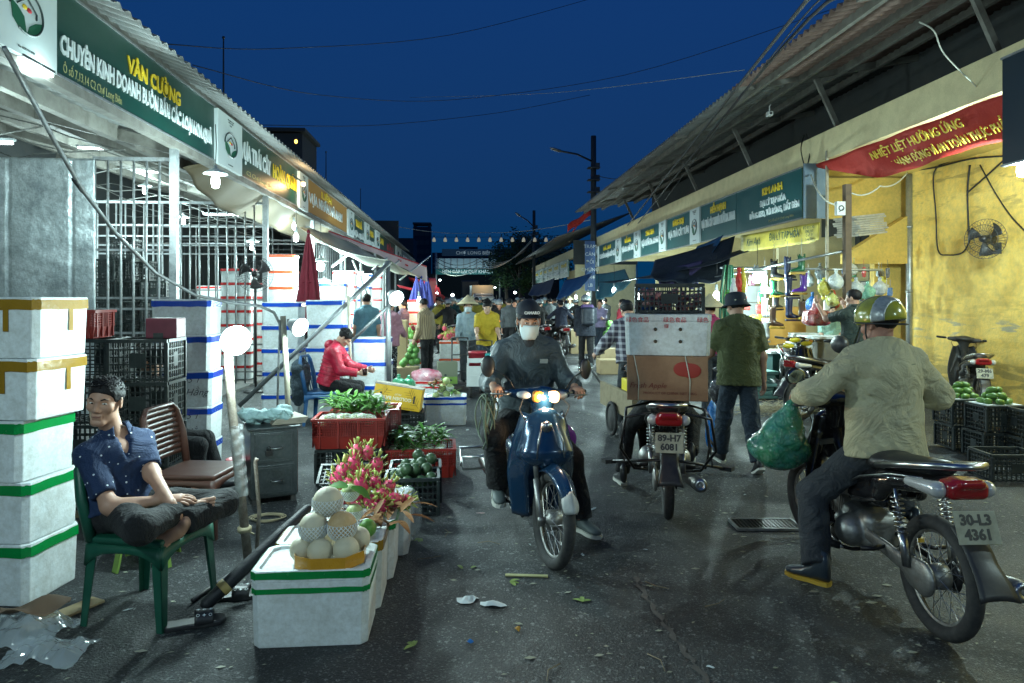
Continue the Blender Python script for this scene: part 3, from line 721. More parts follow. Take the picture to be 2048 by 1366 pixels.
# ------------------------------------------------------------ world
sc = bpy.context.scene
w = bpy.data.worlds.new("World"); sc.world = w; w.use_nodes = True; nt = w.node_tree
SUN_EL, SUN_ROT = -3.0, R(-140)
sky = nt.nodes.new('ShaderNodeTexSky'); sky.sky_type = 'NISHITA'; sky.sun_disc = False
sky.sun_elevation = R(SUN_EL); sky.sun_rotation = SUN_ROT; sky.altitude = 0; sky.air_density = 1.0; sky.dust_density = .3; sky.ozone_density = 3.0
hs = nt.nodes.new('ShaderNodeHueSaturation'); hs.inputs['Saturation'].default_value = 1.0; hs.inputs['Value'].default_value = 1
nt.links.new(sky.outputs[0], hs.inputs['Color'])
_g = nt.nodes.new('ShaderNodeTexCoord'); _s = nt.nodes.new('ShaderNodeSeparateXYZ'); nt.links.new(_g.outputs['Generated'], _s.inputs[0])
_r = nt.nodes.new('ShaderNodeValToRGB'); nt.links.new(_s.outputs[2], _r.inputs[0]); _e = _r.color_ramp.elements
_e[0].position = 0.0; _e[0].color = (.008,.20,.54,1); _e[1].position = .55; _e[1].color = (.008,.18,.80,1); _n = _e.new(.12); _n.color = (.007,.18,.64,1)
_a = nt.nodes.new('ShaderNodeMix'); _a.data_type = 'RGBA'; _a.blend_type = 'ADD'; _a.inputs[0].default_value = 1
nt.links.new(hs.outputs[0], _a.inputs[6]); nt.links.new(_r.outputs[0], _a.inputs[7]); nt.links.new(_a.outputs[2], nt.nodes['Background'].inputs[0]); nt.nodes['Background'].inputs[1].default_value = .15
cam = bpy.data.cameras.new('camera'); co = bpy.data.objects.new('camera', cam); C.objects.link(co); sc.camera = co
co.location = (0,0,H); co.rotation_euler = (R(90),0,-TH); cam.sensor_width = 36; cam.lens = 36*F/2048; cam.shift_y = -(683-HY)/2048; cam.clip_end = 2000; cam.clip_start = .05
sc.view_settings.view_transform = 'Standard'; sc.view_settings.look = 'None'; sc.view_settings.exposure = .38; sc.view_settings.gamma = 1
try:
    sc.cycles.use_denoising = True; sc.cycles.max_bounces = 6; sc.cycles.diffuse_bounces = 3; sc.cycles.glossy_bounces = 3; sc.cycles.transparent_max_bounces = 16; sc.cycles.sample_clamp_indirect = 4
except Exception: pass

# ------------------------------------------------------------ materials
ASPH = mat('asphalt', (.022,.026,.029), .50, var=[(.8,.8,(.045,.050,.052)),(4,.6,(.012,.014,.016)),(60,.55,(.014,.016,.017))], bump=(90,1.), bdist=.014)
CONC = mat('concrete', (.13,.13,.125), .8, var=[(4,.6,(.07,.07,.068)),(40,.3,(.2,.2,.19))], bump=(40,.4))
GALV = mat('galvanised_steel', (.42,.45,.46), .38, .75, var=[(3,.7,(.16,.17,.18)),(30,.4,(.6,.62,.62))], bump=(9,.25), bdist=.03)
STEEL = mat('grey_steel', (.30,.32,.33), .45, .6, var=[(14,.6,(.12,.10,.085))])
DSTEEL = mat('dark_steel', (.05,.055,.06), .5, .4, var=[(8,.6,(.1,.085,.07))])
ROOFM = mat('corrugated_tin', (.20,.215,.21), .6, .3, var=[(2.2,.7,(.11,.10,.09)),(18,.4,(.09,.07,.055))])
ROOFB = mat('rusty_tin', (.19,.12,.095), .75, .1, var=[(1.8,.6,(.10,.075,.065)),(14,.5,(.27,.20,.17))])
BEAM = mat('weathered_beam', (.17,.165,.145), .7, .1, var=[(5,.7,(.07,.06,.05))])
GREENS = mat('sign_green', (.004,.045,.032), .38, var=[(3,.4,(.012,.05,.04))])
TEALS = mat('sign_teal', (.008,.075,.075), .38, var=[(3,.4,(.02,.085,.085))])
WSIGN = mat('sign_white', (.55,.62,.62), .45, var=[(4,.3,(.45,.5,.5))])
LWHITE = mat('letter_white', (.68,.74,.74), .5); LYEL = mat('letter_yellow', (.75,.52,.02), .5); LGOLD = mat('letter_gold', (.36,.34,.14), .5)
LGREEN = mat('emblem_green', (.005,.10,.045), .5); LDARK = mat('emblem_line', (.03,.05,.05), .5); LRED = mat('mark_red', (.5,.02,.03), .5)
CREAM = mat('cream_paint', (.72,.62,.36), .7, var=[(5,.6,(.52,.45,.26)),(60,.3,(.4,.37,.2))], bump=(50,.2))
YELW = mat('yellow_paint', (.72,.48,.11), .72, var=[(2.2,.55,(.42,.31,.07)),(24,.35,(.30,.24,.09))], bump=(30,.35))
DKWALL = mat('dark_wall', (.035,.04,.042), .8, var=[(4,.6,(.06,.06,.055))])
FOAM = mat('foam_white', (.70,.75,.76), .6, var=[(3,.45,(.55,.59,.59)),(11,.5,(.44,.46,.43)),(40,.35,(.34,.34,.29))], bump=(16,.45), bdist=.012)
CARD = mat('cardboard', (.30,.175,.10), .8, var=[(7,.5,(.22,.12,.07)),(40,.2,(.2,.11,.06))], bump=(30,.2))
CARDL = mat('cardboard_tan', (.38,.29,.16), .8, var=[(7,.5,(.28,.2,.11))], bump=(30,.2))
PBLK = mat('crate_black', (.014,.02,.02), .42, var=[(12,.5,(.045,.052,.05))])
PRED = mat('crate_red', (.30,.022,.014), .42, var=[(10,.5,(.18,.02,.015))])
PPNK = mat('crate_maroon', (.20,.02,.045), .45, var=[(10,.5,(.13,.015,.03))])
def tape(n, c): return mat('tape_'+n, c, .22, var=[(9,.35,tuple(x*.6 for x in c))], bump=(25,.35), coat=.4)
TGRN = tape('green', (.0,.22,.045)); TBLU = tape('blue', (.005,.06,.42)); TRED = tape('red', (.52,.03,.03)); TBRN = tape('brown', (.27,.15,.012)); TORG = tape('orange', (.6,.09,.03))
PLASC = mat('clear_plastic', (.75,.8,.82), .12, bump=(9,1.), bdist=.06, alpha=.36, dis=2.5, coat=1.)
INK = mat('marker_ink', (.08,.08,.1), .6)
WIRE = mat('black_cable', (.012,.012,.013), .6); WIREW = mat('pale_cable', (.5,.5,.42), .6)

# ------------------------------------------------------------ ground
b = MB(); b.grid(lambda u, v: V((-60+120*u, -12+420*v, 0)), 2, 2, False); struct('road', b, ASPH)
def speckle(m):
    nt = m.node_tree; N = nt.nodes; L = nt.links; bs = N['Principled BSDF']; prev = bs.inputs['Base Color'].links[0].from_socket; tc = N.new('ShaderNodeTexCoord')
    for sc_, lo, c, am in ((120,.84,(.13,.14,.14),.8),(60,.95,(.22,.23,.23),.8),(170,.55,(.008,.009,.010),.7),(2.2,.80,(.012,.013,.014),.35),(1.1,.84,(.06,.062,.062),.35)):
        v = N.new('ShaderNodeTexVoronoi'); v.inputs['Scale'].default_value = sc_; L.new(tc.outputs['Object'], v.inputs['Vector']); s_ = N.new('ShaderNodeSeparateColor'); L.new(v.outputs['Color'], s_.inputs[0])
        r = N.new('ShaderNodeMapRange'); r.inputs[1].default_value = lo; r.inputs[2].default_value = lo+.04; r.inputs[4].default_value = am; L.new(s_.outputs[0], r.inputs[0])
        mx = N.new('ShaderNodeMix'); mx.data_type = 'RGBA'; L.new(r.outputs[0], mx.inputs[0]); L.new(prev, mx.inputs[6]); mx.inputs[7].default_value = (*c,1); prev = mx.outputs[2]
    w_ = N.new('ShaderNodeTexNoise'); w_.inputs['Scale'].default_value = .55; w_.inputs['Detail'].default_value = 8; w_.inputs['Distortion'].default_value = 1.5; L.new(tc.outputs['Object'], w_.inputs['Vector'])
    r = N.new('ShaderNodeMapRange'); r.inputs[1].default_value = .38; r.inputs[2].default_value = .62; r.inputs[3].default_value = .40; r.inputs[4].default_value = .78; L.new(w_.outputs['Fac'], r.inputs[0]); L.new(r.outputs[0], bs.inputs['Roughness'])
    L.new(prev, bs.inputs['Base Color'])
speckle(ASPH)
b = MB(); b.box((-7.2,22,.005), (6.6,56,.07)); struct('market_floor', b, CONC)
b = MB(); b.box((9.3,14,.03), (4.2,60,.14)); struct('pavement', b, CONC, bev=.01)
b = MB()
pr = None; L = []
for k_ in range(30):
    f = k_/29; p = G(1270+150*f**1.25+4*math.sin(k_*1.7), 1155+215*f**1.1); L.append(p)
for i, p in enumerate(L):
    pass
vs = []; 
for i, p in enumerate(L): ww = .012+.006*math.sin(i*2.3)+.004*math.cos(i*5.1); vs += [p+V((-ww,0,.004)), p+V((ww,0,.004))]
b.add(vs, [(2*i,2*i+1,2*i+3,2*i+2) for i in range(len(L)-1)]); struct('road_seam', b, mat('seam_filler', (.075,.068,.06), .8, var=[(30,.6,(.045,.04,.038))], bump=(40,.4)))

def corr(b, p00, pu, pv, n, amp=.018, nv=2):
    """corrugated sheet: ribs run along pv, waves along pu"""
    p00, pu, pv = V(p00), V(pu), V(pv); nn = pu.cross(pv).normalized()
    b.grid(lambda u, v: p00+pu*u+pv*v+nn*amp*math.sin(u*n*2*math.pi), n*6, nv)

def emblem(parent, M, w, h, col=LGREEN):
    def poly(pts, m, nm):
        b = MB(); b.M = M; b.prism(pts, .003); part(nm, b, m, parent)
    s = w/2
    b = MB(); b.M = M; pts = [V((math.cos(a)*.62*s, h*.02+math.sin(a)*.36*h, .004)) for a in [R(-150+300*i/30+90-90+30) for i in range(31)]]
    b.tube(pts, .028*s, 4); part('emblem_ring', b, LDARK, parent)
    for sg in (-1,1):
        top = .10 if sg < 0 else -.02
        pts = [(0,-.34*h),(sg*.30*s,-.30*h),(sg*.52*s,-.18*h),(sg*.60*s,top*h),(sg*.34*s,(top-.06)*h),(sg*.10*s,(top-.17)*h)]
        if sg < 0: pts = pts[::-1]
        poly(pts, col, 'emblem_leaf')
    b = MB(); b.M = M
    b.tube([V((-.36*s,.08*h,.004)), V((0,.26*h,.004)), V((.36*s,.08*h,.004)), V((.36*s,-.02*h,.004))], .025*s, 4); part('emblem_house', b, LDARK, parent)
    b = MB(); b.M = M; b.ell((-.08*s,.09*h,.003), (.10*s,.045*h,.004), 10); part('emblem_fruit', b, LYEL, parent)
    b = MB(); b.M = M; b.ell((.08*s,.07*h,.004), (.10*s,.045*h,.004), 10); part('emblem_fruit', b, LRED, parent)

def YX(px, X): return W(px, 600, X=X).y
def sign(label, X, y0, y1, z0, z1, lines, m=GREENS, side=1, white=False, out=.0, group=None):
    """side=1: left row, faces +X. lines: (text, rel_x, rel_z, size, mat, sx)"""
    t = thing('shop_sign', label, 'sign', (X, (y0+y1)/2, (z0+z1)/2), 0, group)
    Lw = abs(y1-y0); Hh = z1-z0; b = MB(); th = .05+out
    b.box((side*(th/2-.025),0,0), (th, Lw-.012, Hh)); p = part('panel', b, WSIGN if white else m, t, bev=.004)
    fx = side*(th-.025)+side*.001
    M = basis((fx,0,0), (0,side,0), (0,0,1))
    if not white:
        b = MB()
        for zz in (-Hh/2, Hh/2): b.box((side*.012,0,zz), (.055,Lw,.022))
        part('frame', b, STEEL, t)
    for (s_, rx, rz_, sz, mm, fx_) in lines:
        text('lettering', s_, sz, mm, t, M @ Matrix.Translation((rx*Lw, rz_*Hh, 0)), .012 if sz > .13 else .001, bold=sz*.03 if sz > .13 else 0, fit=fx_*Lw)
    if white:
        emblem(t, M @ Matrix.Translation((0,-.05*Hh if side*white < 2 else 0,0)), Lw*.8, Hh*.62)
        for k_, zz in enumerate((.42,.38,.33)):
            text('small_lettering', ['BAN QUẢN LÝ CHỢ','CHỢ LONG BIÊN','HÀ NỘI'][k_], Hh*.035, LDARK, t, M @ Matrix.Translation((0,zz*Hh,0)), .001)
        text('small_lettering', 'No: 0378.554.4777', Hh*.035, LDARK, t, M @ Matrix.Translation((0,-.42*Hh,0)), .001)
    return t

# ------------------------------------------------------------ left market hall
XL = -3.6; zb, zt = 3.57, 4.35
hall = thing('market_hall', 'long open market hall on the left with corrugated tin eaves above the green signs', 'building', (XL,20,0))
def hp(name, b, m, **k): b2 = b; o = part(name, b2, m, hall, **k); o.location = (-XL,-20,0); return o
b = MB(); corr(b, (-3.15,-3,4.28), (0,42,0), (-1.6,0,.55), 210, .022, 1); hp('roof', b, ROOFM, sol=.004)
b = MB(); corr(b, (-3.66,-3,3.62), (0,42,0), (-7,0,1.75), 150, .035, 1); hp('ceiling', b, ROOFM, sol=.004)
b = MB()
for X_ in (-4.4,-5.4,-6.6,-8.2): b.box((X_,18,3.62+.25*(-3.66-X_)-.12), (.10,42,.18))
hp('purlin', b, BEAM)
for Y_ in [1.2+3.86*i for i in range(-1,10)]:
    b = MB(); b.bar((-3.7,Y_,3.5), (-9.5,Y_,4.95), .08, .14); hp('rafter', b, BEAM)
b = MB(); b.box((XL-.02,18,zb-.05), (.10,42,.10)); b.box((XL+.0,18,zt+.04), (.06,42,.06)); hp('eave_beam', b, BEAM)
for Y_ in (W(355,600,X=-3.6).y, W(530,600,X=-3.65).y, 16.6, 20.4, 24.2, 28, 32, 36):
    b = MB(); b.box((XL-.04,Y_,1.75), (.09,.09,3.5)); hp('column', b, GALV if Y_ < 18 else STEEL, bev=.004)
b = MB(); b.box((-10.2,18,3.2), (.1,42,6.4)); b.box((-7,39,3), (6.5,.1,6)); hp('back_wall', b, DKWALL)
b = MB()
rr = random.Random(3)
for k_ in range(16):
    pts = []; y0 = 7+k_*1.1; z0 = 3.2+rr.random()*.4
    for j in range(9): pts.append(V((-4-.6*j+rr.uniform(-.1,.1), y0+rr.uniform(-.2,.2)+.1*j, z0-.25*math.sin(j*.7+k_)+rr.uniform(-.05,.05)+.08*j)))
    b.tube(pts, .008, 4)
hp('electric_wiring', b, mat('grey_wire', (.16,.16,.15), .6))
# stall cages (frontal lattice walls)
def cage(label, Y, x0, x1, z1, sp, rails, z0=.05, r=.016, m=STEEL):
    t = thing('stall_cage', label, 'cage', ((x0+x1)/2,Y,0))
    n = max(2, int(abs(x1-x0)/sp)); cx = (x0+x1)/2
    b = MB()
    for i in range(n+1): x = x0+(x1-x0)*i/n-cx; b.tube([(x,0,z0),(x+random.uniform(-.008,.008),random.uniform(-.01,.01),z1*.5),(x,0,z1)], r, 6)
    part('bars', b, m, t)
    b = MB()
    for z in rails: b.nx().box((0,.018,z), (abs(x1-x0),.03,.028))
    b.nx().box((0,0,z1), (abs(x1-x0)+.04,.045,.045)); part('rail', b, m, t); return t
Y1 = W(355,600,X=-3.6).y; Y2 = W(530,600,X=-3.65).y
px2x = lambda px, Y: W(px,600,Y=Y).x
z1 = W(250,318,Y=Y1).z; z2 = W(450,406,Y=Y2).z
zr = lambda py, Y, px=300: W(px,py,Y=Y).z
cage('grey steel bar cage right of the shiny sheet metal wall', Y1, px2x(190,Y1), -3.66, z1, .15*1.0, [zr(596,Y1), zr(618,Y1), zr(500,Y1), zr(666,Y1)])
cage('second bar cage behind the hanging lamp and the black fan', Y2, px2x(195,Y2), -3.68, z2, .16, [zr(450,Y2), zr(472,Y2), zr(491,Y2,450), zr(508,Y2,450), zr(600,Y2), zr(690,Y2), zr(745,Y2)])
for i, (Y_, lb) in enumerate(((16.6,'third bar cage beyond the red closed parasol'),(20.4,'fourth bar cage under the pale awning'),(24.2,'far bar cage near the blue closed parasol'),(28.,'farthest bar cage of the left hall'))):
    cage(lb, Y_, -9, -3.68, 3.3, .42, [.6,1.8,2.9], r=.016, m=DSTEEL)
# side lattice at X=-3.7
t = thing('lattice_wall', 'steel lattice along the street side behind the awning', 'fence', (-3.75,20,0)); b = MB()
for i in range(60): b.tube([(0,-3.2+i*.26,.05),(0,-3.2+i*.26,3.1)], .012, 5)
for z in (.5,1.3,2.1,3.05): b.box((0,4.4,z), (.025,15.4,.03))
part('bars', b, STEEL, t)
# sheet metal wall
def sheet(u, v):
    x = px2x(-120,Y1-.1)+(px2x(190,Y1-.1)-px2x(-120,Y1-.1))*u; z = .1+(z1-.12)*v
    n = noise.noise(V((x*1.6,z*1.8,1)))*.022+noise.noise(V((x*3.5,z*5,4)))*.006+ (abs(((x*1.35)%1)-.5) < .03)*.012
    return V((x, Y1-.1+n, z))
b = MB(); b.grid(sheet, 90, 90); o = single('sheet_metal_wall', b, mat('dented_zinc', (.46,.52,.54), .36, .45, var=[(1.5,.85,(.17,.20,.22)),(3.2,.75,(.80,.86,.88)),(14,.5,(.25,.28,.29)),(45,.3,(.12,.12,.11))], bump=(3,.6), bdist=.05), 'dented shiny zinc sheet wall left of the bar cage', 'metal wall', sol=.01)  # cloudy reflections are put into the base colour as pale and dark blotches

# left signs
P = [(-40,97,'w'),(97,425,1),(425,475,'w'),(475,592,2),(592,610,'w'),(610,692,3),(692,704,'w'),(704,727,4),(727,735,'w'),(735,748,5),(748,756,'w'),(756,768,6),(768,790,7),(790,800,'w'),(800,830,8)]
SL = {1: ('dark green shop sign with big white lettering, nearest on the left', [('VÂN CƯỜNG',.02,.16,.23,LYEL,.35),('CHUYÊN KINH DOANH BUÔN BÁN CÁC LOẠI HOA QUẢ',0,-.14,.235,LWHITE,.94),('Ô số 7,13,14 C2 Chợ Long Biên',-.32,-.39,.12,LGOLD,.27)]),
      2: ('green shop sign with white and yellow lettering above the brown valance', [('VỰA TRÁI CÂY',-.26,.02,.36,LWHITE,.45),('HOÀN QUÂN',.24,.02,.34,LYEL,.47),('C2 Chợ Long Biên',-.2,-.38,.11,LGOLD,.4)]),
      3: ('shop sign glowing orange under a warm lamp', [('LIÊN',-.07,.28,.22,LYEL,.24),('VỰA NHÃN HÀ NAM',-.05,-.06,.32,LWHITE,.8)]),
      4: ('green sign just past the orange one with a yellow name', [('THU HÀ',0,.15,.3,LYEL,.55),('VỰA QUẢ',0,-.3,.24,LWHITE,.9)]),
      5: ('small green sign fifth along the left eave', [('MAI',0,.12,.32,LYEL,.5),('HOA QUẢ',0,-.33,.22,LWHITE,.9)]),
      6: ('small green sign sixth along the left eave', [('LAN',0,.1,.35,LYEL,.6)]), 7: ('brownish sign with red marks far along the left eave', [('BẢO',0,0,.4,LRED,.6)]), 8: ('farthest green sign on the left eave', [('HOA QUẢ',0,0,.4,LWHITE,.7)])}
k_ = 0
for a, c, kd in P:
    y0, y1 = YX(a, XL), YX(c, XL)
    if kd == 'w':
        sign(['white emblem panel at the near left end of the eave','white emblem panel between the two big green signs','white emblem panel lit orange beside the glowing sign','white emblem panel right of the orange sign','narrow white emblem panel after the fourth sign','narrow white emblem panel after the fifth sign','narrow white panel near the far end of the left eave'][k_], XL, y0, y1, zb-.03, zt-.02, [], white=True, out=.05); k_ += 1
    else: sign(SL[kd][0], XL, y0, y1, zb, zt, SL[kd][1], m=(mat('sign_orange', (.42,.2,.03), .5) if kd == 3 else GREENS))  # third panel carries the warm lamp's orange light in its base colour
# brown valance cloth under signs 2-3
def val(u, v):
    px = 436+232*u; top = W(px, 600, X=XL+.02); y = top.y; z0 = zb-.02; dz = -.62*math.sin(min(1,u*2.2+.08)*1.57)
    return V((XL+.02-.5*v+.03*math.sin(u*40), y, z0+dz*v*.75+.03*math.sin(v*3+u*9)))
b = MB(); b.grid(val, 50, 10); single('valance', b, mat('brown_tarp', (.10,.075,.04), .8, var=[(3,.5,(.1,.085,.06))]), 'dirty brown cloth valance sagging under the second green sign', 'tarpaulin', sol=.006)
# roof extras behind the left eave
b = MB(); b.box((0,0,1.0), (1.3,2,2.)); b.box((.0,0,2.1), (1.5,2.2,.1)); o = W(585,330,X=-6.2)
single('roof_hut', b, DKWALL, 'dark hut standing on the left roof with one amber lamp', 'hut', (-5.6, YX(578,-5.6), W(578,272,X=-5.6).z-2.15))
for px, py, X_, lb in ((447,75,-4.4,'tall thin rod rising from the near left roof'),(652,304,-4.6,'thin rod on the left roof beyond the dark hut'),(721,378,-4.8,'farthest thin rod on the left roof')):
    top = W(px,py,X=X_); b = MB(); b.tube([(0,0,-2.2 if px < 500 else -1.9),(0,0,0)], [.025,.012], 6); b.ell((0,0,.0), .03, 6); b.box((0,0,-1.85), (.12,.12,.08)); single('lightning_rod', b, DSTEEL, lb, 'rod', top)
bw = [(728,760,436,-6.5,'dark low building behind the left eave'),(770,800,470,-8,'second dark roof behind the left eave'),(800,826,492,-8,'farther dark gable behind the left eave')]
for a, c, py, X_, lb in bw:
    p0 = W(a,py,X=X_); p1 = W(c,py,X=X_); b = MB(); L_ = p1.y-p0.y; b.box((0,0,p0.z/2), (4,L_,p0.z)); t = thing('background_house', lb, 'building', (X_-2,(p0.y+p1.y)/2,0)); part('wall', b, DKWALL, t)
    b = MB(); b.prism([(-2.2,0),(2.2,0),(0,.9)], L_+.4, Matrix.Translation((0,L_/2+.2,p0.z)) @ Matrix.Rotation(R(90),4,'X')); part('roof', b, DSTEEL, t)
# ------------------------------------------------------------ right market hall
XR = 5.5; fz0, fz1, sz0 = 3.73, 4.16, 2.90
rh = thing('market_building', 'cream and yellow market building on the right with deep corrugated canopy', 'building', (XR+2,15,0))
def rp(name, b, m, **k): o = part(name, b, m, rh, **k); o.location = (-XR-2,-15,0); return o
yE = YX(1193, XR)
b = MB(); b.box((XR+.1,(yE-4)/2,(fz0+fz1)/2), (.2,yE+4,fz1-fz0)); rp('fascia', b, CREAM, bev=.005)
yW = YX(1815, 7.6)
STW = mat('stained_yellow', (.80,.52,.11), .75, var=[(1.6,.6,(.62,.41,.09)),(9,.5,(.34,.27,.10)),(26,.3,(.5,.42,.16))], bump=(26,.6), bdist=.02)
def stain(m, z0, z1, c, am, lo=.5):
    nt = m.node_tree; N = nt.nodes; L = nt.links; bs = N['Principled BSDF']; prev = bs.inputs['Base Color'].links[0].from_socket; tc = N.new('ShaderNodeTexCoord'); mp = N.new('ShaderNodeMapping'); mp.inputs['Scale'].default_value = (1,1.2,6); L.new(tc.outputs['Object'], mp.inputs[0])
    n = N.new('ShaderNodeTexNoise'); n.inputs['Scale'].default_value = 1.6; n.inputs['Detail'].default_value = 8; L.new(mp.outputs[0], n.inputs['Vector']); r = N.new('ShaderNodeMapRange'); r.inputs[1].default_value = lo; r.inputs[2].default_value = lo+.06; r.inputs[4].default_value = am; L.new(n.outputs['Fac'], r.inputs[0])
    s_ = N.new('ShaderNodeSeparateXYZ'); L.new(tc.outputs['Object'], s_.inputs[0]); a = N.new('ShaderNodeMapRange'); a.inputs[1].default_value = z0-.12; a.inputs[2].default_value = z0+.05; L.new(s_.outputs[2], a.inputs[0]); b_ = N.new('ShaderNodeMapRange'); b_.inputs[1].default_value = z1-.1; b_.inputs[2].default_value = z1+.15; b_.inputs[3].default_value = 1; b_.inputs[4].default_value = 0; L.new(s_.outputs[2], b_.inputs[0])
    p1 = N.new('ShaderNodeMath'); p1.operation = 'MULTIPLY'; L.new(a.outputs[0], p1.inputs[0]); L.new(b_.outputs[0], p1.inputs[1]); p2 = N.new('ShaderNodeMath'); p2.operation = 'MULTIPLY'; L.new(p1.outputs[0], p2.inputs[0]); L.new(r.outputs[0], p2.inputs[1])
    mx = N.new('ShaderNodeMix'); mx.data_type = 'RGBA'; L.new(p2.outputs[0], mx.inputs[0]); L.new(prev, mx.inputs[6]); mx.inputs[7].default_value = (*c,1); L.new(mx.outputs[2], bs.inputs['Base Color'])
stain(STW, 1.0, 1.3, (.26,.26,.20), .8, .585); stain(STW, 1.3, 1.65, (.40,.28,.07), .35, .5); stain(STW, -.1, .7, (.24,.19,.07), .6, .46); stain(STW, 2.9, 3.7, (.26,.19,.06), .6, .57)
b = MB(); b.box((7.7,(yW-4)/2,1.87), (.2,yW+4,3.74)); rp('side_wall', b, STW)
b = MB(); b.box((7.45,(yE-4)/2,fz0+.04), (3.5,yE+4,.06)); rp('soffit', b, YELW)
b = MB(); b.box((9.1,(yW+yE)/2,1.9), (.2,yE-yW,3.8)); rp('back_wall', b, CREAM)
pw = [W(x,y,Y=yW-.1) for x,y in ((1815,432),(1815,527),(1692,527),(1692,508))]
b = MB(); b.add([p+V((0,dy,0)) for dy in (0,.18) for p in pw], [(0,1,2,3),(7,6,5,4),(0,4,5,1),(1,5,6,2),(2,6,7,3),(3,7,4,0)]); rp('bracket_wall', b, YELW)
for i, Y_ in enumerate((yW+.3, 15.2, 18.4, 21.8, 25.2)):
    b = MB(); b.box((8.1,Y_,1.87), (1.9,.14,3.7)); b.box((7.0,Y_,3.35), (2.6,.16,.7)); rp('partition', b, CREAM if i else YELW)
b = MB(); b.box((8.2, 14.1, 3.4), (.1,3.2,.8)); rp('dark_window', b, DKWALL)
# window with bars at upper left of the wall
b = MB(); b.box((8.98,14.0,3.1), (.05,2.6,.75)); wd = rp('window', b, DKWALL)
b = MB(); b.M = Matrix.Translation((8.94,14.0,3.1))
for i in range(9): b.box((0,-1.2+.3*i,0), (.03,.03,.75))
b.box((0,0,.1), (.03,2.6,.03)); part('window_bars', b, DSTEEL, wd)
# canopy
ce, cz = 4.0, 4.74; yC = YX(1150, 4.0)
b = MB(); corr(b, (ce,-3,cz), (0,13,0), (3.0,0,.62), 90, .03, 1); rp('canopy_roof', b, ROOFB, sol=.004)
b = MB(); corr(b, (ce,10,cz), (0,yC-10,0), (3.0,0,.62), 90, .03, 1); rp('canopy_roof', b, ROOFM, sol=.004)
b = MB()
for rt_, X_ in ((.714,4.35),(.612,5.0),(.56,5.6),(.52,6.2)):
    z_ = cz+(X_-ce)*.62/3-.07; b.box((X_,(yC-3)/2,z_), (.06,yC+3,.10))
rp('canopy_purlin', b, BEAM)
Y_ = .6
while Y_ < yC:
    b = MB(); b.bar((ce+.05,Y_,cz-.02),(6.9,Y_,cz+.52), .06, .09); b.bar((XR+.1,Y_,fz1),(5.25,Y_,cz+.16), .05, .07); rp('canopy_bracket', b, BEAM); Y_ += 3.1
b = MB(); b.box((6.9,(yC-3)/2,4.75), (.1,yC+3,1.25)); rp('upper_wall', b, DKWALL)  # dark sheet stands in for the unlit void under the canopy

# right signs
def rsign(label, a, c, lines, m=TEALS, white=False):
    y0, y1 = YX(a, XR-.04), YX(c, XR-.04); return sign(label, XR-.04, y1, y0, sz0, fz0-.005, lines, m=m, side=-1, white=white, out=.04 if white else 0)
rsign('teal sign with yellow name over two white lines, nearest on the right', 1475, 1607, [('KIM ANH',.10,.27,.18,LYEL,.29),('ĐẠI LÝ TẠP HÓA',.105,.02,.145,LWHITE,.38),('BĂNG KEO, TÚI BÓNG, ĐẤT ĐÈN',.11,-.2,.145,LWHITE,.72),('ĐC: Ô số 19 Chợ Long Biên',.22,-.4,.06,LGOLD,.35)])
rsign('teal sign left of the nearest one with a long white line', 1404, 1475, [('HIỀN HẠNH',.02,.28,.2,LYEL,.43),('VỰA TRÁI CÂY CHUYÊN BƯỞI DA XANH',0,-.04,.24,LWHITE,.94)])
rsign('white emblem panel between the second and third teal signs', 1384.5, 1404, [], white=True)
rsign('teal sign with a hyphenated yellow name', 1336, 1384.5, [('HƯƠNG-THOẠI',.0,.28,.2,LYEL,.45),('VỰA TRÁI CÂY TƯƠI',0,-.05,.24,LWHITE,.85)])
rsign('white emblem panel beside the hyphenated name sign', 1322, 1336, [], white=True)
rsign('teal sign fourth from the near end', 1283, 1322, [('SƠN SEN',0,.28,.2,LYEL,.42),('VỰA BƯỞI DA XANH',0,-.05,.24,LWHITE,.88)])
rsign('white emblem panel fourth along the right eave', 1271, 1283, [], white=True)
rsign('teal sign fifth from the near end', 1244, 1271, [('TUẤN ANH',0,.28,.2,LYEL,.45),('VỰA HOA QUẢ TƯƠI',0,-.05,.24,LWHITE,.88)])
rsign('white emblem panel near the black pole', 1234, 1244, [], white=True)
rsign('teal sign last before the black pole', 1199, 1234, [('HÀ AN',0,.28,.2,LYEL,.42),('CHUYÊN NHẬN KÝ GỬI',0,-.05,.24,LWHITE,.9)])
rsign('sliver of white panel touching the black pole', 1194, 1199, [], white=True)
ys = YX(2008, XR-.06); sign('dark unlit board at the right edge beyond the red banner', XR-.06, ys-2.6, ys, 2.94, 4.02, [], m=mat('sign_navy', (.004,.016,.028), .4), side=-1)  # same sign row, its lack of light painted as a near-black panel colour
pn = W(1616,400,X=XR-.1); b = MB(); b.box((0,0,0), (.34,.04,.86)); single('end_board', b, mat('bluegrey_board', (.12,.18,.24), .5, var=[(6,.4,(.08,.12,.16))]), 'blue grey board standing out at the end of the nearest teal sign', 'board', (XR-.05,pn.y-.1,3.28))
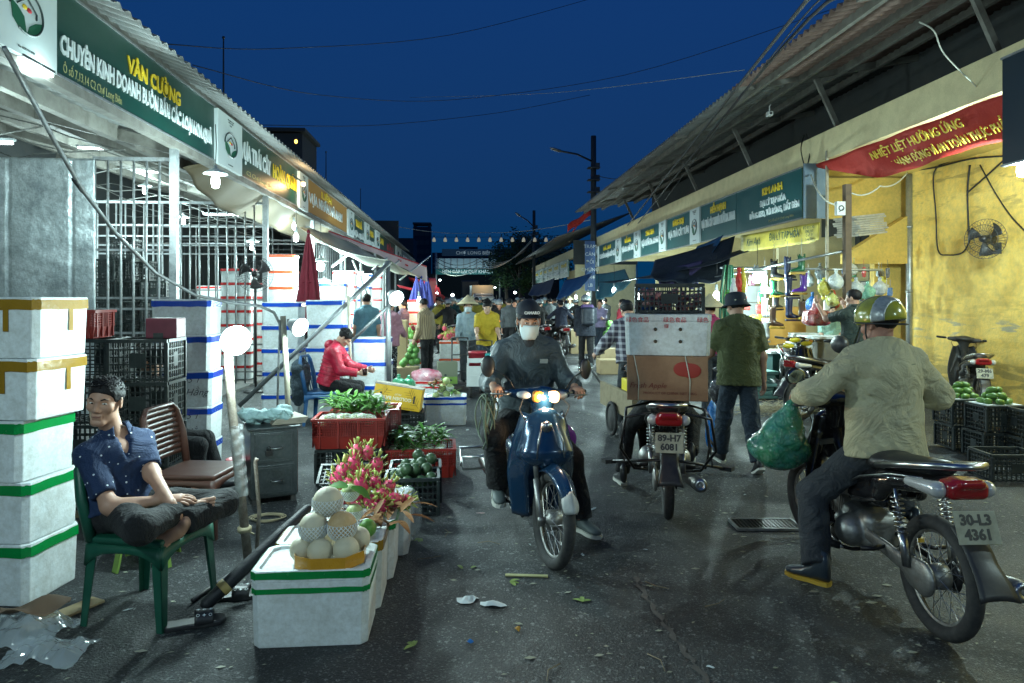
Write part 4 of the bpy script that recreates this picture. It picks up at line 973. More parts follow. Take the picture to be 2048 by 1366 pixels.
# red banner
def ban(u, v):
    tl, tr = W(1622,333,X=XR-.02), W(2012,186,X=XR-.02); p = tl.lerp(tr, u); 
    yb0, yb1 = YX(1728,XR), YX(2012,XR); bb = V((XR-.02+.22, yb0+(yb1-yb0)*u, 3.27)); q = p.lerp(bb, v)
    return q+V((-.03*math.sin(v*3.1)*math.sin(u*11)-.02*math.sin(u*23+v*3),0,-.02*math.sin(u*7)*v))
b = MB(); b.grid(ban, 60, 8); bn = single('red_banner', b, mat('red_cloth', (.42,.022,.012), .75, var=[(3,.4,(.28,.015,.01))], bump=(6,.4), bdist=.05), 'long red cloth banner with yellow lettering hung under the cream fascia', 'banner', sol=.004)
def onban(u, v): return ban(u, v)+V((-.035,0,.0))
y0_, y1_ = YX(1725,XR), YX(2005,XR)
for s_, uc, vc, sz, sx in (('NHIỆT LIỆT HƯỞNG ỨNG',.56,.38,.16,.95),('THÁNG HÀNH ĐỘNG VÌ AN TOÀN THỰC PHẨM NĂM',.62,.78,.155,.72)):
    a, c = ban(uc-.2, vc), ban(uc+.2, vc); x = V((0,-1,0)); up = (ban(uc,.1)-ban(uc,.9)).normalized(); x = (c-a).normalized(); up = (up-x*up.dot(x)).normalized()
    text('lettering', s_, sz, LYEL, bn, basis(ban(uc,vc)+V((-.05,0,0)), x, up), .004, sx=sx, bold=.002)
# yellow cloth banner under the nearest teal sign
def yb(u, v):
    px = 1482+158*u; zt_ = W(1482+158*u, 471-27*u, X=5.2); zb_ = W(1482+158*u, 506-23*u-(3 if u > .96 else 0), X=5.2); p = zt_.lerp(zb_, v); p.x += .02*math.sin(u*17)*v; return p
b = MB(); b.grid(yb, 30, 6); yb_ = single('yellow_banner', b, mat('yellow_vinyl', (.50,.40,.05), .6, var=[(8,.55,(.30,.24,.06))]), 'dirty yellow vinyl banner with dark lettering under the nearest teal sign', 'banner', sol=.004)
x = (yb(.7,.4)-yb(.3,.4)).normalized()
DKG = mat('dark_green_ink', (.01,.05,.02), .6)
text('lettering', 'ĐẠI LÝ TẠP HÓA', .17, DKG, yb_, basis(yb(.56,.42)+V((-.03,0,0)), x, (0,0,1)), .001, sx=.8, bold=.003)
text('lettering', 'Kim Anh', .2, DKG, yb_, basis(yb(.17,.5)+V((-.03,0,0)), x, (0,0,1)), .001, sx=.8, shear=.3)
for k_ in range(4): text('small_lettering', ['ĐT: 0912.345','0983.220','Ô số 19','Long Biên'][k_], .06, DKG, yb_, basis(yb(.88,.2+.2*k_)+V((-.03,0,0)), x, (0,0,1)), .001)

# pipe, cables, wall fan
p0 = W(1812,740,Y=yW-.12); b = MB(); b.tube([(0,0,0),(0,0,3.72)], .055, 12)
for z in (.6,1.7,2.8): b.tube([(0,0,z),(0,0,z+.05)], .065, 12)
single('drain_pipe', b, GALV, 'galvanised drain pipe running up the corner of the yellow wall', 'pipe', (7.6-.02, yW-.08, 0))
def wallp(px, py, o=.03): return W(px, py, X=7.6-o)
CB = [([(1900,322),(1868,345),(1872,430),(1876,500),(1895,510),(1925,505),(1940,480),(1948,460)],.012,'black cable looping down the yellow wall to the fan'),
      ([(1940,330),(1935,385),(1938,470)],.014,'black cable dropping straight down above the wall fan'),
      ([(2008,320),(1975,350),(1935,385)],.012,'black cable slanting from the dark board to the wall'),
      ([(1960,330),(1990,385),(2020,430),(2048,460)],.010,'thin cable running diagonally right of the wall fan'),
      ([(1815,342),(1870,335),(1940,318),(2010,312)],.014,'bundle of cables along the top of the yellow wall')]
for pts, r_, lb in CB:
    P_ = [wallp(*p) for p in pts]; o0 = P_[0].copy(); b = MB(); b.tube(smp([p-o0 for p in P_]), r_, 6); single('wall_cable', b, WIRE, lb, 'cable', o0)
def fan(label, loc, rz, r=.24, m=DSTEEL, wall=True, cat='fan', pitch=0):
    t = thing('wall_fan' if wall else 'pedestal_fan', label, cat, loc, rz); t.rotation_euler = (pitch,0,rz)
    b = MB()
    for j in range(36):
        a = 2*math.pi*j/36; d_ = V((math.cos(a),0,math.sin(a)))
        b.tube([d_*.04+V((0,-.09,0)), d_*r*.7+V((0,-.08,0)), d_*r+V((0,-.02,0)), d_*r*.7+V((0,.05,0)), d_*.05+V((0,.06,0))], .0022, 4, cap=False)
    for rr_, yy in ((r,-.02),(r*.7,-.08),(r*.4,-.088)): b.tube([V((math.cos(2*math.pi*j/30)*rr_, yy, math.sin(2*math.pi*j/30)*rr_)) for j in range(30)], .004, 5, closed=True, up=V((0,1,0)))
    part('guard', b, m, t)
    for k_ in range(3):
        b = MB(); a0 = k_*2*math.pi/3
        def bl(u, v):
            a = a0+(.2+.9*v)*(.5+.6*u); rr_ = .04+(r*.86-.04)*u; return V((math.cos(a)*rr_, -.02+.05*(v-.5), math.sin(a)*rr_))
        b.grid(bl, 8, 6); part('blade', b, BLK, t, sol=.002)
    b = MB(); b.lathe([(0,-.10),(.045,-.095),(.05,-.05),(.05,.0),(.065,.06),(.06,.16),(0,.18)], 16, (0,0,0), V((0,1,0))); part('motor', b, BLK, t)
    if wall: b = MB(); b.bar((0,.12,-.02),(0,.30,-.12), .03,.05); b.box((0,.31,-.12), (.09,.02,.16)); part('bracket', b, DSTEEL, t)
    else: b = MB(); b.tube([(0,.10,-.02),(0,.1,-.9),(0,.1,-pedz)], .02, 8); b.lathe([(0,-.02),(.2,-.02),(.2,.0),(.04,.04),(0,.04)], 20, (0,.1,-pedz+.02)); part('stand', b, BLK, t)
    return t
p = wallp(1972,478,.30); fan('round black fan fixed high on the yellow wall', p, R(-75+0)+.15, .28)
pedz = 2.0
p = W(510,548,d=11.6); pedz = p.z; fan('black pedestal fan in front of the second bar cage', p, R(10), .30, BLK, wall=False)

# poles with street lamps and wires
def lamp_pole(label, px, d, ztop, r, arm, lbm=DSTEEL):
    g = GD(px, d); t = thing('street_lamp', label, 'street lamp', g); b = MB(); b.tube([(0,0,0),(0,0,ztop)], [r, r*.8], 10); part('pole', b, DKWALL, t)
    (ax_, az) = arm; p = W(ax_, az, d=d-1.0)-g; q = W(px, arm[1]+22, d=d)-g; b = MB(); b.tube([q, q.lerp(p,.5)+V((0,0,.1)), p], .04, 6); part('arm', b, DSTEEL, t)
    b = MB(); dd = (p-q).normalized(); b.tube([p-dd*.1, p, p+dd*.35, p+dd*.5], [.05,.11,.11,.04], 8, fl=.5); part('lamp_head', b, STEEL, t)
    b = MB()
    for z in (.72,.78,.84): b.box((0,-.02,ztop*z), (.5,.4,.04)); b.box((.15,0,ztop*z+.1), (.2,.2,.22))
    part('bracket', b, DSTEEL, t); return t
lamp_pole('dark concrete pole with a street lamp arm by the end of the right hall', 1187, 28.6, W(1187,272,d=28.6).z, .14, (1120,302))
lamp_pole('distant pole with a short lamp arm beside the tree', 1068, 48, W(1068,421,d=48).z, .13, (1040,432))
b = MB(); b.box((0,0,0),(.42,.06,2.05)); o = single('blue_sign', b, mat('sign_blue', (.06,.12,.28), .5, var=[(4,.3,(.1,.18,.34))]), 'narrow upright blue sign on the dark concrete pole', 'sign', W(1180,532,d=28.2))
for k_ in range(6): text('lettering', ['TRẠM','CÂN','ĐỐI','CHỨNG','CHỢ','LB'][k_], .2, LWHITE, o, basis((0,-.035,.8-.32*k_),(1,0,0),(0,0,1)), .002)
def wire(label, pts, r=.012, m=WIRE, sag=0, name='overhead_wire'):
    P_ = [W(px,py,d=d) for px,py,d in pts]; b = MB(); o0 = P_[0].copy(); Q = []
    if not sag: P_ = smp(P_, 6)
    for a, c in zip(P_[:-1], P_[1:]):
        for k_ in range(8 if sag else 1): f = k_/8; q = a.lerp(c, f); q.z -= sag*4*f*(1-f); Q.append(q-o0)
    Q.append(P_[-1]-o0); b.tube(Q, r, 5); return single(name, b, m, label, 'cable', o0)
wire('thick black cable rising to the right over the near canopy', [(1240,470,26),(1470,180,9),(1630,-20,5.2)], .02)
wire('double black cable just below the thick one', [(1250,480,26),(1500,170,9),(1700,-20,5.2)], .018)
wire('thin black cable beside the canopy edge', [(1330,400,18),(1530,130,8),(1660,-20,5.5)], .008)
wire('black wire crossing the sky at the upper left', [(330,88,9),(560,97,14),(900,70,18),(1190,-5,22)], .008)
wire('lower black wire crossing the sky from the left eave', [(385,130,10),(640,190,16),(900,200,20),(1250,150,20),(1660,20,16)], .008)
wire('pale wire strung across the middle of the sky', [(820,195,30),(1100,186,24),(1490,140,14)], .008, WIREW)
wire('black wire low across the sky from the left roof', [(520,250,18),(760,250,24),(1000,225,28),(1180,190,28)], .01)
wire('pale wire above the string of small lamps', [(790,452,40),(960,465,48),(1180,440,30)], .016, WIREW, .2)
wire('black wires leaving the concrete pole to the left', [(1187,350,28.6),(1240,358,26),(1330,330,18)], .014)
for k_ in range(4): wire(['topmost','second','third','lowest'][k_]+' of the slack wires drooping from the string lamps over the gate', [(868,545-8*k_-10,70),(960,535-6*k_,62),(1066,476+4*k_,48)], .03, WIREW if k_ < 2 else WIRE, .8)
# string of small lamps
wire('straight wire carrying the row of small white lamps', [(862,474,44),(1000,474,44),(1140,470,44)], .012)
lb0 = None
b = MB(); b.lathe([(0,.12),(.05,.12),(.10,.0),(.115,-.10),(.09,-.14),(0,-.15)], 12)
LS = mat('opal_lamp', (.7,.66,.5), .4, emit=((1,.9,.6), .16))  # globes are unlit; a weak emission makes them look pale
for i in range(13):
    p = W(868+22.4*i, 479, d=44)
    if lb0 is None:
        lb0 = thing('festoon_lamp', 'small pale lamp in the row strung over the street', 'lamp', p, 0, 'row of small lamps strung over the street'); part('lamp_globe', b, LS, lb0); c_ = MB(); c_.tube([(0,0,.1),(0,0,.28)], .03, 6); part('lamp_cap', c_, DSTEEL, lb0)
    else: dup(lb0, p)

# ------------------------------------------------------------ second right hall
t = thing('market_hall', 'smaller second market hall beyond the dark concrete pole', 'building', (7.5,45,0))
def r2(name, b, m, **k): o = part(name, b, m, t, **k); o.location = (-7.5,-45,0); return o
ya, yb2 = YX(1150,5.5), YX(1064,5.5)
b = MB(); b.box((5.6,(ya+yb2)/2,3.9), (.2,yb2-ya,.45)); r2('fascia', b, CREAM)
b = MB(); corr(b, (4.3,ya-2,4.5), (0,yb2-ya+4,0), (3.6,0,1.2), 80, .03, 1); r2('roof', b, ROOFM, sol=.01)
b = MB(); b.box((8.5,(ya+yb2)/2,1.9), (.2,yb2-ya,3.8)); b.box((7,ya,1.9), (3,.2,3.8)); r2('wall', b, CREAM)
b = MB(); b.box((7,ya-.2,3.9), (3.2,.2,1.2)); r2('gable', b, DKWALL)
ed = [1138,1120,1107,1096,1087,1079,1071]
for i in range(6):
    y0, y1 = YX(ed[i],5.45), YX(ed[i+1],5.45)
    sign(['pale sign nearest on the second hall','second pale sign of the second hall','third pale sign of the second hall','fourth pale sign of the second hall','fifth pale sign of the second hall','farthest pale sign of the second hall'][i], 5.44, y0, y1-.15, 2.75, 3.66, [('HOA QUẢ',0,.2,.25,LYEL,.6),('VỰA QUẢ',0,-.15,.25,LWHITE,.85)], m=mat('sign_pale_teal', (.09,.2,.17), .5), side=-1)

# ------------------------------------------------------------ far end: gate, tower, trees
gd = 88; gl, gr = W(872,553,d=gd), W(1000,553,d=gd)
t = thing('market_gate', 'pale exit gate over the street with a dark green lettered band', 'gate', (gl+gr)/2*1.0); t.location.z = 0; o_ = V(t.location)
def gp(name, b, m): o = part(name, b, m, t); o.location = -o_; return o
def gbox(px0,py0,px1,py1,d,th,name,m):
    a, c = W(px0,py0,d=d), W(px1,py1,d=d); b = MB(); b.box(((a.x+c.x)/2,(a.y+c.y)/2,(a.z+c.z)/2), ((c-a).length if False else abs(V((c.x-a.x,c.y-a.y)).length), th, abs(a.z-c.z)), rz=-TH); return gp(name, b, m)
gbox(872,538,1000,549,gd,.4,'lettered_band', mat('gate_green', (.01,.12,.12), .5)); gbox(874,517,992,537,gd+.1,.3,'upper_panel', mat('gate_panel', (.42,.55,.6), .5, var=[(1,.4,(.16,.25,.3))]))
b = MB()
for i in range(10): p = W(877+12.6*i,527,d=gd-.2); b.box(p,(.08,.08,1.3))
gp('panel_post', b, STEEL)
gbox(884,498,990,512,gd+14,.3,'back_sign', mat('gate_blue', (.05,.13,.2), .6))
for px in (872,1000): a = W(px,560,d=gd); b = MB(); b.tube([(a.x,a.y,0),(a.x,a.y,W(px,505,d=gd).z)], .15, 8); gp('gate_post', b, STEEL)
xd = V((CS,-SN,0)); p = W(935,543.5,d=gd-.35)
text('lettering', 'HẸN GẶP LẠI QUÝ KHÁCH', .62, mat('gate_letters', (.6,.7,.7), .5, emit=((.6,.8,.8),.12)), t, basis(p-o_, xd, (0,0,1)), .02, sx=.86, bold=.01)  # letters are no lamp; a weak emission lightens them
p = W(948,506,d=gd+13); text('lettering', 'CHỢ LONG BIÊN', .7, mat('gate_letters'), t, basis(p-o_, xd, (0,0,1)), .02)
b = MB(); pA = W(820,540,d=100); pB = W(1090,540,d=100); b.box(((pA.x+pB.x)/2,(pA.y+pB.y)/2,2.6), (24,1,5.2)); single('dark_backdrop_wall', b, mat('night_wall', (.004,.009,.013), .9), 'dark wall of the lot behind the exit gate', 'wall')
def far_house(label, a, c, top, d, m=DKWALL, rail=False):
    p0, p1 = W(a,top,d=d), W(c,top,d=d); t = thing('tower_block' if top < 470 else 'far_house', label, 'building', ((p0.x+p1.x)/2,(p0.y+p1.y)/2,0)); wd_ = abs(p1.x-p0.x); b = MB(); b.box((0,0,p0.z/2), (wd_,8,p0.z)); ww = part('wall', b, m, t)
    if rail:
        b = MB(); b.box((0,0,p0.z+1.2), (wd_*1.05,7.5,.6)); part('roof', b, DSTEEL, t)
        for sx_ in (-1,1): b = MB(); b.box((sx_*wd_*.42,0,p0.z+.5), (.8,6,1.2)); part('roof_post', b, DSTEEL, t)
        for r_ in range(6):
            for k_ in range(3): b = MB(); b.box((wd_*(-.3+.3*k_),-4.02,p0.z*.97-3*r_-1.5), (1.6,.08,1.5)); part('window', b, DSTEEL, t)
    return t
NB = mat('night_building', (.02,.035,.05), .9, var=[(.3,.5,(.03,.045,.06))])
far_house('dark tower block rising left of the gate against the sky', 828, 862, 456, 230, NB, True)
far_house('low dark building left of the tower', 770, 830, 480, 120, NB); far_house('dark flat roofed building behind the gate', 866, 985, 508, 150, NB)
far_house('dark building with red roof posts behind the gate sign', 918, 955, 496, 170, mat('night_red', (.06,.015,.015), .9)); far_house('long dark building right of the gate', 985, 1060, 500, 190, NB)
# red flag
p = W(1135,432,d=26); b = MB(); b.grid(lambda u, v: V((.9*u, .1*math.sin(u*6), -.35+.65*u-.28*v+.04*math.sin(u*9))), 14, 5); b.tube([(1.0,0,.5),(.2,0,-.6)], .02, 6); single('red_flag', b, mat('red_cloth'), 'dark red flag on the far corner of the right canopy', 'flag', p, sol=.006)

LEAFN = mat('night_leaf', (.035,.07,.022), .6, var=[(1.5,.6,(.02,.045,.02))]); BARK = mat('bark', (.06,.045,.035), .9, bump=(20,.6))
def tree(label, px, d, ztop, rx_, n, seed, zc=None, m=LEAFN):
    g = GD(px, d); rr = random.Random(seed); t = thing('leafy_tree', label, 'tree', g); b = MB(); hh = ztop*.5
    b.tube([(0,0,0),(.1,0,hh*.5),(0,.1,hh)], [.3,.22,.16], 9)
    tips = []
    for k_ in range(12):
        a = rr.uniform(0,6.28); f = rr.uniform(.4,1); q = V((math.cos(a)*rx_*f*.7, math.sin(a)*rx_*f*.7, hh+rr.uniform(.1,.85)*(ztop-hh))); s0 = V((0,.1,hh*rr.uniform(.6,1))); b.tube([s0, s0.lerp(q,.5)+V((0,0,.3)), q], [.1,.06,.02], 5); tips.append(q)
    part('trunk', b, BARK, t); b = MB()
    for k_ in range(n):
        c_ = rr.choice(tips); rad = rx_*.42; o = V((rr.gauss(0,1),rr.gauss(0,1),rr.gauss(0,.8)))*rad*.5; p = c_+o; s_ = rr.uniform(.09,.22)
        x_ = V((rr.gauss(0,1),rr.gauss(0,1),rr.gauss(0,.6))).normalized()*s_; y_ = x_.orthogonal().normalized()*s_*.5
        b.add([p-x_, p+y_, p+x_, p-y_], [(0,1,2,3)])
    part('crown', b, m, t); return t
tree('large dark leafy tree right of the gate', 1040, 66, 7.6, 3.4, 5200, 1); tree('dark tree behind the second hall', 1090, 78, 8.2, 3.6, 4200, 2); tree('dark tree overhanging the right end of the gate', 1012, 80, 6.6, 2.8, 3200, 5)
tree('bushy tree lit from below at the end of the street', 1068, 58, 4.6, 1.8, 1800, 9)
# ------------------------------------------------------------ lamps
GLOW = mat('lamp_glow_white', (1,1,1), .5, emit=((.86,1,1), 12))
LAMPH = mat('lamp_housing', (.3,.33,.34), .5, var=[(10,.5,(.15,.16,.16))])
def light(parent, loc, power, col=(.72,1.,.99), r=.05, spot=None):
    l = bpy.data.lights.new('lamp_light', 'SPOT' if spot else 'POINT'); l.energy = power; l.color = col; l.shadow_soft_size = r
    o = bpy.data.objects.new('lamp_light', l); C.objects.link(o); o.parent = parent; o.location = loc
    if spot: l.spot_size = R(spot[1]); l.spot_blend = .8; o.rotation_euler = V(spot[0]).to_track_quat('-Z','Y').to_euler()
    return o
def hang(label, p, power, cord=1.0, r=.05, shade=True, group=None, col=(.72,1.,.99), k=1., dx=0):
    t = thing('hanging_lamp', label, 'lamp', p, 0, group); b = MB(); b.lathe([(0,.075),(r*.55,.07),(r*.95,.03),(r,-.03),(r*.8,-.075),(0,-.09)], 16); part('bulb', b, GLOW, t)
    b = MB(); b.lathe([(0,.19),(.022,.19),(.026,.085),(0,.08)], 12); part('lamp_cap', b, LAMPH, t)
    if shade: b = MB(); b.lathe([(.025,.155),(.05,.14),(.135,.095),(.14,.085)], 24); part('lamp_shade', b, mat('enamel_shade', (.55,.6,.6), .35), t, sol=.003)
    b = MB(); b.tube([(0,0,.19),(.01,0,.19+cord*.5),(dx,0,.19+cord)], .005, 5); part('cord', b, WIRE, t)
    light(t, (0,0,-.13), power, col, .045); return t
K = 1.3
hang('round lamp with white shade hanging in front of the near bar cage', W(431,362,d=8.3), 130*K, .5)
hang('lamp hanging beside the peak of the red closed parasol', W(592,474,d=13.2), 110*K, .35, shade=False)
hang('small lamp just above the red parasol peak', W(588,452,d=15), 40*K, .35, .04, False)
hang('bright lamp with red hook between parasol and awning', W(641,532,d=12.5), 150*K, .6, .07)
hang('lower bright lamp right of the red parasol', W(648,571,d=14.5), 120*K, .6, .07)
hang('white globe lamp behind the slanting pale pole', W(505,492,d=14.0), 30*K, .5, .05)
def clamp_lamp(label, p, dirv, r, power):
    t = thing('clamp_lamp', label, 'lamp', p); d_ = V(dirv).normalized()
    b = MB(); b.lathe([(r*.35,-r*1.7),(r*.5,-r*1.6),(r*.8,-r*.9),(r*1.02,-r*.1),(r*1.04,0)], 24, (0,0,0), d_); part('housing', b, LAMPH, t, sol=.003)
    b = MB(); b.lathe([(0,r*.42),(r*.45,r*.38),(r*.8,r*.2),(r,-.005),(r*.9,-r*.3)], 24, (0,0,0), d_); part('bulb', b, GLOW, t)
    b = MB(); b.box(-d_*r*1.8, (r*.5,r*.5,r*.7)); part('clamp', b, DSTEEL, t); light(t, d_*(r*.42+.05), power, r=r*.8); return t
clamp_lamp('big round bright lamp on top of the nearest leaning pole', W(472,681,d=4.12), (.55,-.75,-.15), .088, 62*K)
clamp_lamp('round lamp aimed right on the second pole behind the cabinet', W(601,655,d=6.35), (.75,-.55,-.3), .085, 62*K)
clamp_lamp('round lamp at the awning pole above the striped shirt man', W(793,597,d=8.9), (.5,-.7,-.35), .10, 85*K)
def tube_lamp(label, p, dv, L, power, name='tube_lamp'):
    t = thing(name, label, 'lamp', p); d_ = V(dv).normalized(); b = MB(); b.tube([-d_*L/2, d_*L/2], .016, 8); part('tube', b, GLOW, t); b = MB(); b.bar(-d_*L*.53+V((0,0,.03)), d_*L*.53+V((0,0,.03)), .05, .025); part('fitting', b, LAMPH, t); light(t, (0,0,-.06), power, r=.12); return t
tube_lamp('short tube lamp under the near left white emblem panel', W(73,135,X=-3.55), (0,1,0), .42, 24*K)
tube_lamp('tube lamp standing under the near left roof', W(-40,285,d=6.6), (1,0,0), .6, 70*K)
tube_lamp('tube lamp on the cage below the brown valance', W(672,487,X=-3.4)+V((0,0,0)), (0,1,0), 1.2, 60*K)
tube_lamp('tube lamp deep under the pale awning', W(752,523,d=17), (.6,.8,0), .6, 60*K)
tube_lamp('slanted tube lamp left of the awning strut', W(683,520,d=15), (.5,.6,.5), .6, 60*K)
far = [(874,588,30,60,'bright lamp at the far end of the left stalls'),(866,582,26,60,'bright lamp below the red awning end'),(858,602,22,40,'lamp beside the far white crates'),
 (1176,590,24,70,'bright lamp just left of the concrete pole base'),(1197,585,21,90,'bright lamp right of the concrete pole base'),(1228,580,19,100,'brightest bulb over the melon table'),(1274,592,15,60,'lamp partly behind the stacked black crate'),
 (1152,594,29,50,'lamp under the blue awning by the helmeted shopper'),(1433,591,11.5,60,'small bare bulb left of the green straps'),(1213,630,15,0,'') ]
for px, py, d, pw, lb in far:
    if pw: hang(lb, W(px,py,d=d), 1.9*pw*K, .5, .055, shade=False)
hang('lamp with shade lighting the hanging boots', W(1514,555,d=10.6), 62*K, .4, .07)
hang('lamp with shade beside the plastic bags by the pole', W(1605,632,d=12.6), 50*K, .3, .05)
hang('lamp cut by the right edge of the picture below the dark board', W(2046,338,d=7.4), 210*K, .3, .06)
WARM = (1,.62,.25)
t = hang('warm orange lamp on the blue closed parasol', W(838,600,d=15), 16, .3, .04, shade=False, col=(1,.6,.3))
t = thing('roof_lamp', 'amber lamp on the eave lighting the orange sign', 'lamp', W(606,368,X=-3.35)); b = MB(); b.ell((0,0,0), (.05,.05,.05), 10); part('bulb', b, GLO, t); b = MB(); b.bar((0,0,.04),(-.25,0,.2), .03); part('arm', b, DSTEEL, t); light(t, (.10,0,-.05), 20, WARM)
t = thing('roof_lamp', 'small amber lamp on the dark roof hut', 'lamp', W(592,283,X=-4.1)); b = MB(); b.ell((0,0,0), (.04,.04,.05), 10); part('bulb', b, mat('amber_glow', (1,.5,.1), .5, emit=((1,.5,.08),5)), t); b = MB(); b.box((0,0,.07),(.05,.05,.05)); part('lamp_cap', b, DSTEEL, t)
# added lamps: far street, left hall interior, and assumed unseen ones near the viewer
for i, (px, py, d) in enumerate(((880,560,66),(990,575,74),(1030,585,50),(905,590,44),(925,575,84))): hang('distant lamp '+['left of the gate underpass','right under the gate','beside the far mopeds','above the far left crowd','near the gate band'][i], W(px,py,d=d), [420,420,160,110,700][i], .4, .1, shade=False)  # lamps added to brighten the dark gate and far street
hang('lamp deep inside the left hall behind the first cage', W(290,380,d=15), 190, .4); hang('lamp inside the left hall behind the sheet metal', (-6.5,11.5,3.3), 170, .4); hang('second lamp inside the left hall past the fan', (-6.2,15.5,3.3), 170, .4)  # lamps added in the hall interior to brighten the cage bars
for X_, Y_, Z_, pw, lb in ((-2.3,1.0,2.7,62,'stall lamp under the left eave nearest the viewer'),(-2.2,-2.4,2.7,110,'stall lamp under the left eave behind the viewer'),(4.7,2.2,2.9,80,'stall lamp under the right canopy beside the viewer'),(4.6,-2.4,2.9,90,'stall lamp under the right canopy behind the viewer')):  # assumed out-of-view lamps, placed to light the foreground from the viewer's side
    hang(lb, (X_,Y_,Z_), pw*K, .6, .06)
# ------------------------------------------------------------ boxes and crates
PROTO = {}
def foam_box(label, loc, rz, size=(.52,.36,.32), tp=TBLU, style='band', group=None, marks=None, lid=True, loc_z=None):
    key = (size, tp.name, style, lid)
    w_, d_, h_ = size
    if key not in PROTO or marks:
        t = thing('foam_box', label, 'foam box', loc, rz, group)
        b = MB(); t_ = .965; hb = h_-.05
        def ring(z, k, wob=0):
            c = .03; W_, D_ = w_/2*k, d_/2*k
            return [V((x,y,z)) for x,y in ((-W_+c,-D_),(W_-c,-D_),(W_,-D_+c),(W_,D_-c),(W_-c,D_),(-W_+c,D_),(-W_,D_-c),(-W_,-D_+c))]
        vs = ring(0,t_)+ring(.012,t_+.006)+ring(hb,1)+ring(hb,.9)+ring(.04,.88)
        b.add(vs, [(i*8+j, i*8+(j+1)%8, (i+1)*8+(j+1)%8, (i+1)*8+j) for i in range(4) for j in range(8)]+[tuple(range(8))[::-1], tuple(32+j for j in range(8))])
        part('box_body', b, FOAM, t, bev=.004)
        if lid:
            b = MB(); vs = ring(hb+.002,1.012)+ring(hb+.046,1.008)+ring(hb+.050,.99)+ring(hb+.050,.90)+ring(hb+.036,.88)
            b.add(vs, [(i*8+j, i*8+(j+1)%8, (i+1)*8+(j+1)%8, (i+1)*8+j) for i in range(4) for j in range(8)]+[tuple(range(8))[::-1], tuple(32+j for j in range(8))]); part('lid', b, FOAM, t)
        def band(z0, z1, k, mm=tp):
            b = MB(); n = 6; vs = []
            R0 = ring(z0,k); R1 = ring(z1,k*1.0)
            for q in (R0,R1):
                for j in range(8):
                    for s_ in range(n): p = q[j].lerp(q[(j+1)%8], s_/n); p.z += random.uniform(-.003,.003); vs.append(p)
            m_ = 8*n; b.add(vs, [(j,(j+1)%m_,(j+1)%m_+m_,j+m_) for j in range(m_)]); part('tape', b, mm, t, sol=.001)
        if style == 'band': band(hb-.016, hb+.036, 1.018)
        elif style == 'double': band(hb+.012, hb+.046, 1.018); band(hb-.055, hb-.03, 1.006)
        elif style == 'top': band(hb+.0, hb+.05, 1.018)
        if style == 'band' and tp is TBRN:
            for x in (-.1,.12): b = MB(); b.box((x,-d_/2*1.015,hb-.06), (.03,.002,.14)); part('tape', b, tp, t)
            b = MB(); b.box((w_/2*1.015,d_*.1,hb-.06), (.002,.03,.15)); part('tape', b, tp, t)
        if marks:
            for s_, x, z, sz in marks: text('handwriting', s_, sz, INK, t, basis((x,-d_/2*1.01-.001,z),(1,0,0),(0,0,1)), .0006, shear=.4)
        else: PROTO[key] = t
        return t
    return dup(PROTO[key], loc, rz, label, group)

def stack(labelf, x, y, rz, n, size, tp, style='band', z0=0, group=None, jit=.012, marks=None, start=1):
    out = []
    for i in range(n):
        r_ = random.Random(int(x*1000)+i)
        out.append(foam_box(labelf(i), (x+r_.uniform(-jit,jit), y+r_.uniform(-jit,jit), z0+i*size[2]*1.003), rz+r_.uniform(-.02,.02), size, tp, style, group, marks=(marks or {}).get(i)))
    return out
ORD = ['lowest','second','third','fourth','fifth','sixth','seventh','eighth','ninth']
def nth(n, what): return lambda i: ('topmost' if i == n-1 else ORD[i]+' from the ground')+' '+what

def crate(label, loc, rz, size=(.6,.42,.31), m=PBLK, group=None, open_=True, tilt=None, dense=1):
    key = ('crate', size, m.name, dense)
    if key not in PROTO:
        t = thing('plastic_crate', label, 'crate', loc, rz, group); w_, d_, h_ = size; b = MB()
        def side(W_, D_, ax):
            n = max(6, int(W_/.038*dense)); nz = 5
            for sg in (-1,1):
                for i in range(n+1):
                    x = -W_/2+W_*i/n; c = (x, sg*D_/2, h_/2) if ax == 0 else (sg*D_/2, x, h_/2); b.box(c, (.009,.008,h_-.02) if ax == 0 else (.008,.009,h_-.02))
                for k_ in range(nz+1):
                    z = .02+(h_-.04)*k_/nz; b.box((0,sg*D_/2,z) if ax == 0 else (sg*D_/2,0,z), (W_,.0065,.010) if ax == 0 else (.0065,W_,.010))
                b.box((0,sg*D_/2,h_*.5) if ax == 0 else (sg*D_/2,0,h_*.5), (W_*.26,.007,h_*.34) if ax == 0 else (.007,W_*.22,h_*.34))
        side(w_-.02, d_-.02, 0); side(d_-.02, w_-.02, 1); part('side_walls', b, m, t)
        b = MB()
        for sg in (-1,1):
            b.box((0,sg*(d_/2-.006),h_-.012), (w_,.022,.024)); b.box((sg*(w_/2-.006),0,h_-.0115), (.022,d_-.045,.023))
        part('rim', b, m, t)
        b = MB()
        for i in range(9): b.box((-w_/2+w_*(i+.5)/9,0,.008), (.018,d_-.02,.008))
        for i in range(5): b.box((0,-d_/2+d_*(i+.5)/5,.0085), (w_-.02,.018,.007))
        b.box((0,0,.004),(w_-.06,d_-.06,.002)); part('base', b, m, t)
        for sx in (-1,1):
            for sy in (-1,1): b = MB(); b.box((sx*(w_/2-.008),sy*(d_/2-.008),h_/2-.013), (.026,.026,h_-.028)); part('corner_post', b, m, t, bev=.004)
        PROTO[key] = t
    else: t = dup(PROTO[key], loc, rz, label, group)
    if tilt: t.rotation_euler = (tilt[0], tilt[1], rz)
    return t
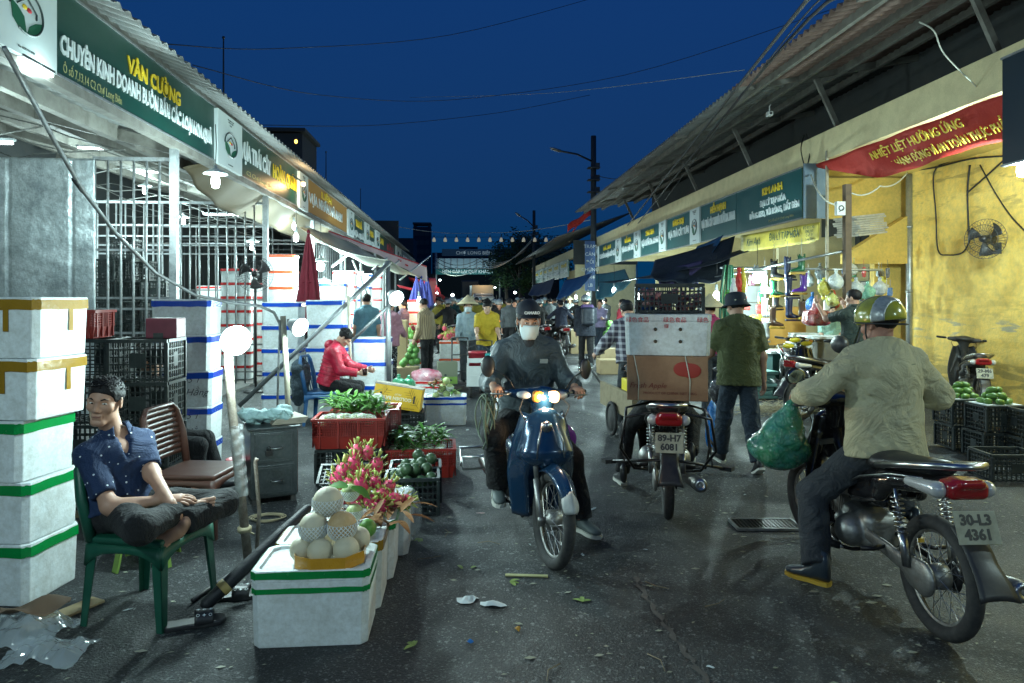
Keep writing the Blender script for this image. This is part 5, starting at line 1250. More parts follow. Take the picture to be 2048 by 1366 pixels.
def red_crate(label, loc, rz, size=(.6,.4,.24), m=PRED, group=None):
    key = ('red', size, m.name)
    if key in PROTO: return dup(PROTO[key], loc, rz, label, group)
    t = thing('red_crate', label, 'crate', loc, rz, group); w_, d_, h_ = size
    b = MB(); tp_ = .93
    def wall(p, q, nrm, W_):
        # wall with diamond perforations near its upper corners: solid strips + ribs
        p, q = V(p), V(q); b.add([V((p.x*tp_,p.y*tp_,0)),V((q.x*tp_,q.y*tp_,0)),V((q.x,q.y,h_*.42)),V((p.x,p.y,h_*.42))], [(0,1,2,3)])
        n = int(W_/.02)
        for i in range(n+1):
            c = p.lerp(q, i/n); lo = .42 if (i < n*.3 or i > n*.7) else .42; b.bar((c.x,c.y,h_*lo),(c.x,c.y,h_), .006 if (i < n*.32 or i > n*.68) else .02, .005, up=V((nrm[0],nrm[1],0)))
        for k_ in range(6): z = h_*(.45+.09*k_); b.bar((p.x,p.y,z),(q.x,q.y,z), .005, .005)
    c = [(-w_/2,-d_/2),(w_/2,-d_/2),(w_/2,d_/2),(-w_/2,d_/2)]
    for i in range(4): a, e = V((*c[i],0)), V((*c[(i+1)%4],0)); wall(a, e, (e-a).normalized(), (e-a).length)
    part('side_walls', b, m, t, sol=.002)
    b = MB(); b.box((0,0,.006),(w_*tp_,d_*tp_,.006)); part('base', b, m, t)
    b = MB(); 
    for sg in (-1,1): b.box((0,sg*d_/2,h_), (w_+.03,.028,.02)); b.box((sg*w_/2,0,h_+.001), (.028,d_-.03,.02))
    part('rim', b, m, t)
    b = MB()
    for sg in (-1,1):
        for i in (-.4,-.14,.14,.4): b.box((i*w_,sg*(d_/2+.004),h_*.5), (.014,.014,h_*.92)); b.box((sg*(w_/2+.004),i*d_,h_*.5), (.014,.014,h_*.92))
    part('rib', b, m, t); PROTO[key] = t; return t

# nearest stack on the left: five boxes
sz = (.58,.40,.32); rr = random.Random(2)
c0 = G(61,1217); c1 = G(170,1156); yaw = math.atan2((c1-c0).x*-1, (c1-c0).y)
tpz = [TGRN,TGRN,TGRN,TBRN,TBRN]
for i in range(5):
    off = [0,.0,-.015,.05,.055][i]
    loc = c0+V((-sz[0]/2*math.cos(yaw)+off, sz[1]/2+ -sz[0]/2*math.sin(yaw), 0))+V((0,0,.322*i))
    foam_box(['lowest green taped foam box of the nearest left stack','second green taped foam box of the nearest left stack','third green taped foam box of the nearest left stack','brown taped foam box fourth up in the nearest left stack','brown taped foam box on top of the nearest left stack'][i], loc, yaw+rr.uniform(-.03,.03), sz, tpz[i], 'band')
for i in range(4): foam_box(nth(4,'foam box of the second column at the left picture edge')(i), c0+V((-.91,.12,.325*i)), yaw, sz, TGRN if i != 1 else TBRN, 'band')
# blue taped stack behind the man
g = G(418,958); sB = (.50,.36,.318)
stack(nth(5,'blue taped foam box in the stack behind the seated man'), g.x-.25, g.y+.18, R(2), 5, sB, TBLU, marks={2:[('35 T',.08,.24,.075),('Hằng',.12,.13,.085)],1:[('35 T',.08,.24,.075),('Hằng',.12,.10,.085)]})
g = G(600,834); stack(nth(5,'blue taped foam box, stack behind the second lamp'), g.x-.26, g.y+.18, R(2), 5, (.51,.36,.31), TBLU)
g = G(692,836); stack(nth(5,'blue taped foam box behind the red jacket woman'), g.x-.26, g.y+.2, R(-5), 5, (.52,.36,.315), TBLU)
g = GD(740,9.3); stack(nth(3,'blue taped foam box, low stack right of the woman'), g.x, g.y+.2, R(0), 3, (.52,.36,.32), TBLU, z0=.1)
g = GD(740,9.3); foam_box('plain foam box under the low blue taped stack', (g.x,g.y+.2,-.22), 0, (.52,.36,.32), TBLU)
gx = GD(478,13.2); sr = (.56,.42,.262)
for i in range(8): foam_box(nth(8,'red taped foam box of the stack caged behind the bars')(i), (gx.x,gx.y,.06+i*.264), 0, sr, TRED, 'top')
gx = GD(520,13.9)
for i in range(7): foam_box(nth(7,'red taped foam box of the column half hidden by the lattice')(i), (gx.x,gx.y,.06+i*.264), 0, sr, TRED, 'top')
gx = GD(566,12.9)
for i in range(8): foam_box(nth(8,'orange taped foam box beside the red parasol')(i), (gx.x,gx.y,.02+i*.30), 0, (.5,.4,.298), TORG, 'top')
# far red taped stacks
g = GD(829,15.6)
for i in range(6): foam_box(nth(6,'red taped foam box stacked under the blue parasol')(i), (g.x,g.y,i*.262), 0, (.30,.3,.26), TRED, 'top')
g = GD(795,17)
for i in range(4): foam_box(nth(4,'red taped foam box behind the ponytailed shopper')(i), (g.x,g.y,i*.27), 0, (.4,.3,.268), TRED, 'top')
g = GD(899.5,14.6)
for i in range(2): foam_box(['lower red taped foam box under the dragon fruit heap','upper red taped foam box holding the far dragon fruit heap'][i], (g.x,g.y,i*.36+(-.03)), 0, (.43,.36,.36), TORG, 'top')
g = GD(823,13.8); foam_box('red taped foam box left of the striped shirt man', (g.x,g.y,.34), 0, (.4,.3,.3), TORG, 'top'); foam_box('foam box beneath the box left of the striped shirt man', (g.x,g.y,0), 0, (.4,.3,.335), TORG, 'top')
g = G(850,818); foam_box('foam box with double red tape under the bag of pink fruit', (g.x,g.y+.2,0), 0, (.46,.36,.40), TRED, 'double'); H2 = V((g.x,g.y+.2,.40))
g = G(890,851); foam_box('foam box with double blue tape carrying pale netted melons', (g.x,g.y+.18,0), 0, (.54,.36,.36), TBLU, 'double'); H1 = V((g.x,g.y+.18,.36))
# foreground row
FB = []
for i, (px, py, d_) in enumerate(((737,1291,0),(763,1221,0),(788,1161,0),(818,1112,0))):
    g = G(px,py); sz_ = (.535,.345,.352 if i < 2 else .335)
    FB.append(V((g.x-.268, g.y+.173, sz_[2]-.012)))
    foam_box(['nearest white foam box with double green tape','second foam box in the fruit row behind the nearest one','third foam box in the fruit row under the dragon fruit','fourth and last foam box of the fruit row'][i], (g.x-.268,g.y+.173,0), R(.5), sz_, TGRN if i != 1 else TBRN, 'double' if i == 0 else 'top', lid=i != 3 or True)

# black crate stack behind the man
cr = (.43,.36,.315); g = GD(333,5.05)
for i in range(4):
    z = 1.30-.318*(4-i)
    crate(nth(4,'black crate in the column right behind the seated man')(i), (g.x-.215,g.y+.18,z), R(1), cr, dense=1.1)
    crate(nth(4,'black crate in the left column against the foam boxes')(i), (g.x-.66,g.y+.22,z), R(-1), cr, dense=1.1)
b = MB(); b.box((0,0,.015), (.95,.46,.03)); single('crate_pallet', b, CARDL, 'thin board under the black crate columns', 'board', (g.x-.44,g.y+.2,0))
red_crate('red plastic crate on top of the left black crate column', (g.x-.74,g.y+.22,1.302), R(4), (.36,.34,.2))
b = MB(); b.box((0,0,.075), (.22,.2,.15)); t = thing('maroon_box', 'small maroon box with a notch on the black crates', 'box', (g.x-.07,g.y+.16,1.302), R(3)); part('box_body', b, PPNK, t, bev=.006)
b = MB(); b.box((-.02,-.101,.02), (.07,.004,.04)); part('notch', b, PBLK, t); b = MB(); b.box((.055,-.101,.09), (.1,.003,.1)); part('flap', b, PPNK, t)
# dark crates stored behind the first cage
k_ = 0
for (px, n, d_) in ((215,7,9.7),(250,8,9.9),(283,7,10.2),(316,6,10.0),(232,6,10.9),(400,5,13.2),(425,5,13.4)):
    g2 = GD(px,d_)
    for i in range(n): crate(f'{ORD[i] if i else "lowest"} stored black crate in the {["first","second","third","fourth","fifth","sixth","seventh"][k_]} stack behind the bars', (g2.x,g2.y,.06+i*.30), random.uniform(-.08,.08), (.36,.3,.295), group='black crates stored behind the bar cages')
    k_ += 1
# tilted empty black crate in front of red crate
crate('empty black crate turned on its side below the red leaf crate', G(697,1010)+V((0,.02,.02)), R(2), (.48,.34,.26), tilt=(R(-68),0))
g = G(697,965); red_crate('front red crate full of netted mangoes and leaves', (g.x,g.y+.16,.30), R(1), (.60,.40,.25)); RC1 = V((g.x,g.y+.16,.50))
crate('black crate under the front red crate', (g.x,g.y+.18,.0), R(1), (.58,.38,.29))
red_crate('second red crate right behind the front leaf crate', (g.x+.07,g.y+.64,.30), R(1), (.60,.40,.25)); RC2 = V((g.x+.07,g.y+.64,.50)); crate('black crate under the second red crate', (g.x+.07,g.y+.64,.0), R(1), (.58,.38,.29))
g = G(838,957); red_crate('right red crate with leafy fruit on the ground', (g.x,g.y+.2,0), R(2), (.62,.42,.25)); RC3 = V((g.x,g.y+.2,.2))
g = G(822,1034); crate('front black crate with round dark avocados', (g.x,g.y+.15,0), R(3), (.40,.30,.28)); AC1 = V((g.x,g.y+.15,.2)); crate('rear black crate with round dark avocados', (g.x+.0,g.y+.47,0), R(3), (.40,.30,.28)); AC2 = V((g.x,g.y+.47,.2))
g = G(808,880); crate('black crate holding up the tilted yellow carton', (g.x,g.y+.2,0), R(2), (.42,.36,.30)); YC = V((g.x-.09,g.y+.18,.30))
# right side mango crates
m1 = W(1933,812,d=6.75); z_ = m1.z
def rcr(label, px, d_, z, rz=R(-4), size=(.42,.33,.25)): g = GD(px,d_); crate(label, (g.x,g.y,z), rz, size); return V((g.x,g.y,z+size[2]))
GPB = (.40,.33,.26)
rcr('lower black crate left of the mango stacks', 1925, 7.25, .02, size=GPB); MG1 = rcr('upper black crate topped with green mangoes on the left', 1922, 7.25, .285, size=GPB)
rcr('lower black crate in the middle of the mango stacks', 1985, 6.85, .02, size=GPB); MG2 = rcr('upper black crate topped with green mangoes on the right', 1990, 6.85, .285, size=GPB)
rcr('lower black crate at the right picture edge', 2062, 6.6, .02, size=GPB); rcr('upper black crate at the right picture edge', 2068, 6.6, .285, size=GPB)
rcr('empty low black crate in front of the mango stacks', 2012, 6.1, .0, R(-6), (.46,.34,.24))
for j, px in enumerate((2040,2062)):
    for i in range(6 if j == 0 else 4): g = GD(px+4,9.6-.1*j); crate(f'{ORD[i]} black crate in the {"tall" if j == 0 else "shorter"} stack against the yellow wall', (g.x+.12,g.y,.1+i*.262), 0, (.5,.36,.26))

# ------------------------------------------------------------ fruit
rf = random.Random(11)
MELON = mat('melon_skin', (.56,.51,.37), .6, var=[(7,.4,(.47,.42,.29)),(60,.4,(.58,.52,.38))], bump=(70,.5), bdist=.004)
MELT = mat('melon_tan', (.50,.33,.15), .6, var=[(40,.5,(.6,.45,.28))], bump=(70,.5), bdist=.004)
NET = mat('foam_net', (.75,.78,.76), .6); PALEG = mat('pale_green_fruit', (.36,.45,.18), .5, var=[(10,.5,(.48,.5,.25))], bump=(30,.4)); MIDG = mat('green_fruit', (.12,.30,.05), .42, var=[(9,.5,(.2,.36,.08))], bump=(60,.2))
AVO = mat('dark_green_fruit', (.035,.075,.03), .42, var=[(25,.6,(.08,.13,.06))], bump=(60,.4), bdist=.004)
DRG = mat('dragon_pink', (.55,.03,.12), .45, var=[(12,.5,(.66,.16,.16))], bump=(14,.4)); DRS = mat('dragon_scale', (.30,.42,.08), .5, var=[(20,.5,(.6,.25,.18))])
LEAF = mat('fresh_leaf', (.055,.17,.02), .42, var=[(9,.5,(.12,.26,.04))]); LEAFD = mat('dry_leaf', (.20,.09,.03), .7, var=[(12,.5,(.3,.18,.07))])
def leaf(b, p, d_, up, L, w_, curl=.3, n=5):
    d_ = V(d_).normalized(); x = d_.cross(up).normalized(); u = x.cross(d_); vs = []
    for i in range(n+1):
        f = i/n; c = p+d_*L*f-u*L*curl*f*f; hw = w_*math.sin(math.pi*min(f*.9+.08,1))**.8*.5; vs += [c-x*hw+u*hw*.4, c, c+x*hw+u*hw*.4]
    b.add(vs, [(3*i+j,3*i+j+1,3*i+j+4,3*i+j+3) for i in range(n) for j in (0,1)], True)
def netting(b, c, r, z0=-.9, z1=.25, n=22):
    for sg in (-1,1):
        for i in range(n):
            pts = []
            for j in range(7):
                f = j/6; zz = z0+(z1-z0)*f; rr_ = math.sqrt(max(1-zz*zz,.02))*r*1.04; a = 2*math.pi*i/n+sg*f*1.1; pts.append(c+V((math.cos(a)*rr_, math.sin(a)*rr_, zz*r*1.04)))
            b.tube(pts, .0021, 4, cap=False)
def melon(label, p, r, m=MELON, net=True, group=None):
    t = thing('melon', label, 'melon', p, rf.uniform(0,6), group); b = MB()
    b.grid(lambda u, v: V((math.cos(u*6.2832)*math.sin(v*3.1416), math.sin(u*6.2832)*math.sin(v*3.1416), math.cos(v*3.1416)))*r*(1+.012*math.sin(u*6.2832*8)*math.sin(v*3.14)), 32, 16); part('fruit', b, m, t)
    if net: b = MB(); netting(b, V((0,0,0)), r); part('foam_net', b, NET, t)
    return t
B1 = FB[0]
def atp(px, py, z): return W(px, py, Z=z)
def pz(px, py, Y): return W(px, py, Y=Y)
y_ = B1.y
mel = [(655.5,1003,y_+.05,.072,MELON,'netted melon crowning the pyramid on the nearest foam box',1),(627,1054,y_-.02,.068,MELON,'left melon of the middle row in the pyramid',1),(684,1052,y_-.02,.070,MELT,'tan melon right in the middle row of the pyramid',1),
       (604,1098,y_-.03,.058,MELON,'bottom left melon inside the orange ring',0),(640,1103,y_-.08,.060,MELON,'bottom middle melon inside the orange ring',0),(692,1099,y_-.07,.062,MELON,'bottom right melon inside the orange ring',0),(716,1078,y_+.04,.060,MELON,'right end melon behind the orange ring',0),(650,1085,y_+.10,.06,MELON,'rear melon hidden at the pyramid centre',0)]
for px, py, Y_, r_, m_, lb, nt_ in mel: melon(lb, pz(px,py,Y_), r_, m_, bool(nt_))
b = MB(); rg = [pz(x,1118,B1.y+dy) for x, dy in ((588,-.02),(590,-.12),(622,-.165),(690,-.16),(728,-.07),(732,.05))]
vs = [];
for p in rg: vs += [V((p.x-B1.x,p.y-B1.y,.004)), V((p.x-B1.x,p.y-B1.y,.062))]
b.add(vs, [(2*i,2*i+2,2*i+3,2*i+1) for i in range(len(rg)-1)]); single('carton_ring', b, mat('orange_carton', (.52,.25,.015), .3, coat=.5, var=[(14,.5,(.4,.18,.01))], bump=(16,.5)), 'strip of orange taped carton holding the melon pyramid', 'carton strip', B1, sol=.003)
for px, py, r_, lb, dy in ((700,985,.047,'pale green netted fruit behind the top melon',.42),(709,1024,.044,'pale green netted fruit right of the top melon',.36)):
    t = melon(lb, pz(px,py,B1.y+dy), r_, PALEG)
    t.name = 'custard_apple'; t['category'] = 'fruit'
t = melon('round bright green fruit between the pyramid and the dragon fruit', pz(735,1056,B1.y+.30), .047, MIDG, False); t.name = 'green_fruit'; t['category'] = 'fruit'
# dragon fruit
def dragon(label, p, rx, rz, group=None, s=1.):
    if 'dragon' not in PROTO:
        t = thing('dragon_fruit', label, 'dragon fruit', p, 0, group); b = MB(); b.ell((0,0,0), (.045,.045,.062), 16); part('fruit', b, DRG, t); b = MB()
        for k_ in range(26):
            a = k_*2.4; f = (k_+.5)/26; zz = -.055+.115*f; rr_ = .045*math.sqrt(max(1-(zz/.062)**2,0)); q = V((math.cos(a)*rr_, math.sin(a)*rr_, zz)); leaf(b, q, V((math.cos(a)*(.9-.5*f),math.sin(a)*(.9-.5*f),.55+.7*f)), V((math.cos(a),math.sin(a),.1)), .028+.03*f**2, .017, -.25, 3)
        part('scales', b, DRS, t, sol=.001); b = MB(); b.tube([(0,0,.055),(.004,0,.085),(.012,.004,.105)], [.008,.009,.014], 7); part('crown_tuft', b, DRS, t); PROTO['dragon'] = t
    else: t = dup(PROTO['dragon'], p, 0, label, group)
    t.rotation_euler = (rx, rf.uniform(-.4,.4), rz); t.scale = (s,)*3; return t
B3, B4 = FB[2], FB[3]
Y3 = B3.y
dr = [(708,928,Y3+.2,0,0),(684,945,Y3+.15,-.4,.3),(728,950,Y3+.15,.5,-.2),(752,932,Y3+.3,.3,.5),(722,972,Y3+.05,.2,0),(695,972,Y3+.1,-.3,.2),(750,966,Y3+.12,.4,.6),(673,960,Y3+.2,-.6,.3),(764,990,Y3+.05,1.2,-.5),(788,1000,Y3+.05,1.3,-.9),(776,975,Y3+.2,.8,1.),(806,1002,Y3+.12,1.4,1.2),(740,1000,Y3+.02,1.1,.3),(715,998,Y3+.08,.9,0),(760,1012,Y3-.02,1.3,.9),(700,950,Y3+.3,0,0),(735,905,Y3+.3,.1,.2),(712,905,Y3+.28,0,1.2),(728,985,Y3+.15,0,0),(690,990,Y3+.2,0,0)]
for i, (px, py, Y_, rx, rz_) in enumerate(dr): dragon('pink dragon fruit with green scales heaped on the third foam box', pz(px,py,Y_), rx, rz_, 'dragon fruits in the foreground heap', rf.uniform(.82,1.02))
b = MB(); o_ = B3+V((.1,-.05,0))
for k_ in range(46): leaf(b, V((rf.uniform(-.28,.26),rf.uniform(-.22,.22),rf.uniform(.01,.07))), V((rf.gauss(0,1),rf.gauss(0,1)-.4,rf.uniform(-.2,.5))), V((0,0,1)), rf.uniform(.09,.17), rf.uniform(.03,.05), rf.uniform(.1,.5))
single('leaf_bed', b, LEAFD, 'bed of dry brown leaves under the dragon fruit', 'leaves', o_, kind=None) if False else tag(part('leaf_bed', b, LEAFD), 'bed of dry brown leaves under the dragon fruit', 'leaves').__setattr__('location', o_)
b = MB(); leaf(b, V((0,0,0)), V((-1,.2,.15)), V((0,-.5,1)), .10, .06, .1); leaf(b, V((.02,0,.0)), V((1,-.2,-.3)), V((0,-.3,1)), .12, .06, .3); single('green_leaf', b, LEAF, 'broad green leaf tucked between melons and dragon fruit', 'leaf', pz(695,975,B1.y+.35))
# mangoes in nets with leaves
def mango(label, p, m=PALEG, group=None, s=1., key='mango', net=True):
    if key not in PROTO:
        t = thing('mango', label, 'mango', p, 0, group); b = MB(); b.grid(lambda u, v: V((math.cos(u*6.283)*math.sin(v*3.1416)*.042, math.sin(u*6.283)*math.sin(v*3.1416)*.036, math.cos(v*3.1416)*.062+.006*math.sin(v*3)*math.cos(u*6.28))), 18, 12); part('fruit', b, m, t)
        if net:
            b = MB()
            for sg in (-1,1):
                for i in range(12): b.tube([V((math.cos(2*math.pi*i/12+sg*f*1.3)*.043*math.sin(math.pi*(.12+.76*f)), math.sin(2*math.pi*i/12+sg*f*1.3)*.037*math.sin(math.pi*(.12+.76*f)), .064*math.cos(math.pi*(.12+.76*f)))) for f in (0,.25,.5,.75,1)], .0022, 4, cap=False)
            part('foam_net', b, NET, t)
        PROTO[key] = t
    else: t = dup(PROTO[key], p, 0, label, group)
    t.rotation_euler = (rf.uniform(1.1,1.9), 0, rf.uniform(0,6.28)); t.scale = (s,)*3; return t
def foliage(label, o, w_, d_, n, L=(.09,.15), m=LEAF, hh=.10, up=.5, name='leafy_sprigs'):
    b = MB()
    for k_ in range(n//6):
        c = V((rf.uniform(-w_/2,w_/2), rf.uniform(-d_/2,d_/2), rf.uniform(0,hh))); ax = V((rf.gauss(0,.5),rf.gauss(0,.5),rf.uniform(.3,1))).normalized()
        b.tube([c-ax*.06, c+ax*.05], .0025, 4)
        for j in range(6): a = rf.uniform(0,6.28); leaf(b, c+ax*.04*rf.random(), V((math.cos(a),math.sin(a),rf.uniform(-.1,up+.3)))+ax*.3, V((0,0,1)), rf.uniform(*L), rf.uniform(.022,.034), rf.uniform(.1,.5))
    return single(name, b, m, label, 'leaves', o)
for k_ in range(14): mango('pale green mango in white foam net in the front red crate', RC1+V((-.22+.065*(k_%7)+rf.uniform(-.01,.01), -.13+.09*(k_//7), .02+rf.uniform(0,.04))), group='netted mangoes in the front red crate')
foliage('green leafy sprigs rising from the front red crate', RC1+V((.05,.12,.04)), .48, .24, 220, hh=.12)
for k_ in range(10): mango('netted mango lying in the second red crate', RC2+V((-.22+.09*(k_%5), -.1+.12*(k_//5), .03)), group='netted mangoes in the second red crate')
foliage('leafy sprigs over the second red crate', RC2+V((-.1,-.05,.05)), .4, .3, 150, hh=.1)
melon('pale netted melon behind the leafy red crates', RC2+V((.1,-.02,.12)), .072, mat('white_fruit', (.6,.6,.5), .5), True)
for k_ in range(10): mango('netted mango in the right red crate', RC3+V((-.22+.1*(k_%5), -.12+.12*(k_//5), .02)), group='netted mangoes in the right red crate')
foliage('leafy sprigs heaped on the right red crate', RC3+V((0,0,.05)), .5, .34, 260, hh=.12); foliage('darker leaves at the left end of the right red crate', RC3+V((-.2,-.02,.02)), .2, .3, 60, m=mat('deep_leaf',(.02,.07,.015),.5), hh=.1)
def ball(label, p, r, m, group, name, cat, z=1.):
    key = (name, round(r,3), m.name)
    if key not in PROTO:
        b = MB(); b.ell((0,0,0), (r,r,r*z), 20); b.tube([(0,0,r*z*.95),(0,0,r*z*1.12)], r*.08, 5); o = single(name, b, m, label, cat, p, 0, group); PROTO[key] = o
    else: o = dup(PROTO[key], p, 0, label, group)
    o.rotation_euler = (rf.uniform(-.6,.6), rf.uniform(-.6,.6), rf.uniform(0,6)); return o
for k_, (x, y, z) in enumerate(((-.12,-.07,.07),(-.03,-.09,.06),(.07,-.08,.06),(.14,-.03,.07),(-.08,.03,.09),(.02,.0,.13),(.10,.06,.12),(-.14,.07,.07),(.0,.1,.09),(-.04,-.04,.14),(.06,.11,.15))): ball('round dark green avocado in the front crate', AC1+V((x,y,z-.02)), .047, AVO, 'avocados in the front black crate', 'avocado', 'avocado')
for k_, (x, y, z) in enumerate(((-.1,-.08,.07),(0,-.06,.10),(.09,-.07,.08),(.02,.02,.16),(.12,.02,.13),(-.08,.05,.08),(.06,.08,.1))): ball('round dark green avocado in the rear crate', AC2+V((x,y,z-.02)), .047, AVO, 'avocados in the rear black crate', 'avocado', 'avocado')
# melons on box H1 and fruit H2
for k_, (px, py) in enumerate(((880,786),(893,788),(908,786),(886,774),(900,775),(893,762),(915,790),(872,792))): melon('pale green netted melon piled on the double blue taped box', W(px,py,Y=H1.y-.02*k_%3), .047, PALEG, k_%2 == 0, 'netted melons on the blue taped box')
foliage('dry brown leaves at the left of the netted melons', H1+V((-.12,-.05,.06)), .2, .14, 36, m=LEAFD, name='dry_leaves'); foliage('green leaves lying on the blue taped box', H1+V((0,-.1,.0)), .3, .1, 24)
def plastic_bag(label, p, r, m, name='plastic_bag', knot=True, seed=1, res=.018, cat='bag', squash=.7, nf=11):
    rg_ = random.Random(seed); pr = [el((0,0,r[2]*squash), r)]
    for k_ in range(7): a = rg_.uniform(0,6.28); pr.append(el((math.cos(a)*r[0]*.6, math.sin(a)*r[1]*.6, r[2]*rg_.uniform(.4,.95)), (r[0]*.5,r[1]*.5,r[2]*.5)))
    if knot: pr += [cap((0,0,r[2]*1.55),(0,0,r[2]*2.0), r[0]*.12, r[0]*.3)]
    b = MB(); b.arr(sdf(pr, res, r[0]*.25, (nf, r[0]*.08))); return single(name, b, m, label, cat, p)
PINKB = mat('pink_bag', (.55,.07,.13), .3, bump=(14,.8), dis=1.5, bdist=.03, var=[(6,.7,(.7,.62,.65))], coat=.4); GRNB = mat('green_bag', (.02,.28,.12), .3, bump=(14,.8), dis=1.5, bdist=.03, var=[(7,.6,(.12,.45,.28))], coat=.5)
plastic_bag('clear bag of pink fruit on the double red taped box', H2, (.20,.14,.10), PINKB, seed=3, knot=False); g = GD(805,8.1)
plastic_bag('left green plastic bag behind the yellow carton', W(797,776,d=8.3), (.085,.08,.075), GRNB, seed=4, res=.012); plastic_bag('right green plastic bag behind the yellow carton', W(817,776,d=8.35), (.08,.07,.07), GRNB, seed=5, res=.012)
g = GD(808,8.4); crate('black crate carrying the green bags', (g.x,g.y,0), 0, (.42,.36,.30)); b = MB(); b.box((0,0,.08),(.40,.3,.16)); single('carton', b, CARDL, 'low tan carton under the green bags', 'carton', (g.x,g.y,.31), bev=.004)
# tilted yellow carton printed upside down
YCM = mat('yellow_carton', (.68,.40,.01), .5, var=[(8,.3,(.6,.34,.01))])
t = thing('yellow_carton', 'tilted yellow fruit carton with upside down lettering', 'carton', YC+V((.0,-.02,.045)), 0); t.rotation_euler = (R(-4), R(9), R(-2)); cw, cd, ch = .54,.34,.25
b = MB(); b.box((0,0,ch/2), (cw,cd,ch)); part('box_body', b, YCM, t, bev=.004)
b = MB(); b.box((0,0,ch+.004), (cw*1.01,cd*1.02,.008)); b.box((-.1,.02,ch+.012), (cw*.7,cd*.8,.006), rz=.1); part('flap', b, mat('worn_carton', (.34,.30,.24), .85, var=[(9,.6,(.2,.17,.13))]), t)
Mf = basis((0,-cd/2-.002,ch/2),(-1,0,0),(0,0,-1)); WY = mat('print_white', (.75,.7,.5), .5); DKY = mat('print_brown', (.22,.12,.01), .6)
text('lettering', 'GOLDEN BAY', .052, WY, t, Mf @ Matrix.Translation((-.0,.01,0)), .0008, bold=.0015); text('lettering', 'FRUIT', .03, WY, t, Mf @ Matrix.Translation((0,-.035,0)), .0008); text('small_lettering', 'Packed by GOLDEN BAY export', .016, DKY, t, Mf @ Matrix.Translation((-.1,.105,0)), .0008)
for sg in (-1,1):
    b = MB(); b.box((sg*.19,-cd/2-.003,ch/2+.0), (.018,.003,.085)); part('handle_slot', b, BLK, t, bev=.003)
    b = MB()
    b.tube([(sg*.25,-cd/2-.002,.04),(sg*.17,-cd/2-.002,.13),(sg*.12,-cd/2-.002,.22)], .002, 4)
    for k_ in range(6): f = .15+.14*k_; p = V((sg*(.25-.13*f),-cd/2-.002,.04+.18*f)); b.tube([p, p+V((-sg*.07,0,.0))], .0018, 4); b.tube([p, p+V((sg*.01,0,.06))], .0018, 4)
    part('printed_leaf', b, DKY, t)
# far fruit heaps
g = GD(899.5,14.6)
for k_ in range(22): dragon('red dragon fruit in the far heap on taped boxes', V((g.x,g.y,.70))+V((rf.gauss(0,.09),rf.uniform(-.1,.1),0))+V((0,0,.05+.26*rf.random()*(1-abs(k_%5-2)/3.))), rf.uniform(-.8,.8), rf.uniform(0,6), 'dragon fruits in the far heap', 1.)
g = GD(823,13.8)
for k_ in range(7): dragon('dragon fruit left of the striped shirt man', V((g.x+.08+rf.gauss(0,.04),g.y,.70+.05*k_)), rf.uniform(-.8,.8), rf.uniform(0,6), 'dragon fruits beside the striped shirt man', .9)
GPOM = mat('green_pomelo', (.16,.38,.09), .5, var=[(8,.4,(.25,.46,.15))])
pom = [(811,722,13),(824,724,13),(834,722,13),(817,712,13),(829,711,13),(822,700,13),(832,700,13),(827,690,13),(806,727,13),(815,672,14.5),(823,672,14.5),(819,661,14.5),(826,662,14.5),(812,684,14.5)]
for px, py, d_ in pom: ball('large green pomelo in the heap left of the striped shirt man', W(px,py,d=d_), .072, GPOM, 'green pomelos in the left heap', 'pomelo', 'pomelo')
for k_, (px, py, d_, w_, h_) in enumerate(((808,742,13.1,.55,.18),(802,700,13.6,.25,.6),(815,735,14.2,.5,.5))):
    b = MB(); g = GD(px,d_); zt_ = W(px,py-8 if k_ == 0 else py-60/1 if k_ == 1 else 690,d=d_).z; b.box((0,0,zt_/2), (w_,.4,zt_)); single('fruit_carton', b, CARDL, ['low tan carton full of pomelos','upright tan carton behind the pomelos','carton under the rear pomelos'][k_], 'carton', g, bev=.005)
# mangoes on right crates
for base, lb, gp_, n in ((MG1,'dark green mango on the left mango crate','mangoes on the left crate',14),(MG2,'dark green mango on the right mango crate','mangoes on the right crate',14)):
    for k_ in range(n):
        lay = 0 if k_ < 7 else (1 if k_ < 12 else 2); j = k_-(0,7,12)[lay]; a = j*2*math.pi/(7,5,2)[lay]; rr_ = (.10,.06,.03)[lay]
        mango(lb, base+V((math.cos(a)*rr_*1.2, math.sin(a)*rr_, .03+.055*lay)), mat('green_mango', (.09,.2,.035), .42, var=[(9,.5,(.16,.27,.06))]), gp_, .88, 'mangod', False)
    b = MB(); b.box((0,0,.004),(.36,.26,.008)); single('foam_tray', b, FOAM, 'white tray under the '+('left' if base is MG1 else 'right')+' mango heap', 'tray', base+V((0,0,-.002)))
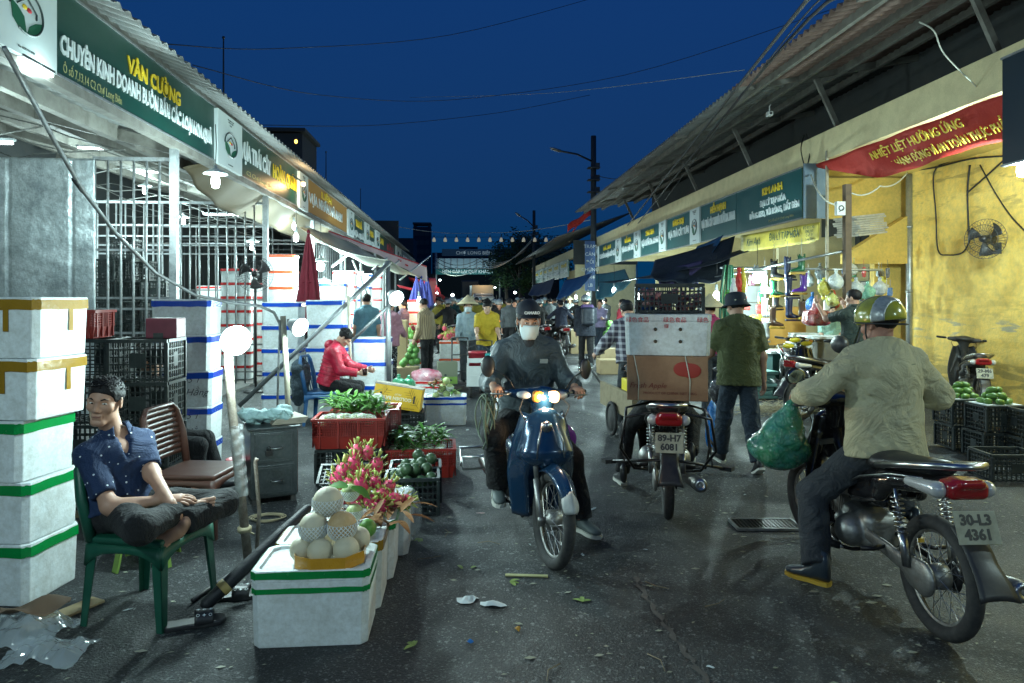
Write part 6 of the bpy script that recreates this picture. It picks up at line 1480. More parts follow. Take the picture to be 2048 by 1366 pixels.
# ------------------------------------------------------------ patterned cloth
def pattern(name, c1, c2, kind, scale, rough=.85):
    m = mat('cloth_'+name, c1, rough, bump=(5,.5), bdist=.08, dis=1.2); nt = m.node_tree; N = nt.nodes; L = nt.links; b = N['Principled BSDF']
    tc = N.new('ShaderNodeTexCoord'); mx = N.new('ShaderNodeMix'); mx.data_type = 'RGBA'; mx.inputs[6].default_value = (*c1,1); mx.inputs[7].default_value = (*c2,1)
    def stripes(axis, sc_, lo):
        s_ = N.new('ShaderNodeSeparateXYZ'); L.new(tc.outputs['Object'], s_.inputs[0]); a = N.new('ShaderNodeMath'); a.operation = 'MULTIPLY'; a.inputs[1].default_value = sc_; L.new(s_.outputs[axis], a.inputs[0])
        f = N.new('ShaderNodeMath'); f.operation = 'FRACT'; L.new(a.outputs[0], f.inputs[0]); g_ = N.new('ShaderNodeMath'); g_.operation = 'GREATER_THAN'; g_.inputs[1].default_value = lo; L.new(f.outputs[0], g_.inputs[0]); return g_
    if kind == 'dots':
        v = N.new('ShaderNodeTexVoronoi'); v.inputs['Scale'].default_value = scale; v.inputs['Randomness'].default_value = .55; L.new(tc.outputs['Object'], v.inputs['Vector'])
        g_ = N.new('ShaderNodeMath'); g_.operation = 'LESS_THAN'; g_.inputs[1].default_value = .13 if 'polka' not in name else .3; L.new(v.outputs['Distance'], g_.inputs[0]); L.new(g_.outputs[0], mx.inputs[0])
    elif kind == 'stripe': L.new(stripes(0, scale, .6).outputs[0], mx.inputs[0])
    elif kind == 'plaid':
        a, c = stripes(0, scale, .62), stripes(2, scale, .62); s_ = N.new('ShaderNodeMath'); s_.operation = 'ADD'; L.new(a.outputs[0], s_.inputs[0]); L.new(c.outputs[0], s_.inputs[1])
        h_ = N.new('ShaderNodeMath'); h_.operation = 'MULTIPLY'; h_.inputs[1].default_value = .5; L.new(s_.outputs[0], h_.inputs[0]); L.new(h_.outputs[0], mx.inputs[0])
    L.new(mx.outputs[2], b.inputs['Base Color']); return m
NAVY = pattern('navy_dots', (.006,.022,.07), (.6,.65,.7), 'dots', 26); BLKC = cloth('black', (.0045,.005,.0065)); OLIVE = cloth('olive', (.085,.10,.035)); SAGE = cloth('sage', (.50,.46,.29), .8)
GREYJ = mat('jacket_grey', (.055,.075,.085), .5, bump=(6,.7), bdist=.08, dis=1.6, var=[(7,.5,(.08,.10,.11))]); SLATE = cloth('slate', (.035,.042,.05)); DENIM = cloth('denim', (.02,.035,.055)); REDJ = mat('jacket_red', (.42,.012,.04), .45, bump=(7,.5), bdist=.04)
YELT = cloth('mustard', (.48,.34,.02)); LBLUE = cloth('light_blue', (.26,.34,.38)); POLO = cloth('teal_blue', (.10,.22,.29)); PINKJ = cloth('dusty_pink', (.36,.17,.22)); STR = pattern('stripes', (.36,.28,.17), (.18,.13,.08), 'stripe', 30); PLAID = pattern('plaid', (.05,.045,.07), (.42,.42,.46), 'plaid', 14)
DKT = cloth('dark_green', (.022,.036,.03)); REDS = cloth('brick_red', (.28,.05,.04)); PURP = cloth('plum', (.09,.06,.10)); POLKA = pattern('polka', (.01,.01,.012), (.4,.4,.4), 'dots', 30)
SHB = mat('shoe_black', (.015,.015,.017), .4); SHW = mat('sole_white', (.5,.5,.45), .6); SHG = mat('shoe_grey', (.08,.1,.1), .6); BOOT = mat('boot_dark', (.025,.035,.045), .3, coat=.3); YSOLE = mat('sole_yellow', (.45,.28,.03), .5); STRAW = mat('straw', (.50,.43,.27), .75, var=[(30,.5,(.38,.31,.18))])
MASKM = mat('mask_blue', (.52,.62,.64), .7, bump=(20,.3))

def shiftJ(J, dv):
    dv = V(dv)
    for k in J:
        if k in ('P','W','C','N','H') or (len(k) == 2 and k[0] in 'sewhka' and k[1] in 'LR'): J[k] = J[k]+dv
    return J
def reach(J, n, w, pole, hd=None, hp=None):
    s = J['s']; e, wr = ik(J['s'+n], w, .285*s, .25*s, pole); J['e'+n] = e; J['w'+n] = wr; J['hd'+n] = V(hd) if hd else (wr-e).normalized()
    if hp: J['hp'+n] = V(hp)
def step(J, n, a, pole, toe=(0,1,0), up=None):
    s = J['s']; k, an = ik(J['h'+n], a, .42*s, .41*s, pole); J['k'+n] = k; J['a'+n] = an; J['t'+n] = V(toe)
    if up: J['fu'+n] = V(up)

# ------------------------------------------------------------ seated man with folded legs
base = GD(262, 3.5)
def q3(px, py, d): return W(px, py, d=d)-base
camR, camF = V((CS,-SN,0)), V((SN,CS,0))
J = dict(s=.97)
J['P'] = q3(246,1040,3.50); J['P'].z = .52
J['sR'] = q3(174,908,3.43); J['sL'] = q3(284,880,3.66)
mid = (J['sR']+J['sL'])/2; J['up'] = (mid-J['P']).normalized(); J['rt'] = (J['sR']-J['sL']).normalized(); J['fw'] = J['up'].cross(J['rt']).normalized()
J['N'] = mid+J['up']*.055+J['fw']*.01; J['C'] = mid-J['up']*.05; J['W'] = J['P'].lerp(J['C'],.42)-J['fw']*.02
J['H'] = q3(210,802,3.50)
f = (camR*.10-camF*.99+V((0,0,-.06))).normalized(); uz = (V((0,0,1))+camR*.10).normalized(); r_ = f.cross(uz).normalized(); u_ = r_.cross(f); J['hr'] = Matrix((r_, f, u_)).transposed(); J['gaze'] = -1.2
J['hL'] = J['P']+camF*.08+camR*.04; J['hR'] = J['P']-camF*.08+camR*.04
J['kL'] = q3(448,1006,3.62); J['kR'] = q3(282,1058,3.10); J['aR'] = q3(356,1022,3.42); J['aL'] = q3(368,1045,3.36)
J['tR'] = (camR+camF*.1+V((0,0,.18))); J['fuR'] = -camF+V((0,0,.2)); J['tL'] = (-camR*.55-camF*.6+V((0,0,-.45))); J['fuL'] = V((0,0,.5))-camF*.9+camR*.3
J['eR'] = q3(219,1012,3.30); J['wR'] = q3(330,1000,3.40); J['hdR'] = camR+camF*.15+V((0,0,.05)); J['hpR'] = V((0,0,-1))+camF*.3
J['eL'] = q3(304,948,3.52); J['wL'] = q3(342,1008,3.34); J['hdL'] = camR*.35-camF*.15+V((0,0,-1)); J['hpL'] = camF+camR*-.3
man = person('man in navy speckled polo shirt sitting cross-legged on the green chair looking aside', J, base, 0, SKIN, NAVY, BLKC, None, res=.0095, hres=.0042, noi=(9,.007), bare_feet=True, curl=(46,16), m=.011, hem=-.0, side=(1,-1), mb_=.010, vneck=True)

# plastic chairs
def plastic_chair(label, loc, rz, m, seat_z=.43, w_=.42, slats=False, back_h=.80):
    t = thing('plastic_chair', label, 'chair', loc, rz); b = MB(); b.arr(sdf([bx((0,0,seat_z-.012),(w_/2,w_/2,.016),r=.014), bx((0,0,seat_z-.035),(w_/2-.01,w_/2-.01,.03),r=.02), bx((0,0,seat_z-.05),(w_/2-.03,w_/2-.03,.033),r=.01,op='-',k=.005)], .008, .008)); part('seat', b, m, t)
    for sx in (-1,1):
        for sy in (-1,1):
            b = MB(); x0, y0 = sx*(w_/2-.025), sy*(w_/2-.025); x1, y1 = sx*(w_/2+.015), sy*(w_/2+.02)
            for (A, B_, dx, dy) in ((0,0,1,0),(0,0,0,1)):
                tw, bw_ = .065, .034; c = .006
                if dx: vs = [V((x0-sx*tw+sx*.03,y0+sy*.02,seat_z-.02)),V((x0+sx*.02,y0+sy*.02,seat_z-.02)),V((x1,y1,0)),V((x1-sx*bw_,y1,0))]; off = V((0,-sy*c,0))
                else: vs = [V((x0+sx*.02,y0-sy*tw+sy*.03,seat_z-.02)),V((x0+sx*.02,y0+sy*.02,seat_z-.02)),V((x1,y1,0)),V((x1,y1-sy*bw_,0))]; off = V((-sx*c,0,0))
                vs = vs+[v+off for v in vs]; b.add(vs, [(0,1,2,3),(7,6,5,4),(0,4,5,1),(1,5,6,2),(2,6,7,3),(3,7,4,0)])
            part('leg', b, m, t)
    for sy_, ax in ((1,0),(-1,0),(1,1),(-1,1)):   # arched aprons
        b = MB()
        def ap(u, v): x = (u*2-1)*(w_/2+.002); z = seat_z-.03-v*(.035+.07*abs(u*2-1)**3); return V((x, sy_*(w_/2-.002+.01*v), z)) if ax == 0 else V((sy_*(w_/2-.002+.01*v), x, z))
        b.grid(ap, 14, 2); part('apron', b, m, t, sol=.005)
    # backrest frame
    yb = -w_/2+.015; hh = back_h-seat_z
    b = MB(); pts = [(-w_/2+.015,yb,seat_z-.02),(-w_/2-.0,yb-.04,seat_z+hh*.5),(-w_/2+.02,yb-.075,seat_z+hh*.88),(-w_/2+.07,yb-.085,seat_z+hh),(w_/2-.07,yb-.085,seat_z+hh),(w_/2-.02,yb-.075,seat_z+hh*.88),(w_/2,yb-.04,seat_z+hh*.5),(w_/2-.015,yb,seat_z-.02)]
    b.tube(pts, [.024,.024,.02,.017,.017,.02,.024,.024], 8, up=V((0,1,0)), fl=1.2); part('back_frame', b, m, t)
    n = 9 if slats else 4
    for i in range(n):
        z0 = seat_z+hh*(.16+.8*i/n); b = MB()
        if slats: b.grid(lambda u, v: V(((u*2-1)*(w_/2-.01), yb-.02-.06*(z0-seat_z)/hh-.015*(1-(u*2-1)**2), z0+v*hh*.075)), 8, 1); part('slat', b, m, t, sol=.006)
        else:
            x_ = -w_/2+.09+(w_-.18)*i/(n-1); b.tube([(x_,yb-.01,seat_z),(x_,yb-.055,seat_z+hh*.5),(x_,yb-.085,seat_z+hh)], .012, 6, fl=.6); part('slat', b, m, t)
    return t
PG = mat('green_plastic_chair', (.006,.075,.045), .42, var=[(8,.5,(.02,.11,.07))], bump=(50,.2)); PB = mat('blue_plastic_chair', (.03,.11,.26), .42); PBR = mat('brown_plastic_chair', (.085,.035,.025), .4, var=[(8,.4,(.12,.055,.04))]); PLM = mat('lime_plastic', (.16,.26,.05), .45)
cg = (G(330,1268)+G(185,1252)+G(413,1190)+(G(413,1190)+G(185,1252)-G(330,1268)))/4
plastic_chair('dark green plastic chair under the man in navy', cg, R(-104), PG, .43, .41, back_h=.80)
plastic_chair('brown slatted plastic chair behind the man in navy', GD(398,4.75), R(-98), PBR, .42, .44, True, .84)
# lime stool
t = thing('stool', 'small lime green stool under the green chair', 'stool', GD(296,4.15), R(10)); b = MB(); b.box((0,0,.25), (.26,.26,.03)); part('seat', b, PLM, t, bev=.008)
for sx in (-1,1):
    for sy in (-1,1): b = MB(); b.bar((sx*.10,sy*.10,.25),(sx*.14,sy*.14,0), .05,.012); part('leg', b, PLM, t)
    b = MB(); b.box((0,sx*.125,.12), (.22,.012,.03)); part('stretcher', b, PLM, t)
# hidden sitter behind the crates
J = pose(1.60, lean=-4, lL=(88,70), lR=(84,88), aL=(0,5,40), aR=(0,5,40), stand=False, pitch=10); shiftJ(J, (0,0,.46-J['P'].z))
person('person in black three quarter trousers sitting behind the black crates', J, GD(304,5.6), R(-88), SKIN, BLKC, BLKC, SHB, legs='calf', res=.013, hres=.008)
t = thing('stool', 'low stool behind the black crates under the half hidden sitter', 'stool', GD(300,5.7), 0); b = MB(); b.box((0,0,.40), (.32,.32,.03)); part('seat', b, PB, t, bev=.008)
for sx in (-1,1):
    for sy in (-1,1): b = MB(); b.bar((sx*.13,sy*.13,.39),(sx*.16,sy*.16,0), .04,.02); part('leg', b, PB, t)
# woman in red
wb = GD(652, 8.75); plastic_chair('blue plastic chair under the woman in the red jacket', wb, R(-96), PB, .42, .42, back_h=.86)
J = pose(1.58, lean=16, lL=(84,92), lR=(80,84), aL=(52,-4,42), aR=(38,4,60), pitch=30, stand=False); shiftJ(J, (0,.02,.53-J['P'].z))
def puffs(t, J, q):
    b = MB()
    for k_ in range(9):
        c = J['P'].lerp(J['C'], .05+.13*k_); r1 = .150; b.tube([c+J['rt']*math.cos(a)*.185+J['fw']*math.sin(a)*.138 for a in [i*math.pi/12 for i in range(24)]], .0045, 5, closed=True)
    for n in 'LR':
        for k_ in range(7):
            c = J['s'+n].lerp(J['e'+n], .2+.12*k_); x, y = frame(J['e'+n]-J['s'+n]); b.tube([c+x*math.cos(i*math.pi/6)*.064+y*math.sin(i*math.pi/6)*.064 for i in range(12)], .0035, 4, closed=True)
    part('quilt_seam', b, mat('red_seam', (.22,.004,.02), .6), t)
    h_ = MB(); h_.arr(sdf([el(J['N']-J['fw']*.09-J['up']*.02, (.10,.07,.07))], .012)); part('hood', h_, REDJ, t)
person('woman in a puffy red jacket sitting on the blue chair with a drink', J, wb, R(-92), SKINP, REDJ, BLKC, SHG, sleeve='long', hair='bun', res=.011, hres=.0065, legs='calf', noi=(16,.004), curl=(45,40), extra=puffs, m=.026)
cup = wb+Matrix.Rotation(R(-92),3,'Z')@(J['wL']+J['wR']+J['hdL']*.08+J['hdR']*.08)*.5; cup = V(cup); 
b = MB(); b.lathe([(0,0),(.026,0),(.034,.08),(.031,.08),(.028,.06),(0,.06)], 14); t = single('drink_cup', b, mat('dark_tea', (.03,.01,.01), .15), 'plastic cup of dark drink held by the woman in red', 'cup', wb+Matrix.Rotation(R(-92),3,'Z')@(J['wR']+J['hdR']*.075+V((0,0,-.02))))
b = MB(); pr_ = [el((0,0,.0),(.16,.10,.26)), el((.05,.05,-.15),(.14,.09,.22)), el((-.05,0,.12),(.15,.10,.08))]; b.arr(sdf(pr_, .014, .06, (9,.02))); o = single('hanging_coat', b, cloth('steel_grey', (.05,.075,.095)), 'grey coat thrown over the back of the blue chair', 'coat', wb+V((-.30,-.02,.60)), R(90)); 

# ------------------------------------------------------------ front rider on the blue moped
f0 = G(1104,1135); rzb = math.pi+R(6); fd = V((-math.sin(rzb), math.cos(rzb), 0)); bl = f0-fd*.61
mb1 = moped('dark blue moped with a lit headlamp ridden towards the viewer', bl, rzb, BLUP, R(9), None, kind='dream')
# lit half of the headlamp
b = MB(); b.arr(sdf([bx((-.046,.376,.983),(.046,.032,.037),r=.026)], .008)); S_ = Matrix.Translation((0,.36,.82)) @ Matrix.Rotation(R(9),4,V((0,-.36,.93)).normalized()) @ Matrix.Translation((0,-.36,-.82))
b.v = [tuple(S_@V(p)) for p in b.v]; lp = part('headlight_glow', b, GLO, mb1); l_ = light(mb1, (.0,.46,.98), 7, (1,.7,.4), r=.03) if 'light' in globals() else None
b = MB(); b.tube([(.12,-.5,.42),(.42,-.5,.42),(.42,-.62,.33),(.42,-.68,.45),(.12,-.68,.45)], .009, 6); b.tube([(.42,-.5,.42),(.42,-.5,.33),(.12,-.5,.33)], .009, 6); part('side_rack', b, CHR, mb1)
b = MB()
for k_ in range(9): b.tube([V((.28+.009*k_+.02*math.sin(a*2+k_),.14,.80))+V((.02*math.cos(a+k_*2),math.cos(a)*(.05+.006*k_),math.sin(a)*(.13+.009*((k_*5)%7)))) for a in [i*math.pi/10 for i in range(20)]], .0055, 5, closed=True)
o = single('tie_cord', b, mat('olive_cord', (.10,.13,.09), .8), 'coiled grey green cords hanging on the blue moped handlebar', 'cord', bl, rzb)
b = MB(); b.arr(sdf([el((0,0,0),(.12,.12,.125)), bx((0,0,-.16),(.2,.2,.09),op='-',k=.01)], .009)); o = single('purple_helmet', b, mat('purple_gloss', (.22,.04,.28), .2, coat=1.), 'shiny purple helmet hanging beside the blue moped seat', 'helmet', bl+Matrix.Rotation(rzb,3,'Z')@V((-.27,-.28,.58))); o.rotation_euler = (R(-70),0,R(20))
J = pose(1.70, lean=8, stand=False, yaw=2, pitch=4); shiftJ(J, V((0,-.22,.79))-J['P']); s = J['s']
for n, sg in (('R',1),('L',-1)):
    g = S_@V((sg*.285,.185,1.025)); reach(J, n, g, (sg*.55,-.5,-1), (S_@V((sg*.285,.3,1.0))-g), (0,-.2,-1))
step(J, 'R', (.235,-.0,.335), (.5,1,.2), (.05,1,-.12)); step(J, 'L', (-.33,.10,.105), (-.6,1,.3), (-.45,1,0))
def capbadge(o, J, q): text('cap_lettering', 'CAMARO', .026, LWHITE, o, basis(q((0,.097,.078)), J['hr']@V((-1,0,0)), J['hr']@V((0,-.35,1))), .001, bold=.0012)
def jackextra(t, J, q):
    s = J['s']
    b = MB(); c = J['C']+J['fw']*.142+J['rt']*-.095+J['up']*.0; b.box(c, (.055,.006,.03), M=Matrix((J['rt'],J['fw'],J['up'])).transposed()); part('chest_patch', b, mat('patch_grey', (.3,.32,.3), .6), t)
    b = MB(); pts = [J['N']+J['fw']*.085-J['up']*.03, J['C']+J['fw']*.140-J['up']*.02, J['W']+J['fw']*.142, J['P']+J['fw']*.15+J['up']*.03]; b.tube(pts, .0035, 5); part('zip', b, CHR, t)
    b = MB(); b.arr(sdf([cap(J['N']+J['fw']*.045+J['up']*.01, J['C']+J['fw']*.085, .052, .05)], .01)); part('undershirt', b, cloth('charcoal', (.035,.04,.045)), t)
rider = person('man in a dark cap and blue face mask riding the blue moped', J, bl, rzb, SKIN, GREYJ, BLKC, SHG, sleeve='long', hair='short', hat=cap_hat(mat('cap_navy', (.008,.011,.02), .8, bump=(60,.2)), capbadge), mask=MASKM, res=.0095, hres=.0045, noi=(8,.010), curl=(62,62), m=.026, extra=jackextra, shoe_sole=SHW, hem=.03, jacket_open=False, mb_=.018)

# ------------------------------------------------------------ delivery bike seen from behind
r0 = G(1335,1036); rz2 = -TH-R(10); fd = V((-math.sin(rz2), math.cos(rz2), 0)); bl2 = r0+fd*.61
mb2 = moped('black delivery motorbike piled with cartons seen from behind', bl2, rz2, BLKP, 0, ('89-H7','6081'), mirrors=False)
b = MB()
for sg in (-1,1):
    b.tube([(sg*.12,-.2,.78),(sg*.30,-.25,.74),(sg*.33,-.3,.45),(sg*.30,-.3,.30),(sg*.14,-.28,.30)], .011, 6); b.tube([(sg*.12,-.7,.78),(sg*.30,-.68,.74),(sg*.34,-.62,.50),(sg*.24,-.55,.34),(sg*.12,-.5,.32)], .011, 6)
    b.tube([(sg*.30,-.25,.74),(sg*.30,-.68,.74)], .010, 6); b.tube([(sg*.33,-.3,.52),(sg*.34,-.62,.52)], .010, 6); b.tube([(sg*.32,-.28,.62),(sg*.31,-.66,.40)], .007, 6)
b.tube([(-.42,-.45,.36),(-.1,-.62,.42),(.1,-.62,.42),(.42,-.45,.34)], .011, 6); part('cargo_rack', b, BLKM, mb2)
b = MB(); b.nx().box((-.43,-.44,.36), (.09,.07,.03), rz=.5); b.nx().box((.44,-.44,.34),(.09,.07,.03), rz=-.5); part('rack_pedal', b, mat('black_rubber'), mb2)
def onb(x, y, z): return bl2+Matrix.Rotation(rz2,3,'Z')@V((x,y,z))
t = thing('brown_carton', 'brown apple carton strapped on the delivery motorbike seat', 'carton', onb(.0,-.34,.845), rz2); b = MB(); b.box((0,0,.165), (.585,.42,.33)); part('box_body', b, CARD, t, bev=.006)
b = MB(); b.box((0,-.213,.1655),(.003,.003,.32)); 
for k_, (x, z) in enumerate(((.12,.235),(.17,.225))):
    b = MB(); b.ell((x,-.2115,z),(.075,.003,.055),18); part('printed_apple', b, mat('print_red', (.30,.03,.02), .6), t)
T_ = basis((-.14,-.2125,.11),(1,0,0),(0,0,1)); text('lettering', 'Fresh Apple', .055, mat('print_darkred', (.16,.03,.02), .7), t, T_, .0006, shear=.3); text('small_lettering', 'PRODUCT OF CHINA  NET 18KG', .026, mat('print_darkred'), t, T_ @ Matrix.Translation((.16,-.055,0)), .0006)
for x in (-.21,.16): b = MB(); b.tube([(x,-.213,0),(x+.005,-.216,.15),(x-.03,-.213,.332),(x-.03,.0,.336)], .004, 5); part('string', b, mat('pale_cable'), t)
fbx = foam_box('white foam box printed in red riding on the delivery motorbike', onb(.005,-.34,1.178), rz2, (.625,.42,.305), TRED, 'plain', marks=[('',0,0,.01)])
HAN = [('绿色食品',-.20),('绿色食品',.07),('绿色',.27)]
for s_, x in HAN: text('red_lettering', s_, .042, LRED, fbx, basis((x-.02,-.214,.262),(1,0,0),(0,0,1)), .0008)
text('red_lettering', '绿', .035, LRED, fbx, basis((-.01,-.2135,.215),(1,0,0),(0,0,1)), .0008)
for x in (-.09,.09):
    for z in (.105,.195): b = MB(); b.lathe([(0,0),(.013,0),(.013,.004),(0,.004)], 14, (x,-.2165,z), V((0,1,0))); part('vent_hole', b, mat('vent_dark', (.06,.045,.03), .8), fbx)
tcr = crate('black crate of reddish fruit topping the delivery load', onb(.02,-.34,1.486), rz2, (.50,.36,.225), dense=1.25)
b = MB()
for k_ in range(60): b.ell((rf.uniform(-.21,.21),rf.uniform(-.14,.14),rf.uniform(.04,.17)), (.03,.03,.026), 8)
tag(part('lychee_fill', b, mat('plum_fruit', (.26,.10,.11), .5, var=[(30,.6,(.4,.22,.22))])), 'reddish plums filling the topmost crate of the delivery load', 'fruit', kind='stuff').location = onb(.02,-.34,1.486)
J = pose(1.62, lean=6, stand=False); shiftJ(J, V((0,.08,.78))-J['P'])
for n, sg in (('R',1),('L',-1)): reach(J, n, (sg*.285,.20,1.02), (sg*.3,-.2,-1), (0,1,-.1), (0,-.2,-1))
step(J, 'R', (.22,.05,.33), (.3,1,.2)); step(J, 'L', (-.34,.16,.11), (-.5,1,.3), (-.3,1,0))
person('delivery rider mostly hidden behind the stacked cartons', J, bl2, rz2, SKIN, SLATE, BLKC, mat('boot_black', (.02,.022,.025), .35), sleeve='long', res=.014, hres=.009, shoe_sole=SHW, curl=(60,60))

# ------------------------------------------------------------ right rider
rz3 = -TH+R(1.8); c3 = GD(1024+2.0/3.84*1365, 3.84)
mb3 = moped('black scooter with silver grab rail in the right foreground seen from behind', c3, rz3, BLKP, R(9), ('30-L3','4361'), mirrors=False)
mirror(mb3, (-.17,.28,1.01), (-.22,.26,1.09), (-.315,.22,1.14), rz=.25, shape=(.068,.052), rx=R(8))
def on3(x, y, z): return c3+Matrix.Rotation(rz3,3,'Z')@V((x,y,z))
J = pose(1.68, lean=3, stand=False, yaw=24, pitch=3); shiftJ(J, V((.04,-.10,.80))-J['P'])
reach(J, 'L', (-.285,.195,1.03), (-.9,-.4,-.5), (0,1,-.15), (0,-.1,-1)); reach(J, 'R', (.285,.195,1.03), (.9,-.4,-.5), (0,1,-.15), (0,-.1,-1))
step(J, 'L', (-.34,-.10,.13), (-.5,1,.1), (-.55,.75,-.02)); step(J, 'R', (.24,-.02,.34), (.3,1,.2))
def yoke(t, J, q):
    b = MB(); p = [J['sL']+J['up']*.01-J['fw']*.07, J['C']+J['up']*.03-J['fw']*.138, J['sR']+J['up']*.01-J['fw']*.07]; 
    b.tube([p[0].lerp(p[1],.35)-J['fw']*.03, p[1], p[2].lerp(p[1],.35)-J['fw']*.03], .003, 5); part('yoke_seam', b, mat('sage_seam', (.2,.23,.15), .8), t)
person('man in a pale sage shirt and yellow helmet riding the scooter at right', J, c3, rz3, skin('ruddy', (.34,.16,.11)), SAGE, SLATE, BOOT, sleeve='long', hair='short', hat=helmet(mat('helmet_yellow', (.30,.30,.03), .22, coat=1., var=[(9,.6,(.12,.13,.03))]), mat('helmet_silver', (.35,.38,.38), .3, .3, var=[(50,.5,(.1,.1,.1))]), False), res=.0095, hres=.0055, noi=(7,.011), m=.034, hem=.06, shoe_sole=YSOLE, curl=(60,60), mb_=.03, extra=yoke)
plastic_bag('big translucent green bag hanging from the right scooter handlebar', on3(-.36,.33,.60), (.17,.15,.135), mat('green_bag_clear', (.01,.16,.07), .25, bump=(13,1.), dis=1.6, bdist=.04, var=[(5,.6,(.04,.30,.14)),(9,.35,(.10,.3,.42))], coat=.7), seed=8, res=.013, squash=.72)
b = MB(); b.arr(sdf([cap((0,0,0),(.03,-.04,.20),.12,.015,k=.05), cap((-.02,0,0),(.03,-.04,.20),.12,.012)], .012, .05, (14,.012))); o = single('bag_neck', b, mat('green_bag_clear'), 'twisted neck of the green bag at the handlebar grip', 'bag', on3(-.34,.30,.78))

# ------------------------------------------------------------ green shirt man
J = pose(1.64, lean=3, lL=(20,6), lR=(-10,12), aL=(28,16,28), aR=(-6,14,14), yaw=8, pitch=10)
person('man in an olive shirt and dark bucket hat walking away', J, G(1478,938), R(3), SKIN, OLIVE, DENIM, SHB, sleeve='short', hat=bucket_hat(mat('hat_navy', (.012,.018,.028), .8, bump=(40,.3))), res=.0105, hres=.0065, noi=(9,.011), m=.034, hem=.10, shoe_sole=SHW, curl=(28,18), mb_=.03)
bb = MB(); plastic_bag('black plastic bag carried by the man in olive', W(1437,800,d=6.9), (.09,.09,.13), mat('black_bag', (.012,.013,.016), .2, bump=(14,1.), dis=1.5, bdist=.04, coat=.4), seed=12, res=.014)
plastic_bag('bright blue plastic bag hanging left of the man in olive', W(1425,895,d=7.2), (.075,.08,.24), mat('blue_bag', (.01,.16,.5), .25, bump=(12,1.), dis=1.5, bdist=.04, coat=.4), seed=13, res=.015, squash=1.0)
# bicycle beyond
t = thing('bicycle', 'bicycle half hidden behind the man in olive', 'bicycle', GD(1440,7.95), R(-22)); wheel(t, -.5, r=.31, tyr=.022, nsp=14); wheel(t, .5, r=.31, tyr=.022, nsp=14)
b = MB(); b.tube([(0,-.5,.31),(0,-.15,.30),(0,-.25,.75),(0,-.5,.31)], .013, 6); b.tube([(0,-.15,.30),(0,.32,.68),(0,-.22,.62)], .016, 6); b.tube([(0,.32,.80),(0,.35,.62),(0,.5,.31)], .014, 6); part('frame', b, BLKM, t)
b = MB(); b.tube([(-.28,.22,.92),(-.1,.30,.93),(0,.31,.90),(.1,.30,.93),(.28,.22,.92)], .011, 6); part('handlebar', b, CHR, t); b = MB(); b.ell((0,-.26,.80),(.07,.13,.035),12); part('saddle', b, VIN, t)
# ------------------------------------------------------------ middle distance people
def P_(label, px, d, rz, h=1.6, top=None, bottom=None, hat=None, **k):
    pk = {a: k.pop(a) for a in ('lean','aL','aR','lL','lR','yaw','pitch') if a in k}
    J = pose(h, **pk); return person(label, J, GD(px, d), rz, k.pop('skin', SKIN), top, bottom, k.pop('shoes', SHB), hat=hat, res=k.pop('res', .016), hres=k.pop('hres', .009), **k)
AW, TO = 0, math.pi
P_('woman in a mustard T-shirt leaning over the white pushcart', 973, 11.75, TO+.06, 1.60, YELT, DENIM, aL=(35,6,38), aR=(38,8,42), lean=10, pitch=24, hair='bob', skin=SKINP, hres=.0065, noi=(9,.006), hem=.06)
P_('woman in pale blue under a conical hat behind the pushcart', 936, 12.7, TO, 1.56, LBLUE, SLATE, aL=(20,8,30), aR=(20,8,30), hat=cone_hat(STRAW), hair='bob', sleeve='long', hres=.008, mask=mat('mask_pale', (.4,.45,.47), .7))
P_('man in a teal blue polo shirt with his back turned by the low box stack', 733, 12.2, .25, 1.68, POLO, SLATE, noi=(9,.007), aR=(-4,10,14))
P_('person in a dusty pink jacket and polka dot trousers seen from behind', 779, 12.5, -.3, 1.56, PINKJ, POLKA, sleeve='long', hair='bun', aL=(20,8,40), aR=(20,8,40), hem=.12, m=.03, noi=(9,.009))
P_('ponytailed shopper in a dark blouse behind the lamp', 806, 15.2, 1.2, 1.56, PURP, BLKC, sleeve='mid', hair='pony')
P_('man in a tan striped shirt with a patterned headscarf at the pomelo heap', 854, 13.0, 1.0, 1.60, STR, BLKC, sleeve='long', lean=6, aL=(10,6,20), aR=(-6,6,20), pitch=8, noi=(9,.006), hem=.05)
def backpack(t, J, q):
    c = J['C']-J['fw']*.20-J['up']*.08; b = MB(); b.arr(sdf([bx(c,(.15,.09,.21),r=.07)], .016)); part('backpack', b, mat('nylon_navy', (.012,.018,.03), .5, bump=(12,.6), bdist=.03), t)
    b = MB(); b.arr(sdf([bx(c+J['up']*.22+J['fw']*.06,(.14,.07,.05),r=.04)], .016)); part('neck_scarf', b, mat('scarf_plum', (.07,.04,.13), .8), t)
P_('shopper with a navy backpack and silver helmet walking up the street', 1172, 15.5, 0, 1.66, cloth('night', (.012,.017,.03)), BLKC, sleeve='long', hat=helmet(mat('helmet_grey', (.22,.25,.26), .25, coat=1.), None, False), lL=(12,5), lR=(-10,10), aR=(35,10,60), shoes=SHG, m=.04, extra=backpack, shoe_sole=SHW, hem=.14)
P_('woman in lilac and white behind the melon table', 1200, 18.5, TO-.5, 1.56, cloth('lilac', (.25,.22,.36)), DENIM, hair='bun', sleeve='mid', res=.02, aL=(40,8,50), aR=(30,8,50))
P_('woman with a red shawl at the melon stall', 1245, 17.2, 1.0, 1.58, cloth('red_shawl', (.36,.03,.05)), SLATE, hair='bun', sleeve='long', res=.02, m=.04, skin=SKINP)
P_('man in a plaid shirt pulling a loaded handcart', 1264, 8.3, .1, 1.60, PLAID, SLATE, sleeve='long', lean=14, aL=(25,34,45), aR=(20,10,30), pitch=10, noi=(9,.008), hat=cap_hat(mat('cap_black', (.01,.01,.012), .6)), hres=.008, m=.03, lL=(18,10), lR=(-14,14))
